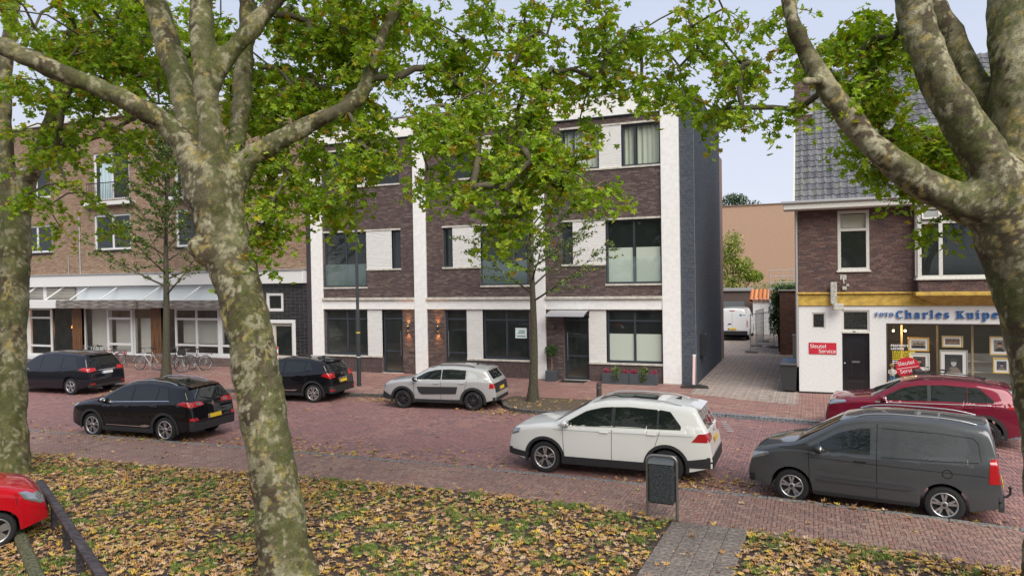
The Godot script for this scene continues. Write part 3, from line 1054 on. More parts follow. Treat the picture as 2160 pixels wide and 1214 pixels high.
	for s in [-0.74, 0.74]:
		var ab := MB.new()
		ab.tube(PackedVector3Array([Vector3(s, 0.05, 0.01), Vector3(s, 0.16, 0.28), Vector3(s, 0.12, 0.55)]), PackedFloat32Array([0.018, 0.018, 0.014]), 6)
		ab.box(Vector3(s, 0.12, 0.012), Vector3(0.04, 0.28, 0.02))
		obj("bracket", ab, mats["black_metal"], can)
	# wall lamps, lit
	for x in [-11.62, -10.17]:
		var l := thing("wall_lamp", "small lit black wall lamp beside the %s" % ("door of the townhouse next to the tan block" if x < -11.0 else "door of the middle townhouse"), "lamp", Vector3(x, 1.98, 0.01), 0.0, "lit wall lamps by the doors")
		var body := MB.new()
		body.lathe(PackedVector2Array([Vector2(0.001, -0.1), Vector2(0.04, -0.1), Vector2(0.04, 0.1), Vector2(0.001, 0.1)]), 16, Transform3D(Basis(), Vector3(0, 0, 0.075)), false)
		body.box(Vector3(0, 0, 0.02), Vector3(0.03, 0.06, 0.04))
		obj("body", body, mats["black_metal"], l)
		var glow := mat("lamp_glow", Color(1, 0.6, 0.25), 0.5)
		glow.emission_enabled = true
		glow.emission = Color(1.0, 0.72, 0.36)
		glow.emission_energy_multiplier = 4.0
		for s in [-1.0, 1.0]:
			var lens := MB.new()
			lens.lathe(PackedVector2Array([Vector2(0.001, 0.0), Vector2(0.032, 0.0)]), 12, Transform3D(Basis(), Vector3(0, s * 0.104, 0.075)))
			obj("lens", lens, glow, l)
			var sp := SpotLight3D.new()
			sp.name = "lamp_light"
			sp.light_color = Color(1.0, 0.66, 0.3)
			sp.light_energy = 0.55
			sp.light_size = 0.03
			sp.spot_angle = 38.0
			sp.spot_angle_attenuation = 1.0
			sp.spot_range = 6.0
			sp.spot_attenuation = 2.0
			sp.shadow_enabled = true
			l.add_child(sp, true)
			sp.position = Vector3(0, s * 0.112, 0.075)
			sp.rotation = Vector3(PI / 2 * s, 0, 0)
	# sign in the middle house's window
	var pf := Face.new(Vector3(0, 0, 0), Vector3(1, 0, 0), Vector3(0, 0, 1))
	var sg := thing("window_sign", "white and teal notice stuck in the middle townhouse's ground-floor window", "sign", Vector3(-6.45, 1.62, -0.128))
	var sb := MB.new()
	sb.box(Vector3(0, 0.21, 0), Vector3(0.5, 0.42, 0.008))
	obj("board", sb, mat("notice_white", Color(0.62, 0.7, 0.68), 0.6), sg)
	var lf := Face.new(Vector3(), Vector3(1, 0, 0), Vector3(0, 0, 1))
	for q in [[-0.1, 0.28, 0.26], [-0.14, 0.2, 0.3], [-0.17, 0.06, 0.36]]:
		var ln := MB.new()
		slab(ln, lf, q[0], q[0] + q[2], q[1], q[1] + 0.045, 0.004, 0.006)
		obj("print", ln, mat("notice_print", Color(0.10, 0.22, 0.22), 0.6), sg)
	# dark painted end wall
	var wall := thing("dark_end_wall", "dark navy painted brick side wall of the townhouse row along the alley", "wall", Vector3(0.28, 0, -0.16))
	var mb2 := MB.new()
	mb2.span(Vector3(-0.276, 0, -8.1), Vector3(0.26, 10.98, -0.008))
	mottle(mat("mortar_navy", Color(0.30, 0.32, 0.35), 0.95), 0.03, 0.7, 1.0)
	obj("wall", mb2, mats["mortar_navy"], wall)
	var navy := [Color(0.072, 0.089, 0.116), Color(0.063, 0.079, 0.107), Color(0.084, 0.100, 0.129), Color(0.092, 0.109, 0.138)]
	var painted: StandardMaterial3D = mats["brick_face"].duplicate()
	painted.roughness = 0.75
	bricks(wall, Face.new(Vector3(0, 0, -0.008), Vector3(1, 0, 0), Vector3(0, 0, 1)), Rect2(-0.275, 0.0, 0.53, 10.95), [], navy, painted, Vector2(0.215, 0.0625), 0.012, 0.01, 150, false, 7)
	bricks(wall, Face.new(Vector3(0.26, 0, 0), Vector3(0, 0, -1), Vector3(1, 0, 0)), Rect2(0.01, 0.0, 8.08, 10.95), [], navy, painted, Vector2(0.215, 0.0625), 0.014, 0.014, 300, false, 8)
	part_slab("coping", wall, Face.new(Vector3(), Vector3(1, 0, 0), Vector3(0, 0, 1)), -0.27, 0.29, 10.985, 11.02, -8.1, 0.02, mats["anthracite"], 0.006)
	# lower brick return behind
	var back := MB.new()
	back.span(Vector3(-1.5, 0, -9.4), Vector3(0.25, 9.7, -8.12))
	obj("rear_return", back, mottle(mat("pink_brick", Color(0.33, 0.22, 0.19), 0.9), 0.05, 0.7, 3.0), wall)
	# meter cabinet on the side wall
	var bx := thing("meter_box", "black metal cabinet fixed low on the dark navy alley wall", "cabinet", Vector3(0.555, 1.0, -1.35))
	var bm := MB.new()
	bm.cbox(Vector3(0.1, 0.4, 0), Vector3(0.2, 0.85, 0.7), 0.012)
	obj("body", bm, mats["black_metal"], bx)
	var bd := MB.new()
	bd.cbox(Vector3(0.205, 0.4, 0), Vector3(0.012, 0.78, 0.62), 0.004)
	obj("door", bd, mats["anthracite"], bx)

# ---------------------------------------------------------------- tan brick apartment block with shopfront
func build_left_block() -> void:
	var xc := -31.0
	var h := thing("apartment_block", "tan brick apartment block with white windows above a glazed shopfront", "building", Vector3(xc, 0, 0))
	var f := Face.new(Vector3(-xc, 0, 0), Vector3(1, 0, 0), Vector3(0, 0, 1))
	var white := mottle(mat("white_wood", Color(0.70, 0.70, 0.69), 0.55), 0.05, 0.94, 1.0)
	var tan := [Color(0.422, 0.288, 0.189), Color(0.372, 0.249, 0.167), Color(0.478, 0.333, 0.224), Color(0.335, 0.211, 0.147), Color(0.446, 0.275, 0.196), Color(0.509, 0.372, 0.266)]
	mottle(mat("mortar_tan", Color(0.42, 0.36, 0.29), 0.95), 0.03, 0.7, 1.0)
	var holes := []
	var low := [Rect2(-36.4, 5.9, 2.5, 1.5), Rect2(-30.65, 5.9, 2.65, 1.85), Rect2(-24.9, 5.9, 2.6, 1.85), Rect2(-19.55, 5.93, 1.35, 1.55), Rect2(-42.2, 5.9, 2.6, 1.85)]
	var high := [Rect2(-30.6, 8.5, 2.6, 2.5), Rect2(-36.4, 8.9, 2.5, 1.8), Rect2(-24.9, 8.5, 2.6, 2.5), Rect2(-19.55, 9.0, 1.35, 1.55)]
	holes.append_array(low); holes.append_array(high)
	var skin := Rect2(-46.0, 4.66, 29.1, 8.1)
	obj("wall", sheet(f, skin, holes, 0.2), mats["mortar_tan"], h)
	bricks(h, f, Rect2(-40.0, 4.66, 23.1, 8.1), holes, tan, mats["brick_face"], Vector2(0.215, 0.0625), 0.011, 0.009, 300, false, 201)
	var glass: Material = mats["window_glass"]
	for r: Rect2 in low:
		var w := window(h, f, r, 0.12, 0.1, white, glass, [r.get_center().x] if r.size.x > 2.0 else [])
		var s := MB.new()
		s.cbox(Vector3(0, -0.05, 0.09), Vector3(r.size.x + 0.08, 0.09, 0.24), 0.01)
		obj("sill", s, mats["black_metal"], w)
	for r: Rect2 in high:
		window(h, f, r, 0.12, 0.1, white, glass, [r.get_center().x] if r.size.x > 2.0 else [])
	var cl := mat("blue_curtain", Color(0.46, 0.58, 0.62), 0.9)
	drape(h, f, -30.4, -29.5, 8.6, 10.9, -0.24, cl, 0.25)
	drape(h, f, -24.7, -24.2, 8.6, 10.9, -0.24, cl, 0.25)
	var scr := MB.new()
	slab(scr, f, -19.45, -18.3, 6.03, 7.4, -0.2, -0.19)
	obj("blind", scr, mat("grey_blind", Color(0.3, 0.29, 0.28), 0.9), h)
	# French balconies
	for x0 in [-30.9, -25.2]:
		var b := group_node("balcony", h, f.at(x0 + 1.6, 8.3, 0.0))
		var sl := MB.new()
		sl.cbox(Vector3(0, 0.0, 0.18), Vector3(3.4, 0.2, 0.36), 0.012)
		obj("slab", sl, white, b)
		for i in 24:
			var bar := MB.new()
			bar.rod(Vector3(-1.45 + i * 0.126, 0.1, 0.3), Vector3(-1.45 + i * 0.126, 1.05, 0.3), 0.011, 6)
			obj("baluster", bar, mats["black_metal"], b)
		var rl := MB.new()
		rl.box(Vector3(0, 1.07, 0.3), Vector3(3.0, 0.04, 0.05))
		obj("handrail", rl, mats["black_metal"], b)
	# drain lines on the brick
	for q in [[-31.7, 4.66, 7.9], [-32.6, 4.66, 5.6]]:
		var dp := MB.new()
		dp.rod(f.at(q[0], q[1], 0.05), f.at(q[0], q[2], 0.05), 0.04 if q[2] > 7.0 else 0.02, 8)
		obj("drainpipe", dp, mat("zinc", Color(0.42, 0.42, 0.42), 0.5, 0.6), h)
	part_slab("roof_edge", h, f, -46.0, -16.85, 12.76, 13.0, -0.3, 0.18, white, 0.01)
	var rf := MB.new()
	slab(rf, f, -46.0, -16.8, 12.5, 12.7, -11.0, -0.2)
	slab(rf, f, -46.0, -16.8, 0.0, 12.6, -11.1, -11.0)
	slab(rf, f, -46.2, -46.0, 0.0, 12.6, -11.0, 0.0)
	obj("roof", rf, mats["mortar_tan"], h)
	# white concrete beam over the shops
	part_slab("beam", h, f, -46.0, -16.95, 4.0, 4.58, -0.3, 0.32, white, 0.012)
	part_slab("beam_flashing", h, f, -46.0, -16.93, 4.583, 4.655, -0.05, 0.36, mat("zinc"), 0.008)
	rooms(h, f, -45.5, -17.0, [0.0, 4.3, 8.2, 12.4], 5.0)
	# shopfront
	var shop := sheet(f, Rect2(-46.0, 0.0, 25.1, 4.0), [Rect2(-38.0, 0.42, 1.8, 2.45), Rect2(-36.1, 0.2, 3.6, 2.65), Rect2(-31.75, 0.42, 5.0, 2.43), Rect2(-26.02, 0.5, 5.0, 2.35)], 0.3)
	obj("shopfront_wall", shop, white, h)
	bricks(h, f, Rect2(-31.75, 0.0, 10.75, 0.42), [], [brown[2], brown[3], Color(0.2, 0.11, 0.085)], mats["brick_face"], Vector2(0.215, 0.0625), 0.011, 0.009, 60, false, 205)
	window(h, f, Rect2(-36.1, 0.2, 1.9, 2.65), 0.14, 0.12, white, glass, [], [0.75, 2.3], "shop_window")
	window(h, f, Rect2(-34.2, 0.2, 1.7, 2.65), 0.2, 0.05, mats["anthracite"], glass, [], [], "shop_window")
	window(h, f, Rect2(-31.75, 0.42, 1.8, 2.43), 0.2, 0.06, white, glass, [], [], "shop_window")
	window(h, f, Rect2(-29.95, 0.42, 1.85, 2.43), 0.12, 0.13, white, glass, [], [0.95, 2.3], "shop_window")
	window(h, f, Rect2(-28.1, 0.42, 1.35, 2.43), 0.2, 0.06, white, glass, [], [], "shop_window")
	window(h, f, Rect2(-26.02, 0.5, 0.85, 2.35), 0.2, 0.06, white, glass, [], [], "shop_window")
	window(h, f, Rect2(-25.17, 0.5, 2.9, 2.35), 0.12, 0.12, white, glass, [-23.75], [1.0, 2.3], "shop_window")
	window(h, f, Rect2(-22.27, 0.5, 1.25, 2.35), 0.14, 0.12, white, glass, [], [1.0], "shop_window")
	var bl := mat("net_blind", Color(0.47, 0.47, 0.42), 0.9)
	for q in [[-31.6, -30.1], [-28.0, -26.85], [-29.8, -28.25], [-25.05, -22.4]]:
		var bm := MB.new()
		slab(bm, f, q[0], q[1], 1.05 if q[0] > -26.0 else 0.5, 2.3 if q[0] > -30.0 else 2.8, -0.5, -0.49)
		obj("blind", bm, bl, h)
	# warm lamp glowing inside the dark shop window
	var wood := mottle(mat("brown_timber", Color(0.235, 0.105, 0.035), 0.6), 0.01, 0.55, 1.0)
	wood.uv1_scale = Vector3(3.0, 0.3, 3.0)
	part_slab("timber_post", h, f, -32.5, -31.75, 0.0, 2.85, -0.28, 0.012, wood, 0.01)
	part_slab("timber_post", h, f, -26.75, -26.02, 0.0, 2.85, -0.28, 0.012, wood, 0.01)
	# fascia with louvres, canopy boards and stays
	part_slab("fascia", h, f, -31.9, -21.0, 3.2, 3.98, -0.02, 0.05, mat("pale_fascia", Color(0.6, 0.64, 0.66), 0.5), 0.006)
	var lv := group_node("louvre", h, f.at(-34.2, 3.35, 0.02))
	var lf := MB.new()
	lf.box(Vector3(0, 0.3, 0.01), Vector3(4.2, 0.62, 0.03))
	obj("backing", lf, mat("louvre_grey", Color(0.25, 0.24, 0.22), 0.8), lv)
	for i in 7:
		var s := MB.new()
		s.box(Vector3(0, 0.06 + i * 0.08, 0.045), Vector3(4.1, 0.05, 0.02), Basis(Vector3(1, 0, 0), 0.5))
		obj("slat", s, mat("louvre_slat", Color(0.5, 0.48, 0.43), 0.7), lv)
	part_slab("white_mullion", h, f, -34.6, -34.35, 3.3, 4.0, 0.0, 0.09, white, 0.006)
	var grain := mottle(mat("weathered_board", Color(0.31, 0.275, 0.25), 0.9), 0.01, 0.55, 1.0, 0.4, 71)
	grain.uv1_scale = Vector3(0.4, 5.0, 5.0)
	part_slab("canopy_board", h, f, -32.45, -26.72, 2.87, 3.3, 0.84, 0.92, grain, 0.01)
	part_slab("canopy_board", h, f, -26.6, -20.9, 2.88, 3.26, 0.78, 0.86, grain, 0.01)
	part_slab("canopy_roof", h, f, -32.42, -26.75, 3.22, 3.27, 0.0, 0.84, mat("zinc"), 0.006)
	part_slab("canopy_roof", h, f, -26.58, -20.92, 3.19, 3.235, 0.0, 0.78, mat("zinc"), 0.006)
	part_slab("canopy_box", h, f, -38.5, -32.6, 2.87, 3.3, 0.3, 0.9, white, 0.012)
	for x in [-35.6, -33.4, -31.5, -29.3, -26.3, -23.6]:
		var st := MB.new()
		st.rod(f.at(x, 3.3, 0.85), f.at(x + 0.5, 4.0, 0.1), 0.035, 8)
		obj("stay", st, white, h)
	# black tiled bay with square window and door
	mottle(mat("tile_joint", Color(0.30, 0.29, 0.28), 0.9), 0.03, 0.8, 1.0)
	var th := [Rect2(-19.3, 2.7, 0.98, 0.86), Rect2(-19.2, 0.0, 1.55, 2.3)]
	obj("tiled_wall", sheet(f, Rect2(-20.9, 0.0, 3.95, 4.0), th, 0.25, -0.004), mats["tile_joint"], h)
	var gl := mat("glazed_tile", Color(1, 1, 1), 0.18)
	bricks(h, Face.new(Vector3(-xc, 0, 0.004), Vector3(1, 0, 0), Vector3(0, 0, 1)), Rect2(-20.9, 0.0, 3.95, 4.0), th, [Color(0.018, 0.018, 0.02), Color(0.022, 0.021, 0.023), Color(0.028, 0.026, 0.027)], gl, Vector2(0.245, 0.066), 0.009, 0.006, 120, true, 206)
	window(h, f, Rect2(-19.3, 2.7, 0.98, 0.86), 0.06, 0.13, white, glass)
	var fr := MB.new()
	slab(fr, f, -19.2, -19.03, 0.0, 2.3, -0.2, 0.05, 0.01)
	slab(fr, f, -17.82, -17.65, 0.0, 2.3, -0.2, 0.05, 0.01)
	slab(fr, f, -19.03, -17.82, 2.14, 2.3, -0.2, 0.047, 0.01)
	obj("door_surround", fr, white, h)
	var cream := mat("cream_door", Color(0.5, 0.46, 0.40), 0.6)
	window(h, f, Rect2(-19.03, 0.0, 1.21, 2.14), 0.16, 0.14, cream, glass, [], [0.55], "door")
	part_slab("downpipe", h, f, -16.93, -16.68, 0.0, 12.7, -0.1, 0.06, mat("plum_zinc", Color(0.045, 0.035, 0.045), 0.5), 0.03)
	# glowing lamp behind the dark pane
	var lp := thing("pendant_lamp", "warm glowing pendant lamp behind the dark shop window", "lamp", Vector3(-33.5, 1.7, -0.9))
	var sh := MB.new()
	sh.lathe(PackedVector2Array([Vector2(0.03, 0.45), Vector2(0.06, 0.4), Vector2(0.16, 0.05), Vector2(0.17, 0.0)]), 16)
	var gm := mat("shade_glow", Color(0.9, 0.5, 0.15), 0.6)
	gm.emission_enabled = true
	gm.emission = Color(1.0, 0.6, 0.2)
	gm.emission_energy_multiplier = 1.6
	obj("shade", sh, gm, lp)
	var cd := MB.new()
	cd.rod(Vector3(0, 0.44, 0), Vector3(0, 2.4, 0), 0.008, 6)
	obj("cord", cd, mats["black_metal"], lp)
	var om := OmniLight3D.new()
	om.name = "lamp_light"
	om.light_color = Color(1.0, 0.65, 0.3)
	om.light_energy = 0.5
	om.light_size = 0.08
	om.omni_range = 8.0
	om.omni_attenuation = 2.0
	om.shadow_enabled = true
	lp.add_child(om)
	om.position = Vector3(0, -0.1, 0)

# ---------------------------------------------------------------- photo shop in the old corner house
func picture(fr: Color, metal: bool, at: Vector3, w: float, hh: float, label: String, sep: Color, style: int) -> void:
	var t := thing("framed_photo", label, "picture", at, 0.0, "framed photos in the shop window")
	var fm := mat("frame_%d" % style, fr, 0.4, 0.8 if metal else 0.0)
	var b := MB.new()
	var e := 0.045
	for s in [-1.0, 1.0]:
		b.cbox(Vector3(s * (w * 0.5 - e * 0.5), hh * 0.5, 0), Vector3(e, hh, 0.035), 0.008)
		b.cbox(Vector3(0, hh * 0.5 + s * (hh * 0.5 - e * 0.5), 0), Vector3(w - e * 2.0 + 0.004, e, 0.033), 0.008)
	obj("frame", b, fm, t)
	var mt := MB.new()
	mt.box(Vector3(0, hh * 0.5, -0.008), Vector3(w - e * 2.0, hh - e * 2.0, 0.01))
	obj("mount", mt, mat("mount_card", Color(0.66, 0.65, 0.62), 0.8), t)
	# plain portrait print: backdrop, shoulders, head, hair
	var im := Image.create_empty(96, 112, false, Image.FORMAT_RGB8)
	var gn := noise(0.05, style + 3, 3)
	for y in 112:
		for x in 96:
			var c := sep * (0.75 + 0.3 * gn.get_noise_2d(x, y))
			var n: int = [1, 2, 3, 1, 1, 1][style % 6]
			for k in n:
				var cx := 96.0 * (k + 1) / (n + 1)
				var sc := 1.0 if n == 1 else 0.62
				var p := Vector2(x - cx, y - (52.0 if n == 1 else 58.0)) / sc
				if p.y > 22 and absf(p.x) < 12 + (p.y - 18) * 0.9 and absf(p.x) < 38: c = Color(0.10, 0.10, 0.12) if style % 2 == 0 else Color(0.45, 0.40, 0.36)
				if Vector2(p.x / 15.0, (p.y + 2) / 21.0).length() < 1.0: c = Color(0.62, 0.47, 0.38) if style != 3 else Color(0.66, 0.66, 0.66)
				if Vector2(p.x / 20.0, (p.y + 16) / 16.0).length() < 1.0 and p.y < -8 + 3.0 * sin(p.x): c = Color(0.14, 0.10, 0.07) if style != 3 else Color(0.2, 0.2, 0.2)
			im.set_pixel(x, y, c)
	var pm := StandardMaterial3D.new()
	pm.albedo_texture = ImageTexture.create_from_image(im)
	pm.roughness = 0.5
	var pr := MB.new()
	var a := w * 0.5 - e - minf(w, hh) * 0.13
	var y0 := e + minf(w, hh) * 0.13
	pr.quad_uv(Vector3(-a, y0, 0.0), Vector3(-a, hh - y0, 0.0), Vector3(a, hh - y0, 0.0), Vector3(a, y0, 0.0))
	obj("print", pr, pm, t)

func build_corner_house() -> void:
	var base := Vector3(7.8, 0, 0.8)
	var h := thing("corner_house", "old brown brick house with tiled roof over a white photo shop", "house", base)
	var f := Face.new(Vector3(-7.8, 0, 0), Vector3(1, 0, 0), Vector3(0, 0, 1))
	var white := mottle(mat("shop_white", Color(0.72, 0.715, 0.70), 0.8), 0.05, 0.95, 0.9, 0.1, 51)
	var cream: StandardMaterial3D = mottle(mat("old_cream_paint", Color(0.66, 0.64, 0.58), 0.6), 0.05, 0.9, 1.0)
	var glass: Material = mats["window_glass"]
	var x1 := 12.5
	var low := [Rect2(4.54, 2.2, 0.42, 0.54), Rect2(5.47, 0.0, 0.83, 2.83), Rect2(6.79, 0.32, 4.2, 2.08)]
	obj("shop_wall", sheet(f, Rect2(4.12, 0.0, x1 - 4.12, 2.98), low, 0.22), white, h)
	part_slab("plinth", h, f, 4.12, 5.44, 0.0, 0.06, -0.02, 0.02, mats["black_metal"], 0.004)
	var up := [Rect2(5.36, 4.14, 0.96, 2.0), Rect2(7.66, 3.8, 3.4, 2.35)]
	var skin := Rect2(4.12, 3.42, x1 - 4.12, 2.78)
	obj("wall", sheet(f, skin, up, 0.2), mats["mortar_brown"], h)
	var old := [Color(0.183, 0.110, 0.095), Color(0.152, 0.090, 0.081), Color(0.220, 0.128, 0.107), Color(0.128, 0.081, 0.076), Color(0.250, 0.159, 0.132), Color(0.201, 0.104, 0.085)]
	bricks(h, f, skin, up, old, mats["brick_face"], Vector2(0.215, 0.0625), 0.012, 0.01, 300, false, 301)
	# side wall towards the alley
	var sd := MB.new()
	sd.span(Vector3(4.125 - 7.8, 0.0, -9.0), Vector3(4.4 - 7.8, 6.2, -0.005))
	sd.span(Vector3(4.4 - 7.8, 0.0, -9.0), Vector3(x1 - 7.8, 6.2, -8.8))
	sd.span(Vector3(x1 - 7.8 - 0.2, 0.0, -8.8), Vector3(x1 - 7.8, 6.2, -0.005))
	obj("side_wall", sd, mats["mortar_brown"], h)
	bricks(h, Face.new(Vector3(4.125 - 7.8, 0, 0), Vector3(0, 0, 1), Vector3(-1, 0, 0)), Rect2(-9.0, 2.98, 8.99, 3.2), [], old, mats["brick_face"], Vector2(0.215, 0.0625), 0.012, 0.01, 20, false, 302)
	# yellow fascia with rounded ledge, deeper under the bay
	var yel := mottle(mat("ochre_paint", Color(0.60, 0.39, 0.07), 0.6), 0.02, 0.8, 0.8, 0.1, 52)
	part_slab("fascia", h, f, 4.1, 7.7, 2.98, 3.36, -0.05, 0.05, yel, 0.008)
	part_slab("fascia_ledge", h, f, 4.08, 7.7, 3.36, 3.43, -0.05, 0.12, yel, 0.02)
	var bay := MB.new()
	bay.prism(PackedVector2Array([Vector2(7.7, 2.98), Vector2(8.45, 2.98), Vector2(11.2, 2.98), Vector2(11.2, 3.36), Vector2(7.7, 3.36)]), -0.05, 0.055, Transform3D(Basis(), Vector3(-7.8, 0, 0)))
	# sloping soffit of the bay
	for q in [[0.0, 0.055, 2.98, 0.5, 3.3]]:
		bay.quad(f.at(8.3, 2.985, 0.06), f.at(7.62, 3.3, 0.55), f.at(11.2, 3.3, 0.55), f.at(11.2, 2.985, 0.06))
		bay.tri(f.at(8.3, 2.985, 0.06), f.at(7.62, 3.3, 0.06), f.at(7.62, 3.3, 0.55))
	slab(bay, f, 7.58, 11.2, 3.3, 3.43, -0.02, 0.58, 0.02)
	obj("bay_soffit", bay, yel, h)
	# bay window
	var bf := Face.new(Vector3(-7.8, 0, 0.5), Vector3(1, 0, 0), Vector3(0, 0, 1))
	part_slab("bay_apron", h, bf, 7.68, 11.1, 3.43, 3.82, -0.5, -0.02, mats["mortar_brown"])
	bricks(h, Face.new(Vector3(-7.8, 0, 0.48), Vector3(1, 0, 0), Vector3(0, 0, 1)), Rect2(7.68, 3.43, 3.4, 0.39), [], old, mats["brick_face"], Vector2(0.215, 0.0625), 0.012, 0.01, 30, false, 303)
	window(h, bf, Rect2(7.66, 3.84, 3.4, 2.3), 0.08, 0.11, cream, glass, [8.3, 10.2], [5.62], "bay_window")
	part_slab("sill", h, bf, 7.6, 11.1, 3.8, 3.87, -0.5, 0.07, cream, 0.012)
	window(h, Face.new(Vector3(7.66 - 7.8, 0, 0), Vector3(0, 0, 1), Vector3(-1, 0, 0)), Rect2(0.02, 3.87, 0.42, 2.27), 0.04, 0.09, cream, glass, [], [5.62], "bay_side_window")
	var lite := window(h, bf, Rect2(7.78, 5.7, 0.5, 0.38), -0.02, 0.05, cream, glass, [], [], "top_light")
	lite.rotation.x = -0.35
	part_slab("bay_roof", h, bf, 7.6, 11.12, 6.15, 6.24, -0.5, 0.1, cream, 0.01)
	# upper window
	window(h, f, Rect2(5.36, 4.14, 0.96, 2.0), 0.07, 0.1, cream, glass, [], [5.5])
	part_slab("sill", h, f, 5.32, 6.36, 4.09, 4.15, -0.05, 0.07, cream, 0.01)
	part_slab("blind", h, f, 5.47, 6.22, 5.56, 6.02, -0.16, -0.14, mat("roller_blind", Color(0.5, 0.47, 0.38), 0.9))
	# shop: small window, door, display window
	window(h, f, Rect2(4.54, 2.2, 0.42, 0.54), 0.09, 0.045, cream, glass)
	var dg := group_node("door", h, f.at(5.885, 0.05, -0.12))
	var dl := MB.new()
	dl.cbox(Vector3(0, 1.02, 0), Vector3(0.81, 2.02, 0.06), 0.006)
	var black := glossy(mat("black_gloss_paint", Color(0.012, 0.012, 0.014), 0.3), 0.5, 0.1)
	obj("leaf", dl, black, dg)
	for q in [[0.0, 1.2, 0.5, 1.36], [0.0, 1.2, 0.3, 1.14], [0.0, 0.26, 0.5, 0.3]]:
		var pn := MB.new()
		pn.cbox(Vector3(q[0], q[1], 0.038 + (0.012 if q[2] < 0.4 else 0.0)), Vector3(q[2], q[3], 0.03), 0.02)
		obj("panel", pn, black, dg)
	var lb := MB.new()
	lb.cbox(Vector3(0, 1.05, 0.075), Vector3(0.24, 0.055, 0.02), 0.006)
	obj("letter_plate", lb, mats["steel"], dg)
	var kn := MB.new()
	kn.ball(Vector3(-0.34, 1.0, 0.07), Vector3(0.03, 0.03, 0.03), 10)
	obj("knob", kn, mats["steel"], dg)
	window(h, f, Rect2(5.47, 2.12, 0.83, 0.71), 0.1, 0.06, cream, glass, [], [], "transom_window")
	part_slab("transom", h, f, 5.47, 6.3, 2.06, 2.13, -0.16, 0.02, cream, 0.006)
	lettering("house_number", "80", f, 5.8, 2.07, 0.021, 0.075, mats["black_metal"], h, true, false, 0.004)
	window(h, f, Rect2(6.79, 0.32, 4.2, 2.08), 0.07, 0.05, mat("dark_wood", Color(0.05, 0.035, 0.03), 0.5), glass, [], [], "display_window")
	# display room
	var rm := MB.new()
	var rf2 := Face.new(Vector3(-7.8, 0, 0), Vector3(1, 0, 0), Vector3(0, 0, 1))
	rm.quad(f.at(6.6, 0.1, -3.2), f.at(6.6, 2.9, -3.2), f.at(11.2, 2.9, -3.2), f.at(11.2, 0.1, -3.2))
	rm.quad(f.at(6.6, 0.1, -0.23), f.at(6.6, 2.9, -0.23), f.at(6.6, 2.9, -3.2), f.at(6.6, 0.1, -3.2))
	rm.quad(f.at(11.2, 0.1, -3.2), f.at(11.2, 2.9, -3.2), f.at(11.2, 2.9, -0.23), f.at(11.2, 0.1, -0.23))
	rm.quad(f.at(6.6, 2.88, -3.2), f.at(6.6, 2.88, -0.23), f.at(11.2, 2.88, -0.23), f.at(11.2, 2.88, -3.2))
	obj("inner_wall", rm, mat("shop_inner", Color(0.16, 0.12, 0.08), 0.8), h)
	part_slab("display_shelf", h, f, 6.7, 11.1, 0.34, 0.38, -1.2, -0.1, mat("shelf_board", Color(0.35, 0.3, 0.24), 0.6))
	part_slab("inner_floor", h, f, 6.6, 11.2, 0.06, 0.1, -3.2, -0.23, mats["inner_floor"])
	for x in [7.3, 8.35, 9.35]:
		part_slab("display_post", h, f, x, x + 0.06, 0.38, 2.8, -0.95, -0.9, mat("pale_wood", Color(0.42, 0.33, 0.18), 0.6))
	for y in [0.75, 1.1]:
		part_slab("display_rack", h, f, 8.85, 10.9, y, y + 0.03, -1.25, -0.95, mat("rack_white", Color(0.5, 0.48, 0.45), 0.6))
	part_slab("rack_back", h, f, 8.85, 10.9, 0.38, 1.35, -1.3, -1.27, mat("rack_white"))
	rooms(h, f, 4.5, x1 - 0.3, [3.0, 6.2], 4.0)
	# spot bulbs lit in the display
	for x in [7.05, 7.4]:
		var bu := thing("spot_bulb", "small lit spot bulb hanging in the display window %s" % ("over the white and yellow lettering" if x < 7.2 else "over the gold framed group photo"), "lamp", base + Vector3(x - 7.8, 2.12, -0.55), 0.0, "spot bulbs in the display window")
		var bb := MB.new()
		bb.ball(Vector3(), Vector3(0.035, 0.035, 0.035), 10)
		var gm := mat("bulb_glow", Color(1, 0.9, 0.7), 0.5)
		gm.emission_enabled = true
		gm.emission = Color(1.0, 0.85, 0.6)
		gm.emission_energy_multiplier = 6.0
		obj("bulb", bb, gm, bu)
		var st := MB.new()
		st.rod(Vector3(0, 0.03, 0), Vector3(0, 0.7, 0), 0.008, 6)
		obj("stem", st, mats["black_metal"], bu)
		var om := OmniLight3D.new()
		om.name = "bulb_light"
		om.light_color = Color(1.0, 0.85, 0.62)
		om.light_energy = 0.14
		om.light_size = 0.04
		om.omni_range = 8.0
		om.omni_attenuation = 2.0
		om.shadow_enabled = true
		bu.add_child(om)
	var pz := 0.8 - 0.5
	picture(Color(0.55, 0.32, 0.06), false, Vector3(7.78, 1.45, pz), 0.62, 0.46, "gold framed group photo hanging over a silver framed portrait", Color(0.75, 0.72, 0.66), 2)
	picture(Color(0.62, 0.62, 0.6), false, Vector3(7.80, 0.82, pz), 0.6, 0.58, "pale silver framed face portrait below the gold framed group photo", Color(0.35, 0.30, 0.27), 0)
	picture(Color(0.5, 0.36, 0.12), false, Vector3(8.75, 1.6, pz), 0.6, 0.38, "gold framed couple photo above the large silver framed portrait", Color(0.55, 0.4, 0.3), 1)
	picture(Color(0.55, 0.54, 0.48), true, Vector3(8.78, 0.62, pz), 0.8, 0.9, "large silver framed black and white portrait in the display window", Color(0.16, 0.16, 0.16), 3)
	picture(Color(0.55, 0.38, 0.14), false, Vector3(10.05, 1.38, pz), 0.55, 0.6, "gold framed portrait above the shop rack beside the plane tree", Color(0.6, 0.55, 0.5), 4)
	picture(Color(0.6, 0.42, 0.1), false, Vector3(10.1, 0.8, pz), 0.48, 0.5, "orange gold framed portrait on the shop rack beside the plane tree", Color(0.3, 0.33, 0.4), 5)
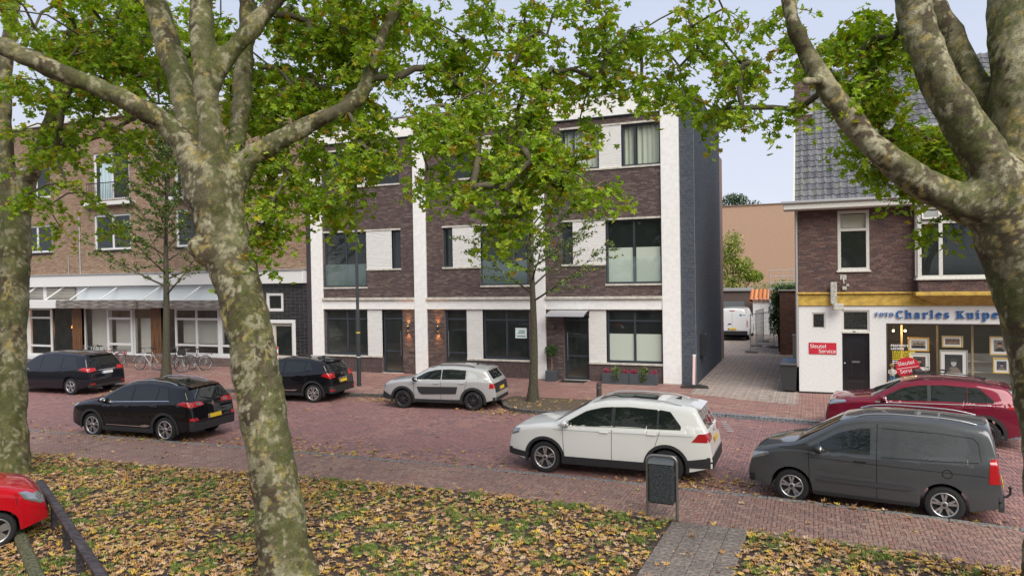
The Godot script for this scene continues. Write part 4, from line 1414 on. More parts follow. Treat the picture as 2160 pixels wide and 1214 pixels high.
	# lettering on the glass
	var yl := mat("yellow_vinyl", Color(0.8, 0.66, 0.03), 0.5)
	var wl := mat("white_vinyl", Color(0.85, 0.85, 0.85), 0.5)
	var gd := -0.04
	lettering("window_lettering", "PASFOTO'S", f, 6.92, 1.61, gd, 0.10, wl, h, true, false, 0.002)
	lettering("window_lettering", "LACHEN", f, 6.92, 1.51, gd, 0.10, wl, h, true, false, 0.002)
	# rows of small print too fine to read
	var fine := MB.new()
	var fine2 := MB.new()
	for r in 7:
		var x := 6.97
		while x < 7.55 - 0.05 * (r % 3):
			var w := rng.randf_range(0.025, 0.075)
			slab(fine if r < 5 else fine2, f, x, x + w, 1.46 - r * 0.062, 1.49 - r * 0.062, gd, gd + 0.002)
			x += w + 0.016
	obj("window_print", fine, yl, h).set_meta("kind", "stuff")
	obj("window_print", fine2, wl, h).set_meta("kind", "stuff")
	# shop name in blue letters
	var blue := mat("blue_letters", Color(0.012, 0.10, 0.33), 0.35)
	lettering("shop_name", "FOTO", f, 6.46, 2.58, 0.03, 0.18, blue, h, true, true, 0.03, 0.0, 5)
	lettering("shop_name", "Charles Kuipers", f, 7.06, 2.49, 0.03, 0.34, blue, h, true, true, 0.04, 0.0, 7)
	# red sign on the wall
	var sg := thing("shop_sign", "red rectangular key service sign on the white shop wall", "sign", base + Vector3(4.865 - 7.8, 1.34, 0.004))
	var sb := MB.new()
	sb.box(Vector3(0, 0.195, 0.008), Vector3(0.86, 0.39, 0.012))
	var red := mat("sign_red", Color(0.5, 0.018, 0.035), 0.45)
	obj("panel", sb, red, sg)
	var sf := Face.new(Vector3(), Vector3(1, 0, 0), Vector3(0, 0, 1))
	lettering("lettering", "Sleutel", sf, -0.40, 0.165, 0.014, 0.17, wl, sg, false, false, 0.004)
	lettering("lettering", "Service", sf, -0.13, 0.0, 0.014, 0.17, wl, sg, false, false, 0.004)
	# round pavement sign
	var rs := thing("round_sign", "round red key service pavement sign standing before the display window", "sign", Vector3(7.35, 0.0, 1.35), -0.12)
	var disc := MB.new()
	disc.lathe(PackedVector2Array([Vector2(0.001, -0.015), Vector2(0.34, -0.015), Vector2(0.345, 0.0), Vector2(0.34, 0.015), Vector2(0.001, 0.015)]), 32, Transform3D(Basis(Vector3(1, 0, 0), PI / 2), Vector3(0, 1.02, 0)), false)
	obj("disc", disc, red, rs)
	var lg := MB.new()
	lg.rod(Vector3(0, 0.05, 0), Vector3(0, 0.7, 0), 0.025, 8)
	lg.cbox(Vector3(0, 0.03, 0), Vector3(0.5, 0.06, 0.35), 0.02)
	obj("stand", lg, mats["black_metal"], rs)
	lettering("lettering", "Sleutel", sf, -0.27, 1.03, 0.016, 0.16, wl, rs, false, false, 0.004, 0.2)
	lettering("lettering", "Service", sf, -0.2, 0.79, 0.016, 0.16, wl, rs, false, false, 0.004, 0.2)
	var rule := MB.new()
	rule.box(Vector3(0, 1.03, 0.018), Vector3(0.6, 0.012, 0.004), Basis(Vector3(0, 0, 1), 0.2))
	obj("rule", rule, wl, rs)
	# eaves, gutter, roof
	part_slab("eaves_board", h, f, 3.68, x1 + 0.3, 6.2, 6.42, -0.1, 0.62, cream, 0.02)
	part_slab("gutter", h, f, 3.62, x1 + 0.3, 6.40, 6.49, 0.52, 0.7, mat("zinc"), 0.02)
	var pipe := MB.new()
	pipe.tube(PackedVector3Array([f.at(4.07, 6.2, 0.06), f.at(4.07, 0.9, 0.06)]), PackedFloat32Array([0.045]), 10)
	obj("downpipe", pipe, mat("zinc"), h)
	var ty := 6.42
	var tz := 0.45
	var slope := deg_to_rad(47.0)
	var rows := 25
	var ex := 0.305
	var cw := 0.245
	var rd := Vector3(0, sin(slope), -cos(slope))
	var rn := Vector3(0, cos(slope), sin(slope))
	var deck := MB.new()
	var r0 := Vector3(4.05 - 7.8, ty, tz)
	var r1 := r0 + rd * (rows * ex)
	var wx := Vector3(x1 - 4.0, 0, 0)
	deck.quad(r0, r1, r1 + wx, r0 + wx)
	deck.quad(r1, r1 + Vector3(0, -5.4, -5.2), r1 + wx + Vector3(0, -5.4, -5.2), r1 + wx)
	deck.tri(r0 + Vector3(0.08, -0.2, 0), r1 + Vector3(0.08, 0, 0), r1 + Vector3(0.08, -5.6, -5.2))
	obj("roof", deck, mat("roof_felt", Color(0.06, 0.055, 0.055), 0.9), h)
	# one interlocking tile: rolled profile with a lower lip
	var tm := MB.new()
	var ra := PackedVector3Array()
	var rb := PackedVector3Array()
	var rc := PackedVector3Array()
	for k in 9:
		var t := k / 8.0
		var hgt := 0.018 + 0.032 * maxf(0.0, sin((t - 0.55) / 0.45 * PI)) * (1.0 if t > 0.55 else 0.0) - 0.008 * sin(minf(t / 0.55, 1.0) * PI)
		ra.append(Vector3((t - 0.5) * (cw + 0.02), hgt - 0.03, -0.01))
		rb.append(Vector3((t - 0.5) * (cw + 0.02), hgt + 0.02, 0.0))
		rc.append(Vector3((t - 0.5) * (cw + 0.02), hgt - 0.012, ex + 0.05))
	tm.grid([ra, rb], true)
	tm.grid([rb, rc], true)
	var tile := tm.mesh()
	var xs := []
	var tn := PackedInt32Array()
	var g := RandomNumberGenerator.new()
	g.seed = 90
	var bsr := Basis(Vector3(1, 0, 0), rn, -rd)
	for r in rows:
		for k in int((x1 - 4.0) / cw):
			var p := r0 + rd * (r * ex) + rn * 0.015 + Vector3((k + 0.5) * cw, 0, 0)
			xs.append(Transform3D(Basis(bsr.x, bsr.y, -bsr.z) * Basis(Vector3(0, 1, 0), g.randf_range(-0.012, 0.012)) * Basis(Vector3(1, 0, 0), g.randf_range(-0.012, 0.012)), p))
			tn.append(g.randi() % 6)
	var tmat := mottle(mat("roof_tile", Color(1, 1, 1), 0.55), 0.04, 0.5, 1.4, 0.2, 55)
	pieces(h, "roof_tile", "roof_tiles", tile, xs, tn, [Color(0.224, 0.224, 0.246), Color(0.186, 0.186, 0.208), Color(0.268, 0.264, 0.283), Color(0.149, 0.149, 0.167), Color(0.246, 0.246, 0.230), Color(0.208, 0.216, 0.224)], tmat, 300)
	part_slab("verge_board", h, Face.new(r0, Vector3(1, 0, 0), rn), -0.08, 0.0, 0.0, 0.001, -0.05, 0.05, cream)
	var vb := MB.new()
	vb.box(r0 + rd * (rows * ex * 0.5) + Vector3(-0.03, 0, 0), Vector3(0.05, rows * ex, 0.16), Basis(Vector3(1, 0, 0), rd, rn))
	obj("verge_board", vb, cream, h)
	# dormer with white cheeks half hidden in the leaves
	var dz := -0.9
	var dm := MB.new()
	dm.span(Vector3(7.1 - 7.8, 7.3, -3.2), Vector3(8.5 - 7.8, 8.8, dz))
	obj("dormer", dm, white, h)
	window(h, Face.new(Vector3(-7.8, 0, dz + 0.1), Vector3(1, 0, 0), Vector3(0, 0, 1)), Rect2(7.2, 7.5, 1.2, 1.15), 0.09, 0.1, cream, glass, [7.8], [], "dormer_window")
	part_slab("dormer_roof", h, f, 6.95, 8.65, 8.8, 8.9, -3.6, dz + 0.3, mat("zinc"), 0.01)
	# chimney
	var ch := group_node("chimney", h, Vector3(4.3 - 7.8, 9.2, -2.9))
	var cm := MB.new()
	cm.span(Vector3(-0.28, 0, -0.3), Vector3(0.28, 2.7, 0.3))
	obj("stack", cm, mats["mortar_brown"], ch)
	bricks(ch, Face.new(Vector3(0, 0, 0.3), Vector3(1, 0, 0), Vector3(0, 0, 1)), Rect2(-0.28, 0.0, 0.56, 2.7), [], old, mats["brick_face"], Vector2(0.2, 0.0625), 0.012, 0.01, 10, false, 311)
	bricks(ch, Face.new(Vector3(-0.28, 0, 0), Vector3(0, 0, 1), Vector3(-1, 0, 0)), Rect2(-0.3, 0.0, 0.6, 2.7), [], old, mats["brick_face"], Vector2(0.2, 0.0625), 0.012, 0.01, 10, false, 312)
	var cc := MB.new()
	cc.cbox(Vector3(0, 2.74, 0), Vector3(0.7, 0.1, 0.74), 0.02)
	obj("cap", cc, mats["cream_stone"], ch)
	var ls := MB.new()
	ls.span(Vector3(-0.31, 0.75, -0.33), Vector3(0.34, 1.15, 0.33))
	obj("lead_flashing", ls, mat("zinc"), ch)
	# things fixed to the facade
	var lb2 := thing("light_box", "narrow white upright light box sign over the yellow fascia", "sign", base + Vector3(5.22 - 7.8, 3.05, 0.12))
	var l1 := MB.new()
	l1.cbox(Vector3(0, 0.36, 0.05), Vector3(0.2, 0.72, 0.12), 0.015)
	obj("case", l1, mottle(mat("aged_white", Color(0.58, 0.56, 0.5), 0.6), 0.03, 0.7, 1.5), lb2)
	var l2 := MB.new()
	l2.cbox(Vector3(0.12, -0.1, 0.16), Vector3(0.36, 0.22, 0.14), 0.02, Basis(Vector3(0, 1, 0), 0.5))
	obj("flag_box", l2, mat("aged_white"), lb2)
	var al := thing("alarm_box", "small white alarm box on brick wall below the upper window", "alarm", base + Vector3(5.55 - 7.8, 3.5, 0.01))
	var a1 := MB.new()
	a1.cbox(Vector3(0, 0.06, 0.04), Vector3(0.14, 0.12, 0.08), 0.015)
	a1.cbox(Vector3(0.1, 0.16, 0.03), Vector3(0.09, 0.08, 0.05), 0.012)
	obj("case", a1, mat("aged_white"), al)
	var hk := thing("wall_bracket", "white metal flag bracket under the upper window sill", "bracket", base + Vector3(5.52 - 7.8, 3.82, 0.01))
	var hm := MB.new()
	hm.cbox(Vector3(0, 0.1, 0.012), Vector3(0.2, 0.18, 0.02), 0.008)
	hm.tube(PackedVector3Array([Vector3(0, 0.08, 0.02), Vector3(0, 0.0, 0.16), Vector3(0.02, -0.1, 0.2)]), PackedFloat32Array([0.022, 0.022, 0.015]), 8)
	obj("plate", hm, mat("aged_white"), hk)
	var fg := thing("garden_figurine", "small figurine in blue trousers standing in the display window corner", "figurine", base + Vector3(6.98 - 7.8, 0.38, -0.3))
	var fl := MB.new()
	for s in [-0.04, 0.04]:
		fl.lathe(PackedVector2Array([Vector2(0.045, 0.0), Vector2(0.04, 0.02), Vector2(0.033, 0.1), Vector2(0.05, 0.26), Vector2(0.02, 0.3)]), 12, Transform3D(Basis(), Vector3(s, 0, 0)))
	obj("trousers", fl, mat("figurine_blue", Color(0.08, 0.22, 0.42), 0.4), fg)
	var ft := MB.new()
	ft.lathe(PackedVector2Array([Vector2(0.085, 0.27), Vector2(0.09, 0.36), Vector2(0.08, 0.46), Vector2(0.035, 0.5), Vector2(0.03, 0.52)]), 14)
	for s in [-1.0, 1.0]:
		ft.tube(PackedVector3Array([Vector3(0.08 * s, 0.46, 0), Vector3(0.12 * s, 0.38, 0.02), Vector3(0.06 * s, 0.33, 0.08)]), PackedFloat32Array([0.03, 0.026, 0.022]), 8)
	obj("shirt", ft, mat("figurine_white", Color(0.62, 0.6, 0.56), 0.5), fg)
	var fh := MB.new()
	fh.ball(Vector3(0, 0.58, 0), Vector3(0.06, 0.07, 0.06), 12)
	obj("head", fh, mat("figurine_skin", Color(0.5, 0.3, 0.2), 0.5), fg)
	var fc := MB.new()
	fc.lathe(PackedVector2Array([Vector2(0.1, 0.61), Vector2(0.065, 0.625), Vector2(0.055, 0.67), Vector2(0.001, 0.68)]), 14)
	obj("hat", fc, mat("figurine_hat", Color(0.3, 0.2, 0.1), 0.7), fg)

# ---------------------------------------------------------------- what stands beyond the alley
func build_alley() -> void:
	# large orange brick hall closing the view
	var hall := thing("brick_hall", "large windowless orange brick building behind the alley", "building", Vector3(0, 0, -38))
	var hb := MB.new()
	hb.span(Vector3(-30, 0, -14), Vector3(24, 9.9, 0))
	var om := mottle(mat("orange_brick", Color(0.64, 0.42, 0.295), 0.9), 0.08, 0.82, 0.5)
	om.detail_enabled = true
	om.detail_blend_mode = BaseMaterial3D.BLEND_MODE_MUL
	om.detail_albedo = noise_tex(0.2, Color(0.88, 0.86, 0.85), Color(1, 1, 1), 17, 2, 256)
	obj("wall", hb, om, hall)
	var cp := MB.new()
	cp.span(Vector3(-30.1, 9.9, -14), Vector3(24.1, 9.98, 0.08))
	obj("coping", cp, mat("hall_coping", Color(0.25, 0.17, 0.12), 0.8), hall)
	# garage with flat roof
	var ga := thing("garage", "low dark brick garage with flat roof behind the white van", "garage", Vector3(-1.2, 0, -27.5))
	var gb := MB.new()
	gb.span(Vector3(-5, 0, -5), Vector3(1.75, 2.85, 0))
	obj("wall", gb, mottle(mat("garage_brick", Color(0.14, 0.10, 0.085), 0.9), 0.05, 0.7, 1.5), ga)
	var gr := MB.new()
	gr.cbox(Vector3(-1.62, 2.95, -2.5), Vector3(6.9, 0.2, 5.3), 0.02)
	obj("roof", gr, mat("zinc"), ga)
	var gd := MB.new()
	gd.cbox(Vector3(0.1, 1.05, 0.02), Vector3(2.3, 2.1, 0.05), 0.01)
	obj("door", gd, mat("garage_door", Color(0.12, 0.13, 0.14), 0.6), ga)
	# shed with orange pantiles
	var sh := thing("tiled_shed", "small white shed with orange pantile roof beyond the mesh fence", "shed", Vector3(1.75, 0, -24.5))
	var sb := MB.new()
	sb.span(Vector3(-0.9, 0, -3), Vector3(1.6, 2.35, 0))
	obj("wall", sb, mats["white_render"], sh)
	var ft := [Color(0.55, 0.19, 0.07), Color(0.48, 0.16, 0.06), Color(0.60, 0.24, 0.10)]
	for r in 5:
		for k in 10:
			var tb := MB.new()
			var o := Vector3(-1.0 + k * 0.27, 2.25 + r * 0.13, 0.12 - r * 0.26)
			tb.tube(PackedVector3Array([o, o + Vector3(0, 0.16, -0.32)]), PackedFloat32Array([0.13, 0.12]), 8, false)
			var tl := obj("roof_tile", tb, mat("pantile_%d" % ((r * 3 + k * 5) % 3), ft[(r * 3 + k * 5) % 3], 0.7), sh)
	# yard wall with ivy
	var yw := thing("yard_wall", "reddish brick yard wall with a stone cap beside the corner house", "wall", Vector3(3.9, 0, -11.5))
	var wf := Face.new(Vector3(0, 0, 0), Vector3(1, 0, 0), Vector3(0, 0, 1))
	var wb := MB.new()
	# a narrow upright recess is left open in its front
	wb.span(Vector3(-0.85, 0, -9), Vector3(2.2, 3.2, -0.3))
	wb.span(Vector3(-0.85, 0, -0.3), Vector3(0.25, 3.2, -0.008))
	wb.span(Vector3(0.42, 0, -0.3), Vector3(2.2, 3.2, -0.008))
	wb.span(Vector3(0.25, 2.0, -0.3), Vector3(0.42, 3.2, -0.008))
	obj("wall", wb, mats["mortar_brown"], yw)
	var rp := [Color(0.27, 0.135, 0.10), Color(0.24, 0.12, 0.09), Color(0.31, 0.16, 0.12), Color(0.20, 0.11, 0.09)]
	bricks(yw, Face.new(Vector3(0, 0, -0.008), Vector3(1, 0, 0), Vector3(0, 0, 1)), Rect2(-0.85, 0.0, 3.0, 3.2), [Rect2(0.25, 0.0, 0.17, 2.0)], rp, mats["brick_face"], Vector2(0.215, 0.0625), 0.012, 0.01, 120, false, 401)
	bricks(yw, Face.new(Vector3(-0.85, 0, 0), Vector3(0, 0, 1), Vector3(-1, 0, 0)), Rect2(-9.0, 0.0, 8.98, 3.2), [], rp, mats["brick_face"], Vector2(0.215, 0.0625), 0.012, 0.01, 20, false, 402)
	part_slab("cap", yw, wf, -0.92, 2.2, 3.2, 3.27, -9.0, 0.06, mats["cream_stone"], 0.01)
	var ub := thing("utility_cabinet", "pale grey utility cabinet against the corner house side wall", "cabinet", Vector3(3.95, 0.25, -4.2))
	var um := MB.new()
	um.cbox(Vector3(0, 0.65, 0), Vector3(0.28, 1.3, 0.6), 0.015)
	obj("body", um, mat("cabinet_grey", Color(0.42, 0.41, 0.37), 0.6), ub)
	var ul := MB.new()
	ul.cbox(Vector3(0, 1.32, 0), Vector3(0.32, 0.05, 0.66), 0.012)
	obj("lid", ul, mat("cabinet_grey"), ub)
	# galvanised stair and landing
	var stn := thing("steel_stair", "galvanised steel landing with railing and stair behind the yard wall", "stair", Vector3(3.3, 0, -23.0))
	var gz := mat("galvanised", Color(0.45, 0.47, 0.48), 0.45, 0.7)
	var ld := MB.new()
	ld.cbox(Vector3(0, 3.05, 0), Vector3(2.6, 0.12, 1.2), 0.01)
	obj("landing", ld, gz, stn)
	for x in [-1.25, 1.25]:
		var lp := MB.new()
		lp.rod(Vector3(x, 0, 0.5), Vector3(x, 3.0, 0.5), 0.06, 8)
		obj("leg", lp, gz, stn)
	for x in [-1.25, -0.6, 0.05, 0.7, 1.25]:
		var pp := MB.new()
		pp.rod(Vector3(x, 3.1, 0.55), Vector3(x, 4.3, 0.55), 0.025, 6)
		obj("baluster", pp, gz, stn)
	for y in [3.5, 3.9, 4.3]:
		var rr := MB.new()
		rr.rod(Vector3(-1.25, y, 0.55), Vector3(1.25, y, 0.55), 0.022, 6)
		rr.rod(Vector3(1.25, y, 0.55), Vector3(3.4, y + 2.0, 0.55), 0.022, 6)
		obj("rail", rr, gz, stn)
	var sg := MB.new()
	sg.box(Vector3(2.3, 4.0, 0.55), Vector3(2.9, 0.22, 0.05), Basis(Vector3(0, 0, 1), 0.75))
	obj("stringer", sg, gz, stn)
	# site fence panels
	var i := 0
	for q in [[2.1, -13.5, 1.25], [1.75, -17.0, 1.5]]:
		var fp := thing("mesh_fence", ["leaning mesh site fence panel next to the ivy", "mesh site fence panel beside the white delivery van"][i], "fence", Vector3(q[0], 0, q[1]), q[2], "site fence panels")
		i += 1
		var fr := MB.new()
		for e in [[Vector3(-1.6, 0.1, 0), Vector3(-1.6, 2.0, 0)], [Vector3(1.6, 0.1, 0), Vector3(1.6, 2.0, 0)], [Vector3(-1.6, 2.0, 0), Vector3(1.6, 2.0, 0)], [Vector3(-1.6, 0.15, 0), Vector3(1.6, 0.15, 0)]]:
			fr.rod(e[0], e[1], 0.022, 6)
		obj("frame", fr, gz, fp)
		var ms := MB.new()
		for k in 31: ms.rod(Vector3(-1.55 + k * 0.103, 0.15, 0), Vector3(-1.55 + k * 0.103, 2.0, 0), 0.004, 4)
		for k in 8: ms.rod(Vector3(-1.6, 0.3 + k * 0.23, 0), Vector3(1.6, 0.3 + k * 0.23, 0), 0.004, 4)
		obj("wire_mesh", ms, gz, fp).set_meta("kind", "stuff")
		for s in [-1.5, 1.5]:
			var ft2 := MB.new()
			ft2.cbox(Vector3(s, 0.07, 0), Vector3(0.24, 0.14, 0.6), 0.03)
			obj("foot", ft2, mat("concrete_foot", Color(0.25, 0.24, 0.23), 0.9), fp)

func build_greens() -> void:
	# greenery beyond the alley
	var yg := [Color(0.30, 0.36, 0.045), Color(0.22, 0.31, 0.04), Color(0.38, 0.38, 0.055), Color(0.17, 0.25, 0.04)]
	var dg := [Color(0.05, 0.10, 0.025), Color(0.07, 0.125, 0.03), Color(0.04, 0.08, 0.022)]
	var mg := [Color(0.15, 0.27, 0.05), Color(0.20, 0.32, 0.055), Color(0.11, 0.20, 0.04)]
	bushy("yellowing_tree", "yellow green tree in front of the orange hall beside the dark wall", "tree", Vector3(-1.0, 0, -30.5), [[0.0, 6.2, 0, 0.9, 1.3, 0.9], [-0.6, 5.0, 0, 1.0, 1.2, 1.0], [0.7, 4.6, 0.2, 0.9, 0.9, 0.9], [1.5, 3.9, 0, 0.8, 0.5, 0.8], [0.0, 3.4, 0, 1.3, 0.9, 1.1]], 1100, 0.2, yg, 51, 0.09)
	bushy("garden_shrub", "bright green shrub growing behind the flat roofed garage", "shrub", Vector3(1.2, 0, -29.5), [[0.0, 2.6, 0, 1.3, 0.9, 0.9], [1.5, 2.9, 0, 1.2, 0.8, 0.8], [2.6, 2.6, 0, 1.0, 0.8, 0.8]], 1000, 0.17, mg, 52, 0.06)
	bushy("ivy", "dark green ivy spilling over the reddish yard wall", "ivy", Vector3(2.95, 0, -12.8), [[0.0, 2.9, 0, 0.45, 0.5, 0.9], [-0.1, 2.2, 0.4, 0.4, 0.7, 0.7], [-0.15, 1.5, 0.5, 0.35, 0.7, 0.5], [0.5, 3.3, 0.8, 0.7, 0.2, 0.5], [0.9, 3.25, 0.9, 0.5, 0.18, 0.4], [0.0, 2.7, -2.0, 0.45, 0.8, 1.2]], 900, 0.13, [Color(0.055, 0.11, 0.028), Color(0.08, 0.15, 0.035), Color(0.04, 0.085, 0.022)], 53, 0.03)
	bushy("distant_tree", "dark rounded tree showing above the orange hall roof", "tree", Vector3(-3.6, 0, -58), [[0.0, 11.6, 0, 2.4, 1.6, 2.0], [1.9, 11.2, 0, 1.6, 1.1, 1.4], [-2.2, 11.3, 0, 2.0, 1.5, 1.5], [0.3, 12.3, 0, 1.5, 0.8, 1.2]], 800, 0.28, dg, 54, 0.25)

# ---------------------------------------------------------------- vehicles
# A car points towards local -x; y is up; z across. All sizes in metres.
class Car:
	var L := 4.4
	var W := 1.8
	var top := PackedVector2Array()      # upper outline, front to rear
	var sill := 0.24
	var belt := 0.95
	var belt_rise := 0.0
	var tumble := 0.30
	var shoulder := 0.03
	var corner := 0.10
	var axles := PackedFloat32Array()
	var wheel := 0.33
	var arch := 0.40
	var nose := 0.14
	var tail := 0.12
	var table := PackedFloat32Array()
	func roof(x: float) -> float:
		if table.is_empty():
			# outline with its corners eased
			for i in 1401:
				var s := 0.0
				for k in 5:
					s += line((i / 1400.0 - 0.5) * (L + 0.2) + (k - 2) * 0.018)
				table.append(s * 0.2)
		var u := clampf((x / (L + 0.2) + 0.5) * 1400.0, 0.0, 1399.0)
		var j := int(u)
		return lerpf(table[j], table[j + 1], u - j)
	func line(x: float) -> float:
		var n := top.size()
		if x <= top[0].x: return top[0].y
		for i in n - 1:
			if x <= top[i + 1].x:
				return lerpf(top[i].y, top[i + 1].y, (x - top[i].x) / maxf(1e-5, top[i + 1].x - top[i].x))
		return top[n - 1].y
	func floor_(x: float) -> float:
		var h := L * 0.5
		var b := sill + 0.10 * smoothstep(h - 0.55, h, absf(x))
		for a in axles:
			var d := absf(x - a)
			if d < arch: b = maxf(b, wheel + sqrt(maxf(0.0, arch * arch - d * d)))
		return b
	func plan(x: float) -> float:
		var t := absf(x) / (L * 0.5)
		var e := nose if x < 0.0 else tail
		return W * 0.5 * (1.0 - 0.035 * t * t - e * pow(t, 9.0))
	func half(x: float, y: float, lid: float) -> float:
		var w := plan(x)
		var b := belt + belt_rise * (x / L)
		# slight barrel below the belt, shoulder and inward lean above it
		w -= 0.05 * pow(absf(y - 0.62) / 0.5, 2.0) * (1.0 if y < 0.62 else 0.45)
		w -= shoulder * smoothstep(b - 0.02, b + 0.05, y)
		w -= tumble * maxf(0.0, y - b)
		var r := corner
		if y > lid - r:
			var q := clampf((y - (lid - r)) / r, 0.0, 1.0)
			w -= r * (1.0 - sqrt(maxf(0.0, 1.0 - q * q)))
		return maxf(w, 0.05)
	func side(x: float, y: float) -> float:
		return half(x, y, roof(x))
	func lid_at(x: float, z: float) -> float:
		var t := roof(x)
		var w := half(x, t, t)
		var q := clampf(absf(z) / maxf(w, 0.1), 0.0, 1.0)
		return t + 0.035 * (1.0 - q * q)
	func end_z(y: float, z: float, rear: bool) -> float:
		# keeps a lamp that wraps the corner from running along the flank
		var xe := (1.0 if rear else -1.0) * (L * 0.5 - 0.16)
		return clampf(z, 0.012 - half(xe, y, maxf(roof(xe), y + 0.12)), half(xe, y, maxf(roof(xe), y + 0.12)) - 0.012)
	func end_x(y: float, z: float, rear: bool) -> float:
		var s := 1.0 if rear else -1.0
		var x := s * L * 0.5
		for i in 160:
			var t := roof(x)
			if lid_at(x, z) >= y and half(x, minf(y, t), t) >= absf(z): return x
			x -= s * 0.008
		return x

func car_body(c: Car) -> Array:
	# painted shell and dark underside
	var stations := PackedFloat32Array()
	var h := c.L * 0.5
	var x := -h
	while x < h - 0.0005:
		stations.append(x)
		var e := minf(x + h, h - x)
		x += 0.006 if e < 0.05 else (0.014 if e < 0.3 else 0.026)
	stations.append(h)
	var NS := 24
	var NT := 7
	var shell := MB.new()
	var under := MB.new()
	for s in [1.0, -1.0]:
		var rows := []
		var urows := []
		for xx in stations:
			var lid := c.roof(xx)
			var lo := minf(c.floor_(xx), lid - 0.03)
			var row := PackedVector3Array()
			for k in NS + 1:
				var t := float(k) / NS
				# closer rings near the top edge
				t = t if t < 0.6 else 0.6 + 0.4 * (1.0 - pow(1.0 - (t - 0.6) / 0.4, 1.6))
				var y := lerpf(lo, lid, t)
				row.append(Vector3(xx, y, s * c.half(xx, y, lid)))
			var wt := c.half(xx, lid, lid)
			for k in range(1, NT + 1):
				var z := wt * (1.0 - float(k) / NT)
				row.append(Vector3(xx, c.lid_at(xx, z), s * z))
			rows.append(row)
			var w0 := c.half(xx, lo, lid)
			urows.append(PackedVector3Array([Vector3(xx, lo, s * w0), Vector3(xx, lo + 0.02, 0)]))
		shell.grid(rows, s < 0.0)
		under.grid(urows, s > 0.0)
		for e in [0, rows.size() - 1]:
			var r: PackedVector3Array = rows[e]
			for k in r.size() - 1:
				shell.quad(r[k], r[k + 1], Vector3(r[k + 1].x, r[k + 1].y, 0), Vector3(r[k].x, r[k].y, 0))
	return [shell, under]

func patch(c: Car, poly: PackedVector2Array, way: String, off := 0.006, s := 1.0, fine := 0.07) -> MB:
	# a piece of the skin: polygon seen from the side (x, y), from the end (z, y) or from above (x, z), laid on the shell
	var mb := MB.new()
	var idx := Geometry2D.triangulate_polygon(poly)
	var tris := []
	for k in range(0, idx.size(), 3):
		tris.append([poly[idx[k]], poly[idx[k + 1]], poly[idx[k + 2]]])
	for it in 12:
		var nx := []
		var any := false
		for t in tris:
			var a: Vector2 = t[0]
			var b: Vector2 = t[1]
			var d: Vector2 = t[2]
			var l := [a.distance_to(b), b.distance_to(d), d.distance_to(a)]
			var m: float = maxf(l[0], maxf(l[1], l[2]))
			if m < fine:
				nx.append(t)
			else:
				any = true
				if m == l[0]: nx.append([a, (a + b) * 0.5, d]); nx.append([(a + b) * 0.5, b, d])
				elif m == l[1]: nx.append([a, b, (b + d) * 0.5]); nx.append([a, (b + d) * 0.5, d])
				else: nx.append([a, b, (d + a) * 0.5]); nx.append([(d + a) * 0.5, b, d])
		tris = nx
		if not any: break
	var memo := {}
	var put := func(p: Vector2) -> Array:
		var key := Vector2i(roundi(p.x * 4000.0), roundi(p.y * 4000.0))
		if memo.has(key): return memo[key]
		var e := 0.012
		var f := func(q: Vector2) -> Vector3:
			if way == "side": return Vector3(q.x, q.y, s * c.side(q.x, q.y))
			if way == "rear" or way == "front":
				var ez := c.end_z(q.y, q.x, way == "rear")
				return Vector3(c.end_x(q.y, ez, way == "rear"), q.y, ez)
			return Vector3(q.x, c.lid_at(q.x, q.y), q.y)
		var o: Vector3 = f.call(p)
		var n: Vector3 = (f.call(p + Vector2(e, 0)) - f.call(p - Vector2(e, 0))).cross(f.call(p + Vector2(0, e)) - f.call(p - Vector2(0, e))).normalized()
		var dirv := Vector3(0, 0, s)
		if way == "rear": dirv = Vector3(1, 0, 0)
		elif way == "front": dirv = Vector3(-1, 0, 0)
		elif way == "top": dirv = Vector3(0, 1, 0)
		if n.dot(dirv) < 0.0: n = -n
		if n.length_squared() < 0.5: n = dirv
		var r := [o + (n + dirv).normalized() * off, n]
		memo[key] = r
		return r
	for t in tris:
		var q := [put.call(t[0]), put.call(t[1]), put.call(t[2])]
		var m: Vector3 = (q[2][0] - q[0][0]).cross(q[1][0] - q[0][0])
		var ord := [0, 1, 2] if m.dot(q[0][1]) > 0.0 else [0, 2, 1]
		for k in ord:
			mb.v.append(q[k][0])
			mb.n.append(q[k][1])
	return mb

func ring(cx: float, cy: float, r0: float, r1: float, a0: float, a1: float, n := 18) -> PackedVector2Array:
	var p := PackedVector2Array()
	for k in n + 1:
		var a := lerpf(a0, a1, float(k) / n)
		p.append(Vector2(cx + cos(a) * r1, cy + sin(a) * r1))
	for k in n + 1:
		var a := lerpf(a1, a0, float(k) / n)
		p.append(Vector2(cx + cos(a) * r0, cy + sin(a) * r0))
	return p

func paint(key: String, col: Color, metal := 0.0, rough := 0.35) -> StandardMaterial3D:
	var m := glossy(mat(key, col, rough, metal), 1.0, 0.03)
	m.metallic_specular = 0.15
	return m

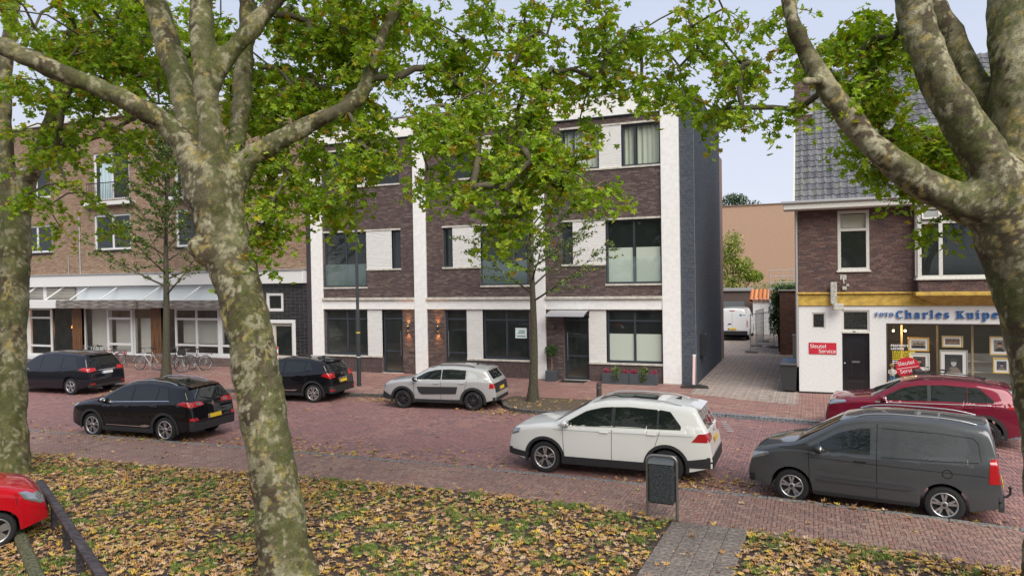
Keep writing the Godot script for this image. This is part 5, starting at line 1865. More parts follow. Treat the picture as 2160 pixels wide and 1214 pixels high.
func make_wheel(parent: Node3D, at: Vector3, r: float, s: float, rim: Dictionary) -> void:
	var w := group_node("wheel", parent, at)
	var wd := 0.21
	var rr := r * float(rim.get("ratio", 0.69))
	var xf := Transform3D(Basis(Vector3(1, 0, 0), PI / 2 * s), Vector3())
	var ty := MB.new()
	ty.lathe(PackedVector2Array([Vector2(rr - 0.01, -wd * 0.5), Vector2(rr + 0.01, -wd * 0.5), Vector2(r - 0.03, -wd * 0.52), Vector2(r - 0.006, -wd * 0.38), Vector2(r, -wd * 0.2), Vector2(r, wd * 0.2), Vector2(r - 0.006, wd * 0.38), Vector2(r - 0.03, wd * 0.52), Vector2(rr + 0.012, wd * 0.5), Vector2(rr - 0.002, wd * 0.42)]), 40, xf)
	obj("tyre", ty, mottle(mat("tyre_rubber", Color(0.022, 0.022, 0.023), 0.85), 0.05, 0.7, 3.0), w)
	var dk := MB.new()
	dk.lathe(PackedVector2Array([Vector2(rr, wd * 0.42), Vector2(rr - 0.02, wd * 0.1), Vector2(rr * 0.45, 0.03), Vector2(0.001, 0.03)]), 32, xf)
	obj("brake_drum", dk, mat("brake_dark", Color(0.03, 0.03, 0.032), 0.6, 0.3), w)
	var rm := MB.new()
	rm.lathe(PackedVector2Array([Vector2(rr + 0.006, wd * 0.44), Vector2(rr + 0.006, wd * 0.5), Vector2(rr - 0.008, wd * 0.505), Vector2(rr - 0.022, wd * 0.46), Vector2(rr - 0.022, wd * 0.36)]), 40, xf)
	var n: int = rim.n
	var twin: float = rim.get("twin", 0.0)
	var bw: float = rim.get("w", 0.05)
	for k in n:
		for t in ([-1.0, 1.0] if twin > 0.0 else [0.0]):
			var a := TAU * k / n + 0.3
			var i := Vector2(cos(a + t * twin * 0.5), sin(a + t * twin * 0.5)) * 0.045
			var o := Vector2(cos(a + t * twin + float(rim.get("swirl", 0.0))), sin(a + t * twin + float(rim.get("swirl", 0.0)))) * (rr - 0.012)
			var d := (o - i).normalized()
			var q := Vector2(-d.y, d.x)
			var poly := PackedVector2Array([i - q * bw * 0.36, i + q * bw * 0.36, o + q * bw * 0.5, o - q * bw * 0.5])
			rm.prism(poly, wd * 0.30, wd * 0.44, Transform3D(Basis(Vector3(1, 0, 0), Vector3(0, 1, 0), Vector3(0, 0, 1)) if s > 0 else Basis(Vector3(0, 1, 0), PI), Vector3()))
	rm.lathe(PackedVector2Array([Vector2(0.062, wd * 0.28), Vector2(0.062, wd * 0.45), Vector2(0.05, wd * 0.48), Vector2(0.001, wd * 0.48)]), 20, xf)
	obj("rim", rm, mat("rim_%s" % rim.mat, rim.col, 0.32, 0.85), w)
	var hub := MB.new()
	hub.lathe(PackedVector2Array([Vector2(0.03, wd * 0.485), Vector2(0.001, wd * 0.49)]), 16, xf)
	obj("hub_cap", hub, mat("brake_dark"), w)

func plate(parent: Node3D, at: Vector3, turn: float, lean: float, yellow := true, w := 0.5) -> void:
	var p := group_node("number_plate", parent, at)
	p.rotation = Vector3(0, turn, 0)
	var bs := Basis(Vector3(1, 0, 0), lean)
	var b := MB.new()
	b.cbox(Vector3(), Vector3(w, 0.11, 0.012), 0.003, bs)
	obj("plate", b, mat("plate_yellow", Color(0.72, 0.48, 0.02), 0.5) if yellow else mat("plate_white", Color(0.66, 0.68, 0.7), 0.5), p)
	var e := MB.new()
	e.box(bs * Vector3(-w * 0.5 + 0.028, 0, 0.0065), Vector3(0.045, 0.1, 0.002), bs)
	obj("country_band", e, mat("plate_blue", Color(0.02, 0.06, 0.32), 0.5), p)

# spec keys: windows (side polygons), screen, back_window, lights ...
func build_car(called: String, label: String, group: String, at: Vector3, turn: float, c: Car, pm: Material, spec: Dictionary) -> Node3D:
	var k: float = spec.get("scale", 0.965)
	var t := thing(called, label, spec.get("category", "car"), at, turn, group)
	t.scale = Vector3.ONE * k
	var parts := car_body(c)
	obj("body", parts[0], pm, t)
	var dark := mat("underbody", Color(0.012, 0.012, 0.013), 0.9)
	obj("underbody", parts[1], dark, t)
	# axle tunnel so that no light passes under the arches
	for a in c.axles:
		var ax := MB.new()
		ax.box(Vector3(a, c.wheel + 0.02, 0), Vector3(0.5, 0.34, c.W - 0.62))
		obj("axle_housing", ax, dark, t)
	var glass := mat("car_glass", Color(0.012, 0.016, 0.017), 0.02)
	glass.metallic_specular = 0.55
	var plast := mottle(mat("black_plastic", Color(0.028, 0.028, 0.03), 0.6), 0.05, 0.8, 4.0)
	var chrome := mat("chrome", Color(0.75, 0.75, 0.76), 0.12, 1.0)
	var seam := mat("panel_gap", Color(0.008, 0.008, 0.008), 0.9)
	var redl := glossy(mat("tail_red", Color(0.42, 0.008, 0.012), 0.2), 1.0, 0.03)
	var clear := glossy(mat("lamp_clear", Color(0.34, 0.36, 0.38), 0.12, 0.6), 1.0, 0.02)
	for s in [1.0, -1.0]:
		for w in spec.windows: obj("side_window", patch(c, PackedVector2Array(w), "side", 0.006, s, 0.045), glass, t)
		for w in spec.get("window_trim", []): obj("window_trim", patch(c, PackedVector2Array(w), "side", 0.011, s, 0.05), chrome, t)
		for w in spec.get("pillar_trim", []): obj("pillar_trim", patch(c, PackedVector2Array(w), "side", 0.004, s), spec.get("pillar_mat", plast), t)
		for w in spec.get("cladding", []): obj("cladding", patch(c, PackedVector2Array(w), "side", 0.014, s, 0.035), plast, t)
		for w in spec.get("side_trim", []): obj("side_trim", patch(c, PackedVector2Array(w), "side", 0.02, s), spec.get("side_trim_mat", chrome), t)
		if spec.get("arch_trim", true):
			for a in c.axles:
				obj("arch_trim", patch(c, ring(a, c.wheel, c.arch - 0.012, c.arch + spec.get("arch_w", 0.06), deg_to_rad(-14), deg_to_rad(194)), "side", 0.012, s), spec.get("arch_mat", plast), t)
		for g in spec.get("gaps", []):
			var pl := PackedVector2Array()
			for p in g: pl.append(p + Vector2(-0.005, 0))
			for i in range(g.size() - 1, -1, -1): pl.append(g[i] + Vector2(0.005, 0))
			obj("door_gap", patch(c, pl, "side", 0.003, s), seam, t)
		for w in spec.get("creases", []): obj("panel_crease", patch(c, PackedVector2Array(w), "side", 0.004, s, 0.06), spec.get("crease_mat", seam), t)
		for p in spec.get("handles", []):
			var hb := MB.new()
			hb.cbox(Vector3(p.x, p.y, s * (c.side(p.x, p.y) + 0.016)), Vector3(0.2, 0.032, 0.03), 0.012)
			obj("door_handle", hb, spec.get("handle_mat", pm), t)
		for w in spec.get("tail_side", []): obj("tail_light", patch(c, PackedVector2Array(w), "side", 0.008, s, 0.03), redl, t)
		for w in spec.get("head_side", []): obj("headlight", patch(c, PackedVector2Array(w), "side", 0.008, s, 0.03), clear, t)
		for w in spec.get("tail", []):
			var q := PackedVector2Array()
			for p in w: q.append(Vector2(p.x * s, p.y))
			obj("tail_light", patch(c, q, "rear", 0.008), redl, t)
		for w in spec.get("tail_clear", []):
			var q := PackedVector2Array()
			for p in w: q.append(Vector2(p.x * s, p.y))
			obj("reverse_light", patch(c, q, "rear", 0.012), clear, t)
		for w in spec.get("head", []):
			var q := PackedVector2Array()
			for p in w: q.append(Vector2(p.x * s, p.y))
			obj("headlight", patch(c, q, "front", 0.008), clear, t)
		if spec.has("mirror"):
			var p: Vector2 = spec.mirror
			var z := c.side(p.x, p.y)
			var mb := MB.new()
			mb.ball(Vector3(p.x, p.y + 0.05, s * (z + 0.12)), Vector3(0.085, 0.075, 0.12), 14)
			var mi := obj("mirror", mb, spec.get("mirror_mat", pm), t)
			var ft := MB.new()
			ft.cbox(Vector3(p.x, p.y - 0.02, s * (z + 0.03)), Vector3(0.1, 0.05, 0.12), 0.015)
			obj("mirror_foot", ft, plast, mi)
			var mg := MB.new()
			mg.ball(Vector3(p.x + 0.055, p.y + 0.05, s * (z + 0.12)), Vector3(0.035, 0.062, 0.105), 12)
			obj("mirror_glass", mg, chrome, mi)
		if spec.has("rails"):
			var r: Array = spec.rails
			var path := PackedVector3Array()
			for i in 13:
				var x := lerpf(r[0], r[1], i / 12.0)
				var e := minf(i, 12 - i) / 1.5
				var wz := c.half(x, c.roof(x) - 0.02, c.roof(x)) - 0.05
				path.append(Vector3(x, c.lid_at(x, wz) + 0.0 + 0.034 * clampf(e, 0.0, 1.0), s * wz))
			var rb := MB.new()
			rb.tube(path, PackedFloat32Array([0.014]), 8)
			obj("roof_rail", rb, spec.get("rail_mat", chrome), t)
		for i in c.axles.size():
			var a: float = c.axles[i]
			make_wheel(t, Vector3(a, c.wheel, s * (c.W * 0.5 - 0.135 + spec.get("track", 0.0))), c.wheel, s, spec.rim)
	for w in spec.get("screen", []): obj("windscreen", patch(c, PackedVector2Array(w), "top", 0.006), glass, t)
	for w in spec.get("sunroof", []): obj("sunroof", patch(c, PackedVector2Array(w), "top", 0.006), glass, t)
	for w in spec.get("back_window", []): obj("rear_window", patch(c, PackedVector2Array(w), "rear", 0.006), glass, t)
	for w in spec.get("rear_plastic", []): obj("rear_bumper", patch(c, PackedVector2Array(w), "rear", 0.016), plast, t)
	for w in spec.get("rear_chrome", []): obj("tailgate_trim", patch(c, PackedVector2Array(w), "rear", 0.014), chrome, t)
	for w in spec.get("front_plastic", []): obj("grille", patch(c, PackedVector2Array(w), "front", 0.01), plast, t)
	for w in spec.get("reflector", []): obj("reflector", patch(c, PackedVector2Array(w), "rear", 0.022), redl, t)
	if spec.has("plate_y"):
		var y: float = spec.plate_y
		plate(t, Vector3(c.end_x(y, 0.0, true) + 0.022, y, 0), PI / 2, -0.12, spec.get("plate_yellow", true))
	if spec.has("badge_y"):
		var y: float = spec.badge_y
		var bx := c.end_x(y, 0.0, true)
		var bd := MB.new()
		if spec.get("badge", "diamond") == "diamond":
			var o := PackedVector2Array([Vector2(0, 0.075), Vector2(0.05, 0), Vector2(0, -0.075), Vector2(-0.05, 0)])
			for i in 4:
				var p0 := o[i]
				var p1 := o[(i + 1) % 4]
				bd.prism(PackedVector2Array([p0, p1, p1 * 0.55, p0 * 0.55]), 0.0, 0.012, Transform3D(Basis(Vector3.UP, PI / 2), Vector3(bx + 0.008, y, 0)))
		else:
			bd.lathe(PackedVector2Array([Vector2(0.001, 0.012), Vector2(0.055, 0.01), Vector2(0.06, 0.0)]), 20, Transform3D(Basis(Vector3(0, 0, 1), -PI / 2), Vector3(bx + 0.006, y, 0)))
		obj("badge", bd, chrome, t)
	if spec.has("antenna"):
		var x: float = spec.antenna
		var ab := MB.new()
		var y := c.lid_at(x, 0.0)
		ab.prism(PackedVector2Array([Vector2(-0.09, 0), Vector2(0.06, 0), Vector2(0.07, 0.055), Vector2(0.04, 0.06)]), -0.015, 0.015, Transform3D(Basis(), Vector3(x, y, 0)))
		obj("antenna", ab, plast, t)
	if spec.has("wiper"):
		var q: Array = spec.wiper
		var wb := MB.new()
		wb.tube(PackedVector3Array([Vector3(c.end_x(q[0], 0.0, true) + 0.03, q[0], 0.0), Vector3(c.end_x(q[1], 0.3, true) + 0.02, q[1], 0.32)]), PackedFloat32Array([0.011, 0.006]), 6)
		obj("rear_wiper", wb, plast, t)
	if spec.has("spoiler"):
		var q: Array = spec.spoiler
		var sb := MB.new()
		var w2 := c.half(q[0], c.roof(q[0]), c.roof(q[0]))
		var y0 := c.lid_at(q[0], w2 * 0.9)
		var sl := (c.roof(q[0]) - c.roof(q[0] - 0.25)) / 0.25
		var yl := c.lid_at(q[0], 0.0) - 0.012
		var d1: float = q[1] - q[0]
		sb.prism(PackedVector2Array([Vector2(q[0] - 0.15, yl - sl * 0.15 - 0.01), Vector2(q[0], yl + 0.004), Vector2(q[1], yl + sl * d1 * 1.1 - 0.004), Vector2(q[1] - 0.015, yl + sl * d1 * 1.1 - 0.03), Vector2(q[0], yl - 0.05)]), -w2 * 0.93, w2 * 0.93)
		obj("spoiler", sb, spec.get("spoiler_mat", pm), t)
	return t

func wins(c: Car, spans: Array, off: float, front_cut := 0.0, end_slant := 0.0, lift := 0.05) -> Array:
	# side windows between the belt and the roof rail
	var out := []
	for i in spans.size():
		var x0: float = spans[i][0]
		var x1: float = spans[i][1]
		var lo := PackedVector2Array()
		var hi := PackedVector2Array()
		var n := 10
		for k in n + 1:
			var x := lerpf(x0, x1, float(k) / n)
			var b := c.belt + c.belt_rise * (x / c.L) + lift
			var u := c.roof(x) - off
			if i == spans.size() - 1 and end_slant > 0.0:
				u = minf(u, b + (x1 - x) / end_slant * (c.roof(x1) - off - b) + 0.06)
			if u > b + 0.015:
				lo.append(Vector2(x, b))
				hi.append(Vector2(x, u))
		hi.reverse()
		lo.append_array(hi)
		if lo.size() > 4: out.append(lo)
	return out

func screen_poly(c: Car, xa: float, xb: float, k := 0.95) -> PackedVector2Array:
	var p := PackedVector2Array()
	for s in [-1.0, 1.0]:
		for i in 6:
			var x := lerpf(xa, xb, i / 5.0) if s < 0 else lerpf(xb, xa, i / 5.0)
			p.append(Vector2(x, s * k * c.half(x, c.roof(x), c.roof(x))))
	return p

func V(a: Array) -> PackedVector2Array:
	var p := PackedVector2Array()
	for i in range(0, a.size(), 2): p.append(Vector2(a[i], a[i + 1]))
	return p

func gap(c: Car, x: float, x2: float, y0: float, y1: float) -> Array:
	return [Vector2(x2, y0), Vector2(lerpf(x2, x, 0.5), lerpf(y0, y1, 0.45)), Vector2(x, y1)]

func build_cars() -> void:
	var silver_rim := {"n": 5, "twin": 0.2, "w": 0.034, "mat": "silver", "col": Color(0.5, 0.5, 0.51)}
	var bright := mat("satin_silver", Color(0.6, 0.6, 0.61), 0.3, 0.9)
	var blackp := paint("black_paint", Color(0.006, 0.006, 0.008), 0.0, 0.3)
	# black crossover on the park side
	var c := Car.new()
	c.L = 4.45; c.W = 1.84; c.wheel = 0.345; c.arch = 0.415; c.axles = PackedFloat32Array([-1.33, 1.32]); c.sill = 0.26
	c.belt = 1.02; c.belt_rise = 0.20; c.tumble = 0.34
	c.top = V([-2.225, 0.52, -2.20, 0.72, -2.13, 0.86, -1.98, 0.95, -1.6, 1.03, -1.12, 1.10, -0.42, 1.47, -0.05, 1.56, 0.45, 1.60, 1.1, 1.57, 1.72, 1.49, 1.84, 1.45, 2.08, 1.10, 2.16, 0.98, 2.20, 0.75, 2.225, 0.5])
	build_car("parked_car", "black crossover with silver roof rails and yellow plate beside the park kerb", "cars parked along the street", Vector3(-12.6, ROAD, 12.5), 0.04, c, blackp, {
		"scale": 0.97, "windows": wins(c, [[-1.0, 0.10], [0.17, 0.98], [1.02, 1.42]], 0.115, 0.0, 0.16), "window_trim": [V([-1.02, 1.01, 0.2, 1.065, 1.45, 1.12, 1.45, 1.134, 0.2, 1.079, -1.02, 1.024])],
		"screen": [screen_poly(c, -1.06, -0.46)], "back_window": [V([-0.56, 1.12, 0.56, 1.12, 0.50, 1.42, -0.50, 1.42])],
		"cladding": [V([-0.93, 0.24, 0.93, 0.24, 0.93, 0.37, -0.93, 0.37])], "side_trim": [V([-0.75, 0.40, 0.72, 0.40, 0.86, 0.45, 0.66, 0.47, 0.45, 0.425, -0.75, 0.42])],
		"rear_plastic": [V([-0.86, 0.33, 0.86, 0.33, 0.88, 0.58, 0.5, 0.55, -0.5, 0.55, -0.88, 0.58])], "front_plastic": [V([-0.7, 0.35, 0.7, 0.35, 0.75, 0.6, -0.75, 0.6])],
		"tail": [V([0.32, 0.98, 0.84, 0.95, 0.84, 1.08, 0.5, 1.10, 0.36, 1.06])], "tail_side": [V([1.72, 1.06, 2.14, 0.96, 2.13, 1.09, 1.95, 1.12])], "tail_clear": [V([0.42, 1.0, 0.58, 1.0, 0.58, 1.05, 0.42, 1.05])],
		"reflector": [V([0.6, 0.60, 0.82, 0.60, 0.82, 0.68, 0.66, 0.68]), V([-0.6, 0.60, -0.82, 0.60, -0.82, 0.68, -0.66, 0.68])],
		"head": [V([0.42, 0.80, 0.80, 0.82, 0.82, 0.92, 0.5, 0.88])], "head_side": [V([-2.14, 0.80, -1.85, 0.92, -1.88, 0.97, -2.08, 0.92])],
		"gaps": [gap(c, -0.93, -0.86, 0.38, 1.0), gap(c, 0.135, 0.12, 0.28, 1.04), gap(c, 1.16, 0.94, 0.45, 1.08)], "handles": [Vector2(0.0, 0.93), Vector2(0.98, 0.97)],
		"mirror": Vector2(-0.86, 1.05), "rails": [-0.25, 1.5], "rail_mat": bright, "antenna": 1.3, "plate_y": 0.66, "badge_y": 0.99, "wiper": [1.12, 1.2], "spoiler": [1.76, 1.93], "spoiler_mat": blackp,
		"rim": {"n": 5, "twin": 0.22, "w": 0.03, "mat": "machined", "col": Color(0.55, 0.52, 0.52)}})
	# white crossover
	c = Car.new()
	c.L = 4.49; c.W = 1.84; c.wheel = 0.35; c.arch = 0.42; c.axles = PackedFloat32Array([-1.36, 1.32]); c.sill = 0.27
	c.belt = 1.06; c.belt_rise = 0.08; c.tumble = 0.30; c.corner = 0.11; c.tail = 0.09
	c.top = V([-2.245, 0.55, -2.22, 0.78, -2.16, 0.93, -2.02, 1.0, -1.6, 1.07, -1.16, 1.12, -0.42, 1.54, -0.05, 1.63, 0.5, 1.66, 1.2, 1.63, 1.78, 1.56, 1.90, 1.52, 2.13, 1.12, 2.19, 1.0, 2.22, 0.75, 2.245, 0.5])
	var whitep := paint("white_paint", Color(0.74, 0.74, 0.71), 0.0, 0.4)
	build_car("parked_car", "white crossover with dark sunroof behind the steel litter bin", "cars parked along the street", Vector3(0.52, ROAD, 12.05), 0.0, c, whitep, {
		"scale": 0.968, "windows": wins(c, [[-1.02, 0.14], [0.22, 1.12], [1.16, 1.62]], 0.135, 0.0, 0.26), "window_trim": [V([-1.05, 1.075, 1.62, 1.125, 1.62, 1.139, -1.05, 1.089])],
		"pillar_trim": [V([0.12, 1.09, 0.24, 1.09, 0.24, 1.51, 0.12, 1.51]), V([1.10, 1.12, 1.18, 1.12, 1.18, 1.48, 1.10, 1.48])],
		"screen": [screen_poly(c, -1.1, -0.46)], "sunroof": [screen_poly(c, -0.22, 1.05, 0.74)], "back_window": [V([-0.60, 1.13, 0.60, 1.13, 0.55, 1.47, -0.55, 1.47])],
		"cladding": [V([-0.96, 0.25, 0.93, 0.25, 0.93, 0.42, -0.96, 0.42]), V([1.72, 0.37, 2.21, 0.37, 2.21, 0.59, 1.74, 0.52]), V([-2.2, 0.36, -1.78, 0.32, -1.78, 0.45, -2.2, 0.50])], "arch_w": 0.055,
		"rear_plastic": [V([-0.88, 0.36, 0.88, 0.36, 0.9, 0.60, -0.9, 0.60])], "front_plastic": [V([-0.8, 0.36, 0.8, 0.36, 0.8, 0.52, -0.8, 0.52]), V([-0.6, 0.70, 0.6, 0.70, 0.6, 0.82, -0.6, 0.82])],
		"tail": [V([0.44, 0.92, 0.86, 0.90, 0.86, 1.08, 0.46, 1.06])], "tail_side": [V([1.84, 0.90, 2.16, 0.90, 2.15, 1.08, 1.98, 1.07])],
		"head": [V([0.48, 0.80, 0.82, 0.82, 0.82, 0.94, 0.5, 0.90])], "head_side": [V([-2.17, 0.80, -1.98, 0.86, -1.94, 0.96, -2.1, 0.95])],
		"side_trim": [V([-1.15, 0.985, 1.86, 1.01, 1.86, 1.02, -1.15, 0.995])], "side_trim_mat": mat("crease_grey", Color(0.35, 0.35, 0.35), 0.4),
		"gaps": [gap(c, -0.94, -0.90, 0.42, 1.05), gap(c, 0.17, 0.16, 0.28, 1.08), gap(c, 1.20, 0.98, 0.50, 1.10)], "handles": [Vector2(0.0, 0.99), Vector2(1.02, 1.01)],
		"mirror": Vector2(-0.86, 1.10), "rails": [-0.3, 1.6], "rail_mat": mat("white_rail", Color(0.6, 0.6, 0.6), 0.3, 0.6), "antenna": 1.45, "plate_y": 0.86, "badge_y": 1.04, "badge": "round", "spoiler": [1.82, 2.0], "wiper": [1.14, 1.2],
		"rim": {"n": 5, "twin": 0.16, "w": 0.036, "mat": "machined", "col": Color(0.55, 0.52, 0.52)}})
	# grey panel van
	c = Car.new()
	c.L = 4.16; c.W = 1.77; c.wheel = 0.315; c.arch = 0.375; c.axles = PackedFloat32Array([-1.27, 1.23]); c.sill = 0.25
	c.belt = 1.06; c.belt_rise = 0.05; c.tumble = 0.20; c.corner = 0.13; c.tail = 0.05; c.shoulder = 0.018
	c.top = V([-2.08, 0.50, -2.06, 0.75, -2.0, 0.90, -1.86, 0.98, -1.5, 1.08, -1.18, 1.15, -0.42, 1.60, -0.1, 1.69, 0.4, 1.73, 1.2, 1.72, 1.85, 1.67, 1.93, 1.60, 2.02, 1.10, 2.06, 0.8, 2.08, 0.45])
	var greyp := paint("grey_metallic_paint", Color(0.085, 0.09, 0.096), 0.35, 0.35)
	var van := build_car("parked_van", "dark grey compact panel van with silver roof rails and tow hook", "cars parked along the street", Vector3(5.5, ROAD, 12.75), -0.155, c, greyp, {
		"scale": 0.965, "category": "van", "windows": wins(c, [[-1.08, -0.80], [-0.77, 0.08]], 0.20, 0.0, 0.0, 0.0), "pillar_trim": [V([-1.55, 1.03, -0.85, 1.02, -0.85, 1.06, -1.02, 1.15, -1.3, 1.07])],
		"screen": [screen_poly(c, -1.14, -0.46)], "back_window": [V([-0.58, 1.12, -0.06, 1.12, -0.06, 1.5, -0.54, 1.5]), V([0.58, 1.12, 0.06, 1.12, 0.06, 1.5, 0.54, 1.5])],
		"side_trim": [V([-0.80, 0.50, 0.72, 0.50, 0.78, 0.53, 0.72, 0.57, -0.80, 0.57])], "side_trim_mat": mat("grey_moulding", Color(0.05, 0.052, 0.055), 0.5),
		"arch_trim": false, "rear_plastic": [V([-0.84, 0.30, 0.84, 0.30, 0.84, 0.55, -0.84, 0.55])], "front_plastic": [V([-0.78, 0.32, 0.78, 0.32, 0.78, 0.46, -0.78, 0.46]), V([-0.6, 0.55, 0.6, 0.55, 0.55, 0.70, -0.55, 0.70])],
		"cladding": [V([-0.88, 0.23, 0.84, 0.23, 0.84, 0.29, -0.88, 0.29])],
		"tail": [V([0.66, 0.76, 0.84, 0.76, 0.82, 1.16, 0.66, 1.16])], "tail_side": [V([1.88, 0.76, 2.03, 0.76, 2.0, 1.18, 1.90, 1.16])], "tail_clear": [V([0.68, 0.90, 0.82, 0.90, 0.82, 1.0, 0.68, 1.0])],
		"head": [V([0.40, 0.74, 0.80, 0.78, 0.80, 0.90, 0.46, 0.86])], "head_side": [V([-2.03, 0.74, -1.66, 0.88, -1.70, 0.93, -1.96, 0.89])],
		"gaps": [gap(c, -0.96, -0.93, 0.28, 1.02), gap(c, 0.19, 0.19, 0.27, 1.60)],
		"creases": [V([0.26, 1.035, 1.2, 1.06, 1.74, 1.09, 1.74, 1.098, 1.2, 1.068, 0.26, 1.043]), V([0.26, 1.53, 1.2, 1.515, 1.66, 1.48, 1.66, 1.472, 1.2, 1.507, 0.26, 1.522]), V([1.66, 1.48, 1.74, 1.40, 1.78, 1.1, 1.772, 1.1, 1.732, 1.395, 1.655, 1.472]), V([-0.92, 0.905, 0.6, 0.885, 1.86, 0.87, 1.86, 0.878, 0.6, 0.893, -0.92, 0.913])],
		"handles": [Vector2(-0.07, 0.93)], "handle_mat": mat("black_plastic"), "mirror": Vector2(-0.78, 1.05), "mirror_mat": mat("black_plastic"), "rails": [-0.2, 1.72], "rail_mat": bright,
		"plate_y": 0.62, "wiper": [1.1, 1.12], "rim": {"n": 5, "twin": 0.19, "w": 0.042, "mat": "silver", "col": Color(0.5, 0.5, 0.51), "ratio": 0.66}})
	# raised panel frame on the van's side and filler cap, tow hook
	for s in [1.0, -1.0]:
		var pf := MB.new()
		pf = patch(c, ring(1.28, 0.86, 0.066, 0.078, 0, TAU, 24), "side", 0.006, s)
		obj("filler_cap", pf, mat("panel_gap"), van)
	var hook := MB.new()
	hook.tube(PackedVector3Array([Vector3(2.02, 0.36, 0), Vector3(2.16, 0.36, 0), Vector3(2.22, 0.42, 0), Vector3(2.22, 0.50, 0)]), PackedFloat32Array([0.02, 0.02, 0.02, 0.02]), 8)
	hook.ball(Vector3(2.22, 0.53, 0), Vector3(0.032, 0.032, 0.032), 10)
	obj("tow_hook", hook, mat("black_metal"), van)
	# silver crossover with black side bumps
	c = Car.new()
	c.L = 4.16; c.W = 1.73; c.wheel = 0.325; c.arch = 0.39; c.axles = PackedFloat32Array([-1.27, 1.30]); c.sill = 0.27
	c.belt = 0.98; c.belt_rise = 0.06; c.tumble = 0.32
	c.top = V([-2.08, 0.50, -2.06, 0.70, -2.0, 0.83, -1.85, 0.92, -1.45, 0.99, -1.05, 1.04, -0.40, 1.38, -0.05, 1.46, 0.5, 1.48, 1.1, 1.45, 1.62, 1.38, 1.72, 1.34, 1.95, 1.02, 2.03, 0.9, 2.06, 0.7, 2.08, 0.45])
	var silverp := paint("silver_paint", Color(0.50, 0.50, 0.49), 0.4, 0.35)
	build_car("parked_car", "silver crossover with black padded door panels before the middle townhouse", "cars parked along the street", Vector3(-6.72, ROAD, 6.07), 0.11, c, silverp, {
		"scale": 0.94, "windows": wins(c, [[-0.92, 0.135], [0.165, 1.02]], 0.115, 0.0, 0.0), "pillar_trim": [V([1.05, 1.05, 1.45, 1.07, 1.40, 1.20, 1.12, 1.30])], "pillar_mat": mat("pale_silver", Color(0.55, 0.56, 0.57), 0.4, 0.3),
		"screen": [screen_poly(c, -1.0, -0.44)], "back_window": [V([-0.54, 1.05, 0.54, 1.05, 0.48, 1.32, -0.48, 1.32])],
		"cladding": [V([-0.9, 0.25, 0.93, 0.25, 0.93, 0.36, -0.9, 0.36]), V([-0.72, 0.78, 0.76, 0.80, 0.70, 0.56, -0.55, 0.52, -0.66, 0.60]), V([-2.06, 0.34, -1.66, 0.30, -1.66, 0.42, -2.02, 0.60])], "arch_w": 0.075,
		"rear_plastic": [V([-0.84, 0.34, 0.84, 0.34, 0.84, 0.46, -0.84, 0.46]), V([-0.7, 0.62, 0.7, 0.62, 0.68, 0.92, -0.68, 0.92])], "front_plastic": [V([-0.8, 0.35, 0.8, 0.35, 0.8, 0.55, -0.8, 0.55])],
		"tail": [V([0.56, 0.76, 0.82, 0.76, 0.80, 0.92, 0.58, 0.92])], "tail_side": [V([1.86, 0.76, 2.02, 0.76, 2.0, 0.92, 1.88, 0.92])], "head": [V([0.45, 0.72, 0.78, 0.74, 0.78, 0.82, 0.48, 0.79])], "head_side": [V([-2.02, 0.70, -1.92, 0.74, -1.9, 0.80, -2.0, 0.79])],
		"gaps": [gap(c, -0.86, -0.82, 0.36, 0.97), gap(c, 0.15, 0.15, 0.28, 1.0), gap(c, 1.08, 0.94, 0.44, 1.02)], "handles": [Vector2(-0.02, 0.90), Vector2(0.9, 0.92)],
		"mirror": Vector2(-0.78, 1.0), "mirror_mat": mat("black_plastic"), "rails": [-0.3, 1.3], "rail_mat": mat("black_plastic"), "plate_y": 0.72, "spoiler": [1.64, 1.82], "antenna": 1.2,
		"rim": {"n": 5, "twin": 0.3, "w": 0.04, "mat": "dark_alloy", "col": Color(0.09, 0.09, 0.095)}})
	# black small crossover by the lamp post
	c = Car.new()
	c.L = 4.12; c.W = 1.78; c.wheel = 0.33; c.arch = 0.40; c.axles = PackedFloat32Array([-1.26, 1.33]); c.sill = 0.27
	c.belt = 1.0; c.belt_rise = 0.16; c.tumble = 0.34
	c.top = V([-2.06, 0.52, -2.04, 0.72, -1.97, 0.86, -1.8, 0.95, -1.4, 1.03, -1.05, 1.09, -0.40, 1.44, -0.05, 1.53, 0.4, 1.56, 1.0, 1.53, 1.55, 1.45, 1.66, 1.41, 1.92, 1.06, 2.0, 0.95, 2.04, 0.72, 2.06, 0.48])
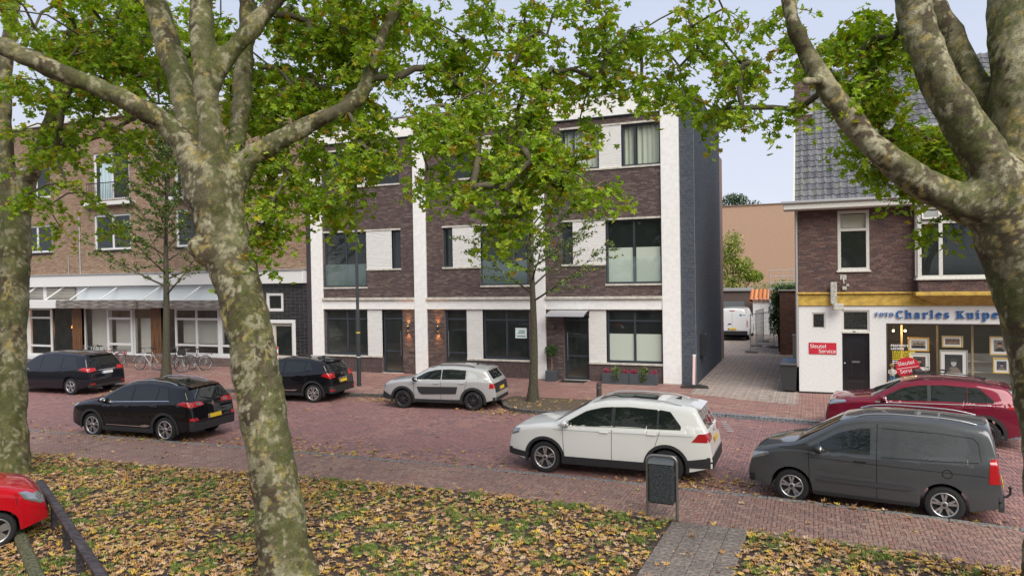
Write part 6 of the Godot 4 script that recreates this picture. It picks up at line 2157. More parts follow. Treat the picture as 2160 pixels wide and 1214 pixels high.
	build_car("parked_car", "black small crossover with yellow plate and chrome tailgate bar by the lamp post", "cars parked along the street", Vector3(-12.75, ROAD, 6.25), 0.09, c, blackp, {
		"scale": 0.97, "windows": wins(c, [[-0.95, 0.08], [0.14, 0.95], [0.99, 1.28]], 0.115, 0.0, 0.14), "screen": [screen_poly(c, -1.0, -0.44)], "back_window": [V([-0.54, 1.08, 0.54, 1.08, 0.46, 1.37, -0.46, 1.37])],
		"cladding": [V([-0.9, 0.25, 0.93, 0.25, 0.93, 0.36, -0.9, 0.36])], "side_trim": [V([-0.7, 0.42, 0.6, 0.42, 0.74, 0.47, 0.4, 0.455, -0.7, 0.44])],
		"rear_plastic": [V([-0.84, 0.34, 0.84, 0.34, 0.86, 0.58, -0.86, 0.58])], "rear_chrome": [V([-0.32, 0.80, 0.32, 0.80, 0.32, 0.84, -0.32, 0.84])],
		"tail": [V([0.46, 0.88, 0.83, 0.86, 0.82, 1.04, 0.5, 1.04])], "tail_side": [V([1.66, 0.96, 2.0, 0.86, 1.98, 1.04, 1.82, 1.06])], "reflector": [V([0.62, 0.42, 0.78, 0.42, 0.78, 0.48, 0.62, 0.48]), V([-0.62, 0.42, -0.78, 0.42, -0.78, 0.48, -0.62, 0.48])],
		"gaps": [gap(c, -0.88, -0.83, 0.36, 1.0), gap(c, 0.11, 0.11, 0.28, 1.02), gap(c, 1.08, 0.95, 0.44, 1.06)], "handles": [Vector2(0.0, 0.92), Vector2(1.12, 1.13)], "mirror": Vector2(-0.8, 1.04),
		"plate_y": 0.73, "badge_y": 0.97, "wiper": [1.08, 1.14], "spoiler": [1.58, 1.76], "antenna": 1.25, "rim": {"n": 5, "twin": 0.26, "w": 0.05, "mat": "machined", "col": Color(0.55, 0.52, 0.52), "swirl": 0.12}})
	# dark people carrier
	c = Car.new()
	c.L = 4.77; c.W = 1.88; c.wheel = 0.335; c.arch = 0.40; c.axles = PackedFloat32Array([-1.42, 1.43]); c.sill = 0.25
	c.belt = 0.98; c.belt_rise = 0.14; c.tumble = 0.32
	c.top = V([-2.385, 0.50, -2.36, 0.72, -2.28, 0.84, -2.1, 0.92, -1.75, 1.0, -1.5, 1.05, -0.62, 1.52, -0.2, 1.62, 0.3, 1.65, 1.2, 1.62, 1.85, 1.55, 1.98, 1.50, 2.22, 1.08, 2.32, 0.95, 2.36, 0.7, 2.385, 0.48])
	build_car("parked_car", "dark people carrier with white plate parked before the shopfront bicycles", "cars parked along the street", Vector3(-23.05, ROAD, 7.45), 0.045, c, paint("blue_black_paint", Color(0.010, 0.011, 0.016), 0.2, 0.3), {
		"scale": 0.97, "windows": wins(c, [[-1.35, -0.22], [-0.16, 0.88], [0.95, 1.78]], 0.125, 0.0, 0.3), "screen": [screen_poly(c, -1.44, -0.66)], "back_window": [V([-0.62, 1.10, 0.62, 1.10, 0.55, 1.46, -0.55, 1.46])],
		"arch_trim": false, "rear_plastic": [V([-0.88, 0.32, 0.88, 0.32, 0.88, 0.42, -0.88, 0.42])], "rear_chrome": [V([-0.4, 0.93, 0.4, 0.93, 0.4, 0.96, -0.4, 0.96])],
		"tail": [V([0.46, 0.93, 0.88, 0.90, 0.86, 1.06, 0.5, 1.05])], "tail_side": [V([1.86, 1.0, 2.32, 0.90, 2.28, 1.06, 2.05, 1.08])], "reflector": [V([0.6, 0.42, 0.8, 0.42, 0.8, 0.47, 0.6, 0.47]), V([-0.6, 0.42, -0.8, 0.42, -0.8, 0.47, -0.6, 0.47])],
		"gaps": [gap(c, -1.24, -1.2, 0.30, 0.97), gap(c, -0.19, -0.2, 0.28, 0.99), gap(c, 1.0, 0.92, 0.45, 1.02)], "handles": [Vector2(-0.4, 0.90), Vector2(0.72, 0.93)], "mirror": Vector2(-1.12, 1.0),
		"plate_y": 0.85, "plate_yellow": false, "wiper": [1.12, 1.18], "spoiler": [1.88, 2.06], "rim": {"n": 5, "twin": 0.16, "w": 0.05, "mat": "silver", "col": Color(0.5, 0.5, 0.51), "ratio": 0.66}})
	# deep red crossover in front of the shop
	c = Car.new()
	c.L = 4.46; c.W = 1.83; c.wheel = 0.345; c.arch = 0.42; c.axles = PackedFloat32Array([-1.30, 1.34]); c.sill = 0.27
	c.belt = 1.03; c.belt_rise = 0.10; c.tumble = 0.32
	c.top = V([-2.23, 0.52, -2.21, 0.78, -2.14, 0.94, -2.0, 1.0, -1.6, 1.06, -1.15, 1.11, -0.42, 1.50, -0.05, 1.58, 0.5, 1.61, 1.2, 1.58, 1.72, 1.50, 1.86, 1.45, 2.1, 1.12, 2.17, 1.0, 2.20, 0.75, 2.23, 0.5])
	build_car("parked_car", "deep red crossover with black roof rails in front of the photo shop", "cars parked along the street", Vector3(7.05, ROAD, 6.66), -0.09, c, paint("red_metallic_paint", Color(0.165, 0.010, 0.028), 0.25, 0.3), {
		"scale": 0.96, "windows": wins(c, [[-1.0, 0.14], [0.22, 1.0], [1.015, 1.55]], 0.125, 0.0, 0.3), "window_trim": [V([-1.04, 1.0, 1.5, 1.06, 1.5, 1.072, -1.04, 1.015])], "screen": [screen_poly(c, -1.08, -0.46)],
		"back_window": [V([-0.58, 1.13, 0.58, 1.13, 0.52, 1.42, -0.52, 1.42])], "pillar_trim": [V([0.12, 1.06, 0.24, 1.06, 0.24, 1.47, 0.12, 1.47])],
		"cladding": [V([-0.9, 0.25, 0.93, 0.25, 0.93, 0.40, -0.9, 0.40])], "arch_w": 0.07, "rear_plastic": [V([-0.86, 0.34, 0.86, 0.34, 0.88, 0.62, -0.88, 0.62])],
		"front_plastic": [V([-0.66, 0.40, 0.66, 0.40, 0.72, 0.86, -0.72, 0.86])], "head": [V([0.44, 0.86, 0.82, 0.88, 0.82, 0.98, 0.5, 0.95])], "head_side": [V([-2.16, 0.86, -1.72, 0.96, -1.76, 1.01, -2.06, 0.99])],
		"tail": [V([0.40, 0.98, 0.86, 0.95, 0.86, 1.08, 0.46, 1.06])], "tail_side": [V([1.80, 1.02, 2.16, 0.94, 2.14, 1.08, 1.98, 1.10])],
		"gaps": [gap(c, -0.94, -0.9, 0.40, 1.0), gap(c, 0.18, 0.18, 0.28, 1.05), gap(c, 1.16, 0.98, 0.5, 1.08)], "handles": [Vector2(0.02, 0.95), Vector2(1.02, 0.97)], "mirror": Vector2(-0.86, 1.07), "rails": [-0.3, 1.55], "rail_mat": mat("black_plastic"),
		"antenna": 1.4, "plate_y": 0.8, "spoiler": [1.76, 1.95], "rim": {"n": 5, "twin": 0.2, "w": 0.05, "mat": "dark_alloy", "col": Color(0.09, 0.09, 0.095)}})
	# bright red hatchback nosed up to the rail
	c = Car.new()
	c.L = 3.75; c.W = 1.69; c.wheel = 0.295; c.arch = 0.345; c.axles = PackedFloat32Array([-1.12, 1.34]); c.sill = 0.22
	c.belt = 0.95; c.belt_rise = 0.16; c.tumble = 0.30; c.nose = 0.22; c.corner = 0.16
	c.top = V([-1.875, 0.42, -1.86, 0.60, -1.80, 0.74, -1.66, 0.85, -1.35, 0.95, -1.0, 1.03, -0.28, 1.44, 0.1, 1.51, 0.6, 1.52, 1.2, 1.46, 1.5, 1.38, 1.72, 1.0, 1.82, 0.85, 1.86, 0.6, 1.875, 0.45])
	build_car("parked_hatchback", "bright red hatchback with its nose up to the low timber rail", "", Vector3(-8.45, 0.0, 20.8), deg_to_rad(-118), c, paint("bright_red_paint", Color(0.47, 0.006, 0.014), 0.0, 0.3), {
		"scale": 0.96, "windows": wins(c, [[-0.8, 0.2], [0.28, 1.2]], 0.12, 0.0, 0.2), "screen": [screen_poly(c, -0.96, -0.32)], "back_window": [V([-0.5, 1.05, 0.5, 1.05, 0.46, 1.32, -0.46, 1.32])], "arch_trim": false,
		"front_plastic": [V([-0.5, 0.26, 0.5, 0.26, 0.5, 0.40, -0.5, 0.40])], "head": [V([0.42, 0.60, 0.72, 0.62, 0.76, 0.80, 0.56, 0.80, 0.44, 0.70])], "head_side": [V([-1.78, 0.60, -1.52, 0.74, -1.44, 0.86, -1.56, 0.85, -1.74, 0.74])],
		"tail": [V([0.55, 0.7, 0.8, 0.7, 0.78, 1.0, 0.6, 1.0])], "gaps": [gap(c, -0.78, -0.75, 0.28, 0.93), gap(c, 0.24, 0.24, 0.25, 0.96), [Vector2(-1.42, 0.66), Vector2(-1.40, 0.9)]], "handles": [Vector2(0.1, 0.86)], "mirror": Vector2(-0.68, 0.98), "plate_y": 0.6,
		"rim": {"n": 5, "twin": 0.0, "w": 0.13, "mat": "silver", "col": Color(0.5, 0.5, 0.51), "ratio": 0.68}})
	# white delivery van in the alley, seen from behind
	c = Car.new()
	c.L = 5.0; c.W = 1.96; c.wheel = 0.34; c.arch = 0.40; c.axles = PackedFloat32Array([-1.57, 1.53]); c.sill = 0.3
	c.belt = 1.25; c.tumble = 0.10; c.corner = 0.12; c.tail = 0.04; c.shoulder = 0.01
	c.top = V([-2.5, 0.55, -2.47, 0.9, -2.38, 1.05, -2.0, 1.2, -1.75, 1.28, -0.95, 1.85, -0.7, 1.94, 0.0, 1.97, 2.2, 1.96, 2.38, 1.93, 2.44, 1.86, 2.48, 1.0, 2.5, 0.4])
	var wv := build_car("delivery_van", "white delivery van parked in the alley with its rear doors closed", "", Vector3(0.02, 0.0, -21.4), deg_to_rad(-90), c, paint("van_white_paint", Color(0.76, 0.77, 0.78), 0.0, 0.4), {
		"scale": 1.0, "category": "van", "windows": wins(c, [[-1.6, -0.6]], 0.2), "screen": [screen_poly(c, -1.7, -1.0)], "arch_trim": false, "rear_plastic": [V([-0.94, 0.38, 0.94, 0.38, 0.94, 0.62, -0.94, 0.62])],
		"tail": [V([0.84, 0.86, 0.955, 0.86, 0.94, 1.36, 0.85, 1.36])], "tail_side": [V([2.42, 0.86, 2.48, 0.86, 2.45, 1.36, 2.42, 1.36])], "plate_y": 0.74,
		"rim": {"n": 6, "w": 0.09, "mat": "silver", "col": Color(0.5, 0.5, 0.51)}})
	for z in [0.0]:
		var gp := patch(c, V([-0.006, 0.62, 0.006, 0.62, 0.006, 1.88, -0.006, 1.88]), "rear", 0.006)
		obj("door_gap", gp, mat("panel_gap"), wv)
	obj("brake_light", patch(c, V([-0.16, 1.82, 0.16, 1.82, 0.16, 1.86, -0.16, 1.86]), "rear", 0.012), mat("tail_red"), wv)
	var hd := MB.new()
	hd.cbox(Vector3(2.51, 1.05, 0.14), Vector3(0.03, 0.05, 0.2), 0.012)
	obj("door_handle", hd, mat("black_plastic"), wv)
	obj("emblem", patch(c, ring(-0.5, 1.58, 0.0, 0.07, 0, TAU, 16), "rear", 0.01), mat("emblem_blue", Color(0.05, 0.2, 0.35), 0.5), wv)
	obj("lettering", patch(c, V([-0.62, 1.56, -0.9, 1.56, -0.9, 1.60, -0.62, 1.60]), "rear", 0.01), mat("emblem_blue"), wv)

# ---------------------------------------------------------------- street furniture
func bicycle(label: String, at: Vector3, turn: float, lean: float, col: Color, key: String, basket := false) -> void:
	var t := thing("bicycle", label, "bicycle", at, 0.0, "bicycles parked on the pavement")
	t.transform = Transform3D(Basis(Vector3.UP, turn) * Basis(Vector3(1, 0, 0), lean), at)
	var paintm := glossy(mat("bike_" + key, col, 0.35), 0.6, 0.1)
	var tyre := mat("tyre_rubber")
	var alloy := mat("bike_alloy", Color(0.5, 0.5, 0.5), 0.35, 0.9)
	var R := 0.34
	for x in [-0.54, 0.54]:
		var w := group_node("wheel", t, Vector3(x, R, 0))
		var tp := PackedVector3Array()
		var rp := PackedVector3Array()
		for k in 29:
			var a := TAU * k / 28.0
			tp.append(Vector3(cos(a), sin(a), 0) * (R - 0.016))
			rp.append(Vector3(cos(a), sin(a), 0) * (R - 0.04))
		var tb := MB.new()
		tb.tube(tp, PackedFloat32Array([0.017]), 8, false)
		obj("tyre", tb, tyre, w)
		var rb := MB.new()
		rb.tube(rp, PackedFloat32Array([0.011]), 6, false)
		obj("rim", rb, alloy, w)
		var sp := MB.new()
		for k in 18:
			var a := TAU * k / 18.0
			sp.rod(Vector3(0, 0, 0.02 if k % 2 == 0 else -0.02), Vector3(cos(a), sin(a), 0) * (R - 0.04), 0.0018, 4)
		sp.rod(Vector3(0, 0, -0.04), Vector3(0, 0, 0.04), 0.022, 8)
		obj("spokes", sp, alloy, w)
		var fd := PackedVector3Array()
		for k in 11:
			var a := lerpf(0.15 if x > 0 else 0.9, 2.3 if x > 0 else 3.0, k / 10.0)
			fd.append(Vector3(x + cos(a) * (R + 0.025) * (1.0 if x > 0 else 1.0), R + sin(a) * (R + 0.025), 0))
		var fb := MB.new()
		fb.tube(fd, PackedFloat32Array([0.014]), 6)
		obj("mudguard", fb, paintm, t)
	var bb := Vector3(0.06, 0.29, 0)
	var st := Vector3(0.2, 0.86, 0)
	var hd := Vector3(-0.34, 0.84, 0)
	var fr := MB.new()
	fr.rod(bb, st, 0.017); fr.rod(bb, hd + Vector3(-0.02, -0.1, 0), 0.019); fr.rod(hd, bb.lerp(st, 0.62), 0.016)
	for s in [-0.05, 0.05]:
		fr.rod(bb + Vector3(0, 0, s * 0.6), Vector3(0.54, R, s), 0.01, 6)
		fr.rod(st + Vector3(0, -0.1, s * 0.4), Vector3(0.54, R, s), 0.009, 6)
		fr.rod(hd + Vector3(-0.05, -0.22, s * 0.8), Vector3(-0.54, R, s), 0.011, 6)
	fr.rod(hd + Vector3(-0.05, -0.22, 0), hd + Vector3(0.02, 0.1, 0), 0.018)
	obj("frame", fr, paintm, t)
	var hb := MB.new()
	hb.rod(hd, hd + Vector3(0.05, 0.2, 0), 0.013)
	hb.tube(PackedVector3Array([hd + Vector3(0.16, 0.2, -0.29), hd + Vector3(0.1, 0.22, -0.24), hd + Vector3(0.03, 0.21, -0.1), hd + Vector3(0.03, 0.21, 0.1), hd + Vector3(0.1, 0.22, 0.24), hd + Vector3(0.16, 0.2, 0.29)]), PackedFloat32Array([0.012]), 8)
	obj("handlebar", hb, alloy, t)
	for s in [-1.0, 1.0]:
		var gp := MB.new()
		gp.rod(hd + Vector3(0.1, 0.22, 0.24 * s), hd + Vector3(0.18, 0.195, 0.305 * s), 0.017, 8)
		obj("grip", gp, mat("black_plastic"), t)
	var sd := MB.new()
	sd.rod(st, st + Vector3(0.03, 0.14, 0), 0.013)
	sd.ball(st + Vector3(0.1, 0.17, 0), Vector3(0.09, 0.035, 0.085), 12)
	sd.ball(st + Vector3(-0.03, 0.165, 0), Vector3(0.11, 0.028, 0.035), 10)
	obj("saddle", sd, mat("black_plastic"), t)
	var ck := MB.new()
	ck.lathe(PackedVector2Array([Vector2(0.02, 0.03), Vector2(0.09, 0.032), Vector2(0.09, 0.038), Vector2(0.02, 0.04)]), 20, Transform3D(Basis(Vector3(1, 0, 0), PI / 2), bb))
	ck.rod(bb + Vector3(0, 0, 0.06), bb + Vector3(0.12, -0.12, 0.07), 0.01, 6)
	ck.rod(bb + Vector3(0, 0, -0.06), bb + Vector3(-0.12, 0.12, -0.07), 0.01, 6)
	ck.cbox(bb + Vector3(0.12, -0.12, 0.12), Vector3(0.09, 0.02, 0.08), 0.006)
	ck.cbox(bb + Vector3(-0.12, 0.12, -0.12), Vector3(0.09, 0.02, 0.08), 0.006)
	obj("crank", ck, alloy, t)
	var cr := MB.new()
	for s in [-0.06, 0.06]:
		cr.rod(Vector3(0.3, 0.76, s), Vector3(0.86, 0.76, s), 0.008, 6)
		cr.rod(Vector3(0.72, 0.76, s), Vector3(0.54, R, s), 0.006, 6)
	for k in 4: cr.rod(Vector3(0.36 + k * 0.15, 0.76, -0.06), Vector3(0.36 + k * 0.15, 0.76, 0.06), 0.006, 6)
	obj("carrier", cr, alloy, t)
	var lp := MB.new()
	lp.ball(Vector3(-0.44, 0.8, 0), Vector3(0.04, 0.04, 0.04), 10)
	obj("headlamp", lp, mat("lamp_clear"), t)
	var rl := MB.new()
	rl.cbox(Vector3(0.88, 0.72, 0), Vector3(0.03, 0.06, 0.07), 0.01)
	obj("rear_lamp", rl, mat("tail_red"), t)
	var ks := MB.new()
	ks.rod(bb + Vector3(0.06, -0.04, 0.03), bb + Vector3(0.16, -0.28, 0.16), 0.01, 6)
	obj("kickstand", ks, alloy, t)
	if basket:
		var bk := MB.new()
		bk.cbox(Vector3(-0.52, 0.92, 0), Vector3(0.26, 0.24, 0.34), 0.03)
		obj("basket", bk, mat("black_plastic"), t)

func tufted(parent: Node3D, at: Vector3, r: Vector3, n: int, size: float, tones: Array, rnd: RandomNumberGenerator, called: String, upright := false) -> void:
	var xs := []
	var cs := PackedColorArray()
	for k in n:
		var d := Vector3(rnd.randfn(), rnd.randfn(), rnd.randfn()).normalized() * pow(rnd.randf(), 0.4)
		var bs := Basis(Vector3.UP, rnd.randf() * TAU) * Basis(Vector3(1, 0, 0), rnd.randf_range(-1.9, -1.1) if upright else rnd.randf_range(-1.2, 1.2))
		xs.append(Transform3D(bs.scaled_local(Vector3.ONE * size * rnd.randf_range(0.6, 1.3)), at + d * r))
		cs.append(tones[rnd.randi() % tones.size()] * rnd.randf_range(0.75, 1.2))
	var lm := mat("small_leaf", Color(1, 1, 1), 0.5)
	scatter(parent, called, small_leaf(), xs, cs, lm)

func build_street() -> void:
	var rnd := RandomNumberGenerator.new()
	rnd.seed = 500
	var steel := mottle(mat("brushed_steel", Color(0.40, 0.385, 0.36), 0.35, 0.85), 0.05, 0.75, 3.0)
	# litter bin hung in a steel hoop
	var b := thing("litter_bin", "dark grey litter bin hung in a steel hoop beside the footpath", "bin", Vector3(2.2, 0.0, 15.47), -0.03)
	var hoop := MB.new()
	var hp := PackedVector3Array([Vector3(-0.245, -0.05, 0), Vector3(-0.245, 0.95, 0)])
	for k in 7:
		var a := PI - PI / 2 * k / 6.0
		hp.append(Vector3(-0.145 + cos(a) * 0.1, 0.99 + sin(a) * 0.1, 0))
	for k in 7:
		var a := PI / 2 - PI / 2 * k / 6.0
		hp.append(Vector3(0.145 + cos(a) * 0.1, 0.99 + sin(a) * 0.1, 0))
	hp.append(Vector3(0.245, 0.95, 0))
	hp.append(Vector3(0.245, -0.05, 0))
	hoop.tube(hp, PackedFloat32Array([0.026]), 12)
	obj("hoop", hoop, steel, b)
	var binm := mottle(mat("bin_grey", Color(0.055, 0.065, 0.073), 0.55), 0.04, 0.55, 2.0, 0.2, 91)
	var bb := MB.new()
	bb.cbox(Vector3(0, 0.64, -0.05), Vector3(0.42, 0.66, 0.3), 0.025)
	obj("body", bb, binm, b)
	var bl := MB.new()
	bl.prism(PackedVector2Array([Vector2(-0.2, 0.972), Vector2(0.11, 0.972), Vector2(0.09, 1.02), Vector2(-0.2, 1.06)]), -0.21, 0.21, Transform3D(Basis(Vector3.UP, -PI / 2), Vector3(0, 0, 0)))
	obj("hood", bl, mat("bin_hood", Color(0.10, 0.115, 0.125), 0.5), b)
	for s in [-0.225, 0.225]:
		var lug := MB.new()
		lug.cbox(Vector3(s, 0.8, -0.01), Vector3(0.05, 0.06, 0.05), 0.01)
		obj("bracket", lug, steel, b)
	# lamp post
	var lp := thing("lamp_post", "tall dark lamp post with bent top before the townhouse facade", "lamp post", Vector3(-11.71, 0.0, 3.71))
	var dk := mat("lamp_post_paint", Color(0.035, 0.04, 0.045), 0.45)
	var lo := MB.new()
	lo.lathe(PackedVector2Array([Vector2(0.085, 0.0), Vector2(0.085, 2.9), Vector2(0.065, 2.98)]), 18)
	obj("base_tube", lo, dk, lp)
	var up := MB.new()
	up.tube(PackedVector3Array([Vector3(0, 2.95, 0), Vector3(0, 7.4, 0), Vector3(-0.04, 7.75, 0.02), Vector3(-0.16, 8.02, 0.06), Vector3(-0.36, 8.15, 0.12), Vector3(-0.5, 8.17, 0.16)]), PackedFloat32Array([0.06, 0.05, 0.05, 0.05, 0.048, 0.045]), 12)
	obj("mast", up, dk, lp)
	var hd := MB.new()
	hd.cbox(Vector3(-0.72, 8.16, 0.22), Vector3(0.5, 0.09, 0.2), 0.03, Basis(Vector3.UP, -0.3))
	obj("lantern", hd, mat("lantern_grey", Color(0.3, 0.31, 0.32), 0.4), lp)
	for q in [[1.12, 0.03, Color(0.7, 0.7, 0.7)], [2.05, 0.05, Color(0.6, 0.45, 0.05)]]:
		var bd := MB.new()
		bd.lathe(PackedVector2Array([Vector2(0.087, q[0]), Vector2(0.087, q[0] + q[1])]), 16)
		obj("sticker", bd, mat("sticker_%d" % int(q[0] * 10), q[2], 0.6), lp)
	# low timber rail and mossy wheel stop
	var rail := thing("timber_rail", "low dark weathered rail on short posts along the lawn corner", "fence", Vector3(-7.18, 0, 19.31))
	var rm := mottle(mat("weathered_rail", Color(0.085, 0.07, 0.078), 0.7), 0.01, 0.55, 1.0, 0.4, 92)
	rm.uv1_scale = Vector3(1, 6, 6)
	var dir := Vector3(1.06, 0, 0.575).normalized()
	var bs := Basis(dir, Vector3.UP, dir.cross(Vector3.UP))
	for k in range(-1, 7):
		var pb := MB.new()
		pb.cbox(dir * (k * 1.2) + Vector3(0, 0.14, 0), Vector3(0.1, 0.56, 0.1), 0.012, bs)
		obj("post", pb, rm, rail)
	var bm := MB.new()
	bm.cbox(dir * 3.0 + Vector3(0, 0.46, 0), Vector3(9.6, 0.09, 0.13), 0.025, bs)
	obj("rail", bm, rm, rail)
	var stop := thing("wheel_stop", "mossy low beam on the ground before the red hatchback", "kerb beam", Vector3(-6.6, 0, 20.2))
	var sb := MB.new()
	sb.cbox(Vector3(0, 0.06, 0), Vector3(4.6, 0.16, 0.17), 0.03, bs)
	obj("beam", sb, mottle(mat("mossy_beam", Color(0.17, 0.175, 0.095), 0.95), 0.04, 0.5, 1.5, 0.5, 93), stop)
	# planters
	var i := 0
	for x in [-2.38, -1.33]:
		var p := thing("flower_box", ["dark grey flower box with heather nearest the townhouse door", "dark grey flower box with heather nearest the white end pillar"][i], "planter", Vector3(x, 0, 0.36), 0.0, "flower boxes under the end window")
		i += 1
		var pb := MB.new()
		for s in [-1.0, 1.0]:
			pb.cbox(Vector3(0, 0.21, s * 0.19), Vector3(1.03, 0.42, 0.03), 0.008)
			pb.cbox(Vector3(s * 0.5, 0.21, 0), Vector3(0.03, 0.418, 0.35), 0.008)
		obj("box", pb, mat("planter_grey", Color(0.055, 0.062, 0.072), 0.7), p)
		var so := MB.new()
		so.box(Vector3(0, 0.36, 0), Vector3(0.97, 0.04, 0.35))
		obj("soil", so, mat("potting_soil", Color(0.04, 0.03, 0.022), 1.0), p)
		var pink := [Color(0.42, 0.04, 0.10), Color(0.50, 0.07, 0.16), Color(0.33, 0.03, 0.07)]
		var grn := [Color(0.10, 0.15, 0.04), Color(0.15, 0.19, 0.06), Color(0.20, 0.21, 0.09)]
		tufted(p, Vector3(-0.36, 0.47, 0.02), Vector3(0.16, 0.11, 0.14), 260, 0.05, pink, rnd, "heather")
		tufted(p, Vector3(0.38, 0.46, 0.02), Vector3(0.14, 0.10, 0.14), 240, 0.05, pink, rnd, "heather")
		tufted(p, Vector3(0.0, 0.5, 0.05), Vector3(0.2, 0.16, 0.15), 260, 0.09, grn, rnd, "grasses", true)
		tufted(p, Vector3(0.02, 0.3, 0.23), Vector3(0.18, 0.2, 0.05), 160, 0.06, grn, rnd, "trailing_ivy")
	var bt := thing("ball_tree", "clipped ball tree in a square dark pot beside the door", "plant", Vector3(-4.97, 0, 0.38))
	var pot := MB.new()
	pot.cbox(Vector3(0, 0.21, 0), Vector3(0.42, 0.42, 0.42), 0.015)
	obj("pot", pot, mat("planter_grey"), bt)
	var stm := MB.new()
	stm.tube(PackedVector3Array([Vector3(0, 0.4, 0), Vector3(0.01, 0.75, 0.01), Vector3(0, 1.12, 0)]), PackedFloat32Array([0.018, 0.015, 0.014]), 8)
	obj("stem", stm, mat("stem_bark", Color(0.25, 0.18, 0.11), 0.9), bt)
	tufted(bt, Vector3(0, 1.2, 0), Vector3(0.29, 0.25, 0.29), 900, 0.07, [Color(0.06, 0.12, 0.03), Color(0.085, 0.15, 0.04), Color(0.045, 0.09, 0.025)], rnd, "crown")
	var dm := thing("door_mat", "black door mat before the end townhouse door", "mat", Vector3(-4.1, 0.012, 0.36))
	var mm := MB.new()
	mm.cbox(Vector3(0, 0.006, 0), Vector3(1.05, 0.014, 0.55), 0.005)
	obj("mat", mm, mottle(mat("mat_black", Color(0.012, 0.012, 0.013), 0.95), 0.1, 0.5, 4.0), dm)
	# bollard, striped marker, stone
	var bo := thing("bollard", "short brown black bollard at the pavement edge behind the white crossover", "bollard", Vector3(-1.86, 0, 4.7))
	var bom := MB.new()
	bom.lathe(PackedVector2Array([Vector2(0.085, 0.0), Vector2(0.085, 0.6), Vector2(0.07, 0.65), Vector2(0.001, 0.66)]), 16)
	obj("post", bom, mat("bollard_brown", Color(0.05, 0.038, 0.035), 0.7), bo)
	var bg := MB.new()
	bg.lathe(PackedVector2Array([Vector2(0.087, 0.48), Vector2(0.089, 0.49), Vector2(0.089, 0.52), Vector2(0.087, 0.53)]), 16)
	obj("band", bg, mat("bollard_band", Color(0.12, 0.10, 0.09), 0.6), bo)
	var mk := thing("marker_board", "red and white striped marker board beside the cream door", "marker", Vector3(-17.75, 0, 1.3), 0.35)
	var mb := MB.new()
	mb.cbox(Vector3(0, 0.68, 0), Vector3(0.26, 0.98, 0.04), 0.01)
	obj("board", mb, mat("marker_white", Color(0.72, 0.72, 0.72), 0.5), mk)
	for k in 3:
		var st := MB.new()
		st.prism(PackedVector2Array([Vector2(-0.125, 0.30 + k * 0.3), Vector2(0.125, 0.48 + k * 0.3), Vector2(0.125, 0.62 + k * 0.3), Vector2(-0.125, 0.44 + k * 0.3)]), 0.02, 0.024)
		obj("stripe", st, mat("marker_red", Color(0.52, 0.03, 0.035), 0.5), mk)
	var mf := MB.new()
	mf.cbox(Vector3(0, 0.07, 0), Vector3(0.5, 0.14, 0.32), 0.03)
	obj("foot", mf, mat("black_plastic"), mk)
	var sto := thing("boundary_stone", "rough pale block of stone at the corner pillar", "stone", Vector3(-16.5, 0, 1.15))
	var sm := MB.new()
	var rows := []
	var sn := noise(2.2, 66, 3)
	for r in 9:
		var row := PackedVector3Array()
		for k in 17:
			var a := TAU * (k % 16) / 16.0
			var la := lerpf(-0.4, PI / 2, r / 8.0)
			var d := Vector3(cos(a) * pow(cos(la), 0.4) if la < 1.57 else 0.0, sin(la), sin(a) * pow(maxf(0.0, cos(la)), 0.4))
			row.append(Vector3(0.3, 0.62, 0.26) * d * (1.0 + 0.12 * sn.get_noise_3dv(d * 1.5)) + Vector3(0, 0.15, 0))
		rows.append(row)
	sm.grid(rows, false, true)
	obj("block", sm, mottle(mat("pale_stone", Color(0.45, 0.43, 0.40), 0.9), 0.05, 0.7, 2.0, 0.5, 94), sto)
	# traffic beacon on a rubber foot beside the dark wall
	var bc := thing("site_beacon", "white and faded red beacon on a black rubber foot beside the dark wall", "beacon", Vector3(0.58, 0, 0.66), 0.15)
	var bf := MB.new()
	bf.prism(PackedVector2Array([Vector2(-0.5, 0), Vector2(0.5, 0), Vector2(0.46, 0.06), Vector2(0.15, 0.12), Vector2(-0.15, 0.12), Vector2(-0.46, 0.06)]), -0.19, 0.19)
	obj("foot", bf, mottle(mat("rubber_foot", Color(0.04, 0.036, 0.036), 0.85), 0.05, 0.6, 3.0), bc)
	var be := MB.new()
	be.cbox(Vector3(-0.01, 0.66, 0), Vector3(0.12, 1.1, 0.045), 0.015, Basis(Vector3(0, 0, 1), -0.03))
	obj("blade", be, mat("beacon_white", Color(0.66, 0.6, 0.58), 0.6), bc)
	var bs2 := MB.new()
	for s in [-0.045, 0.045]:
		bs2.box(Vector3(-0.01 + s, 0.64, 0.024), Vector3(0.018, 1.0, 0.004), Basis(Vector3(0, 0, 1), -0.03))
	obj("edge_stripe", bs2, mat("beacon_red", Color(0.45, 0.16, 0.13), 0.6), bc)
	# wheelie bins
	i = 0
	for q in [[3.8, 0.55, Color(0.045, 0.045, 0.048), Color(0.05, 0.05, 0.055)], [3.84, -0.25, Color(0.05, 0.055, 0.06), Color(0.03, 0.16, 0.36)]]:
		var w := thing("wheelie_bin", ["dark grey wheelie bin with grey lid against the white shop corner", "wheelie bin with blue lid behind the grey lidded one"][i], "bin", Vector3(q[0], 0, q[1]), -0.06, "wheelie bins by the shop corner")
		i += 1
		var wb := MB.new()
		var pr := []
		for y in 2:
			var k := 0.44 + 0.1 * y
			var yy := 0.07 + 0.86 * y
			pr.append(PackedVector3Array([Vector3(-k * 0.5, yy, -k * 0.6), Vector3(-k * 0.5, yy, k * 0.6), Vector3(k * 0.5, yy, k * 0.6), Vector3(k * 0.5, yy, -k * 0.6), Vector3(-k * 0.5, yy, -k * 0.6)]))
		for k in 4: wb.quad(pr[0][k], pr[1][k], pr[1][k + 1], pr[0][k + 1])
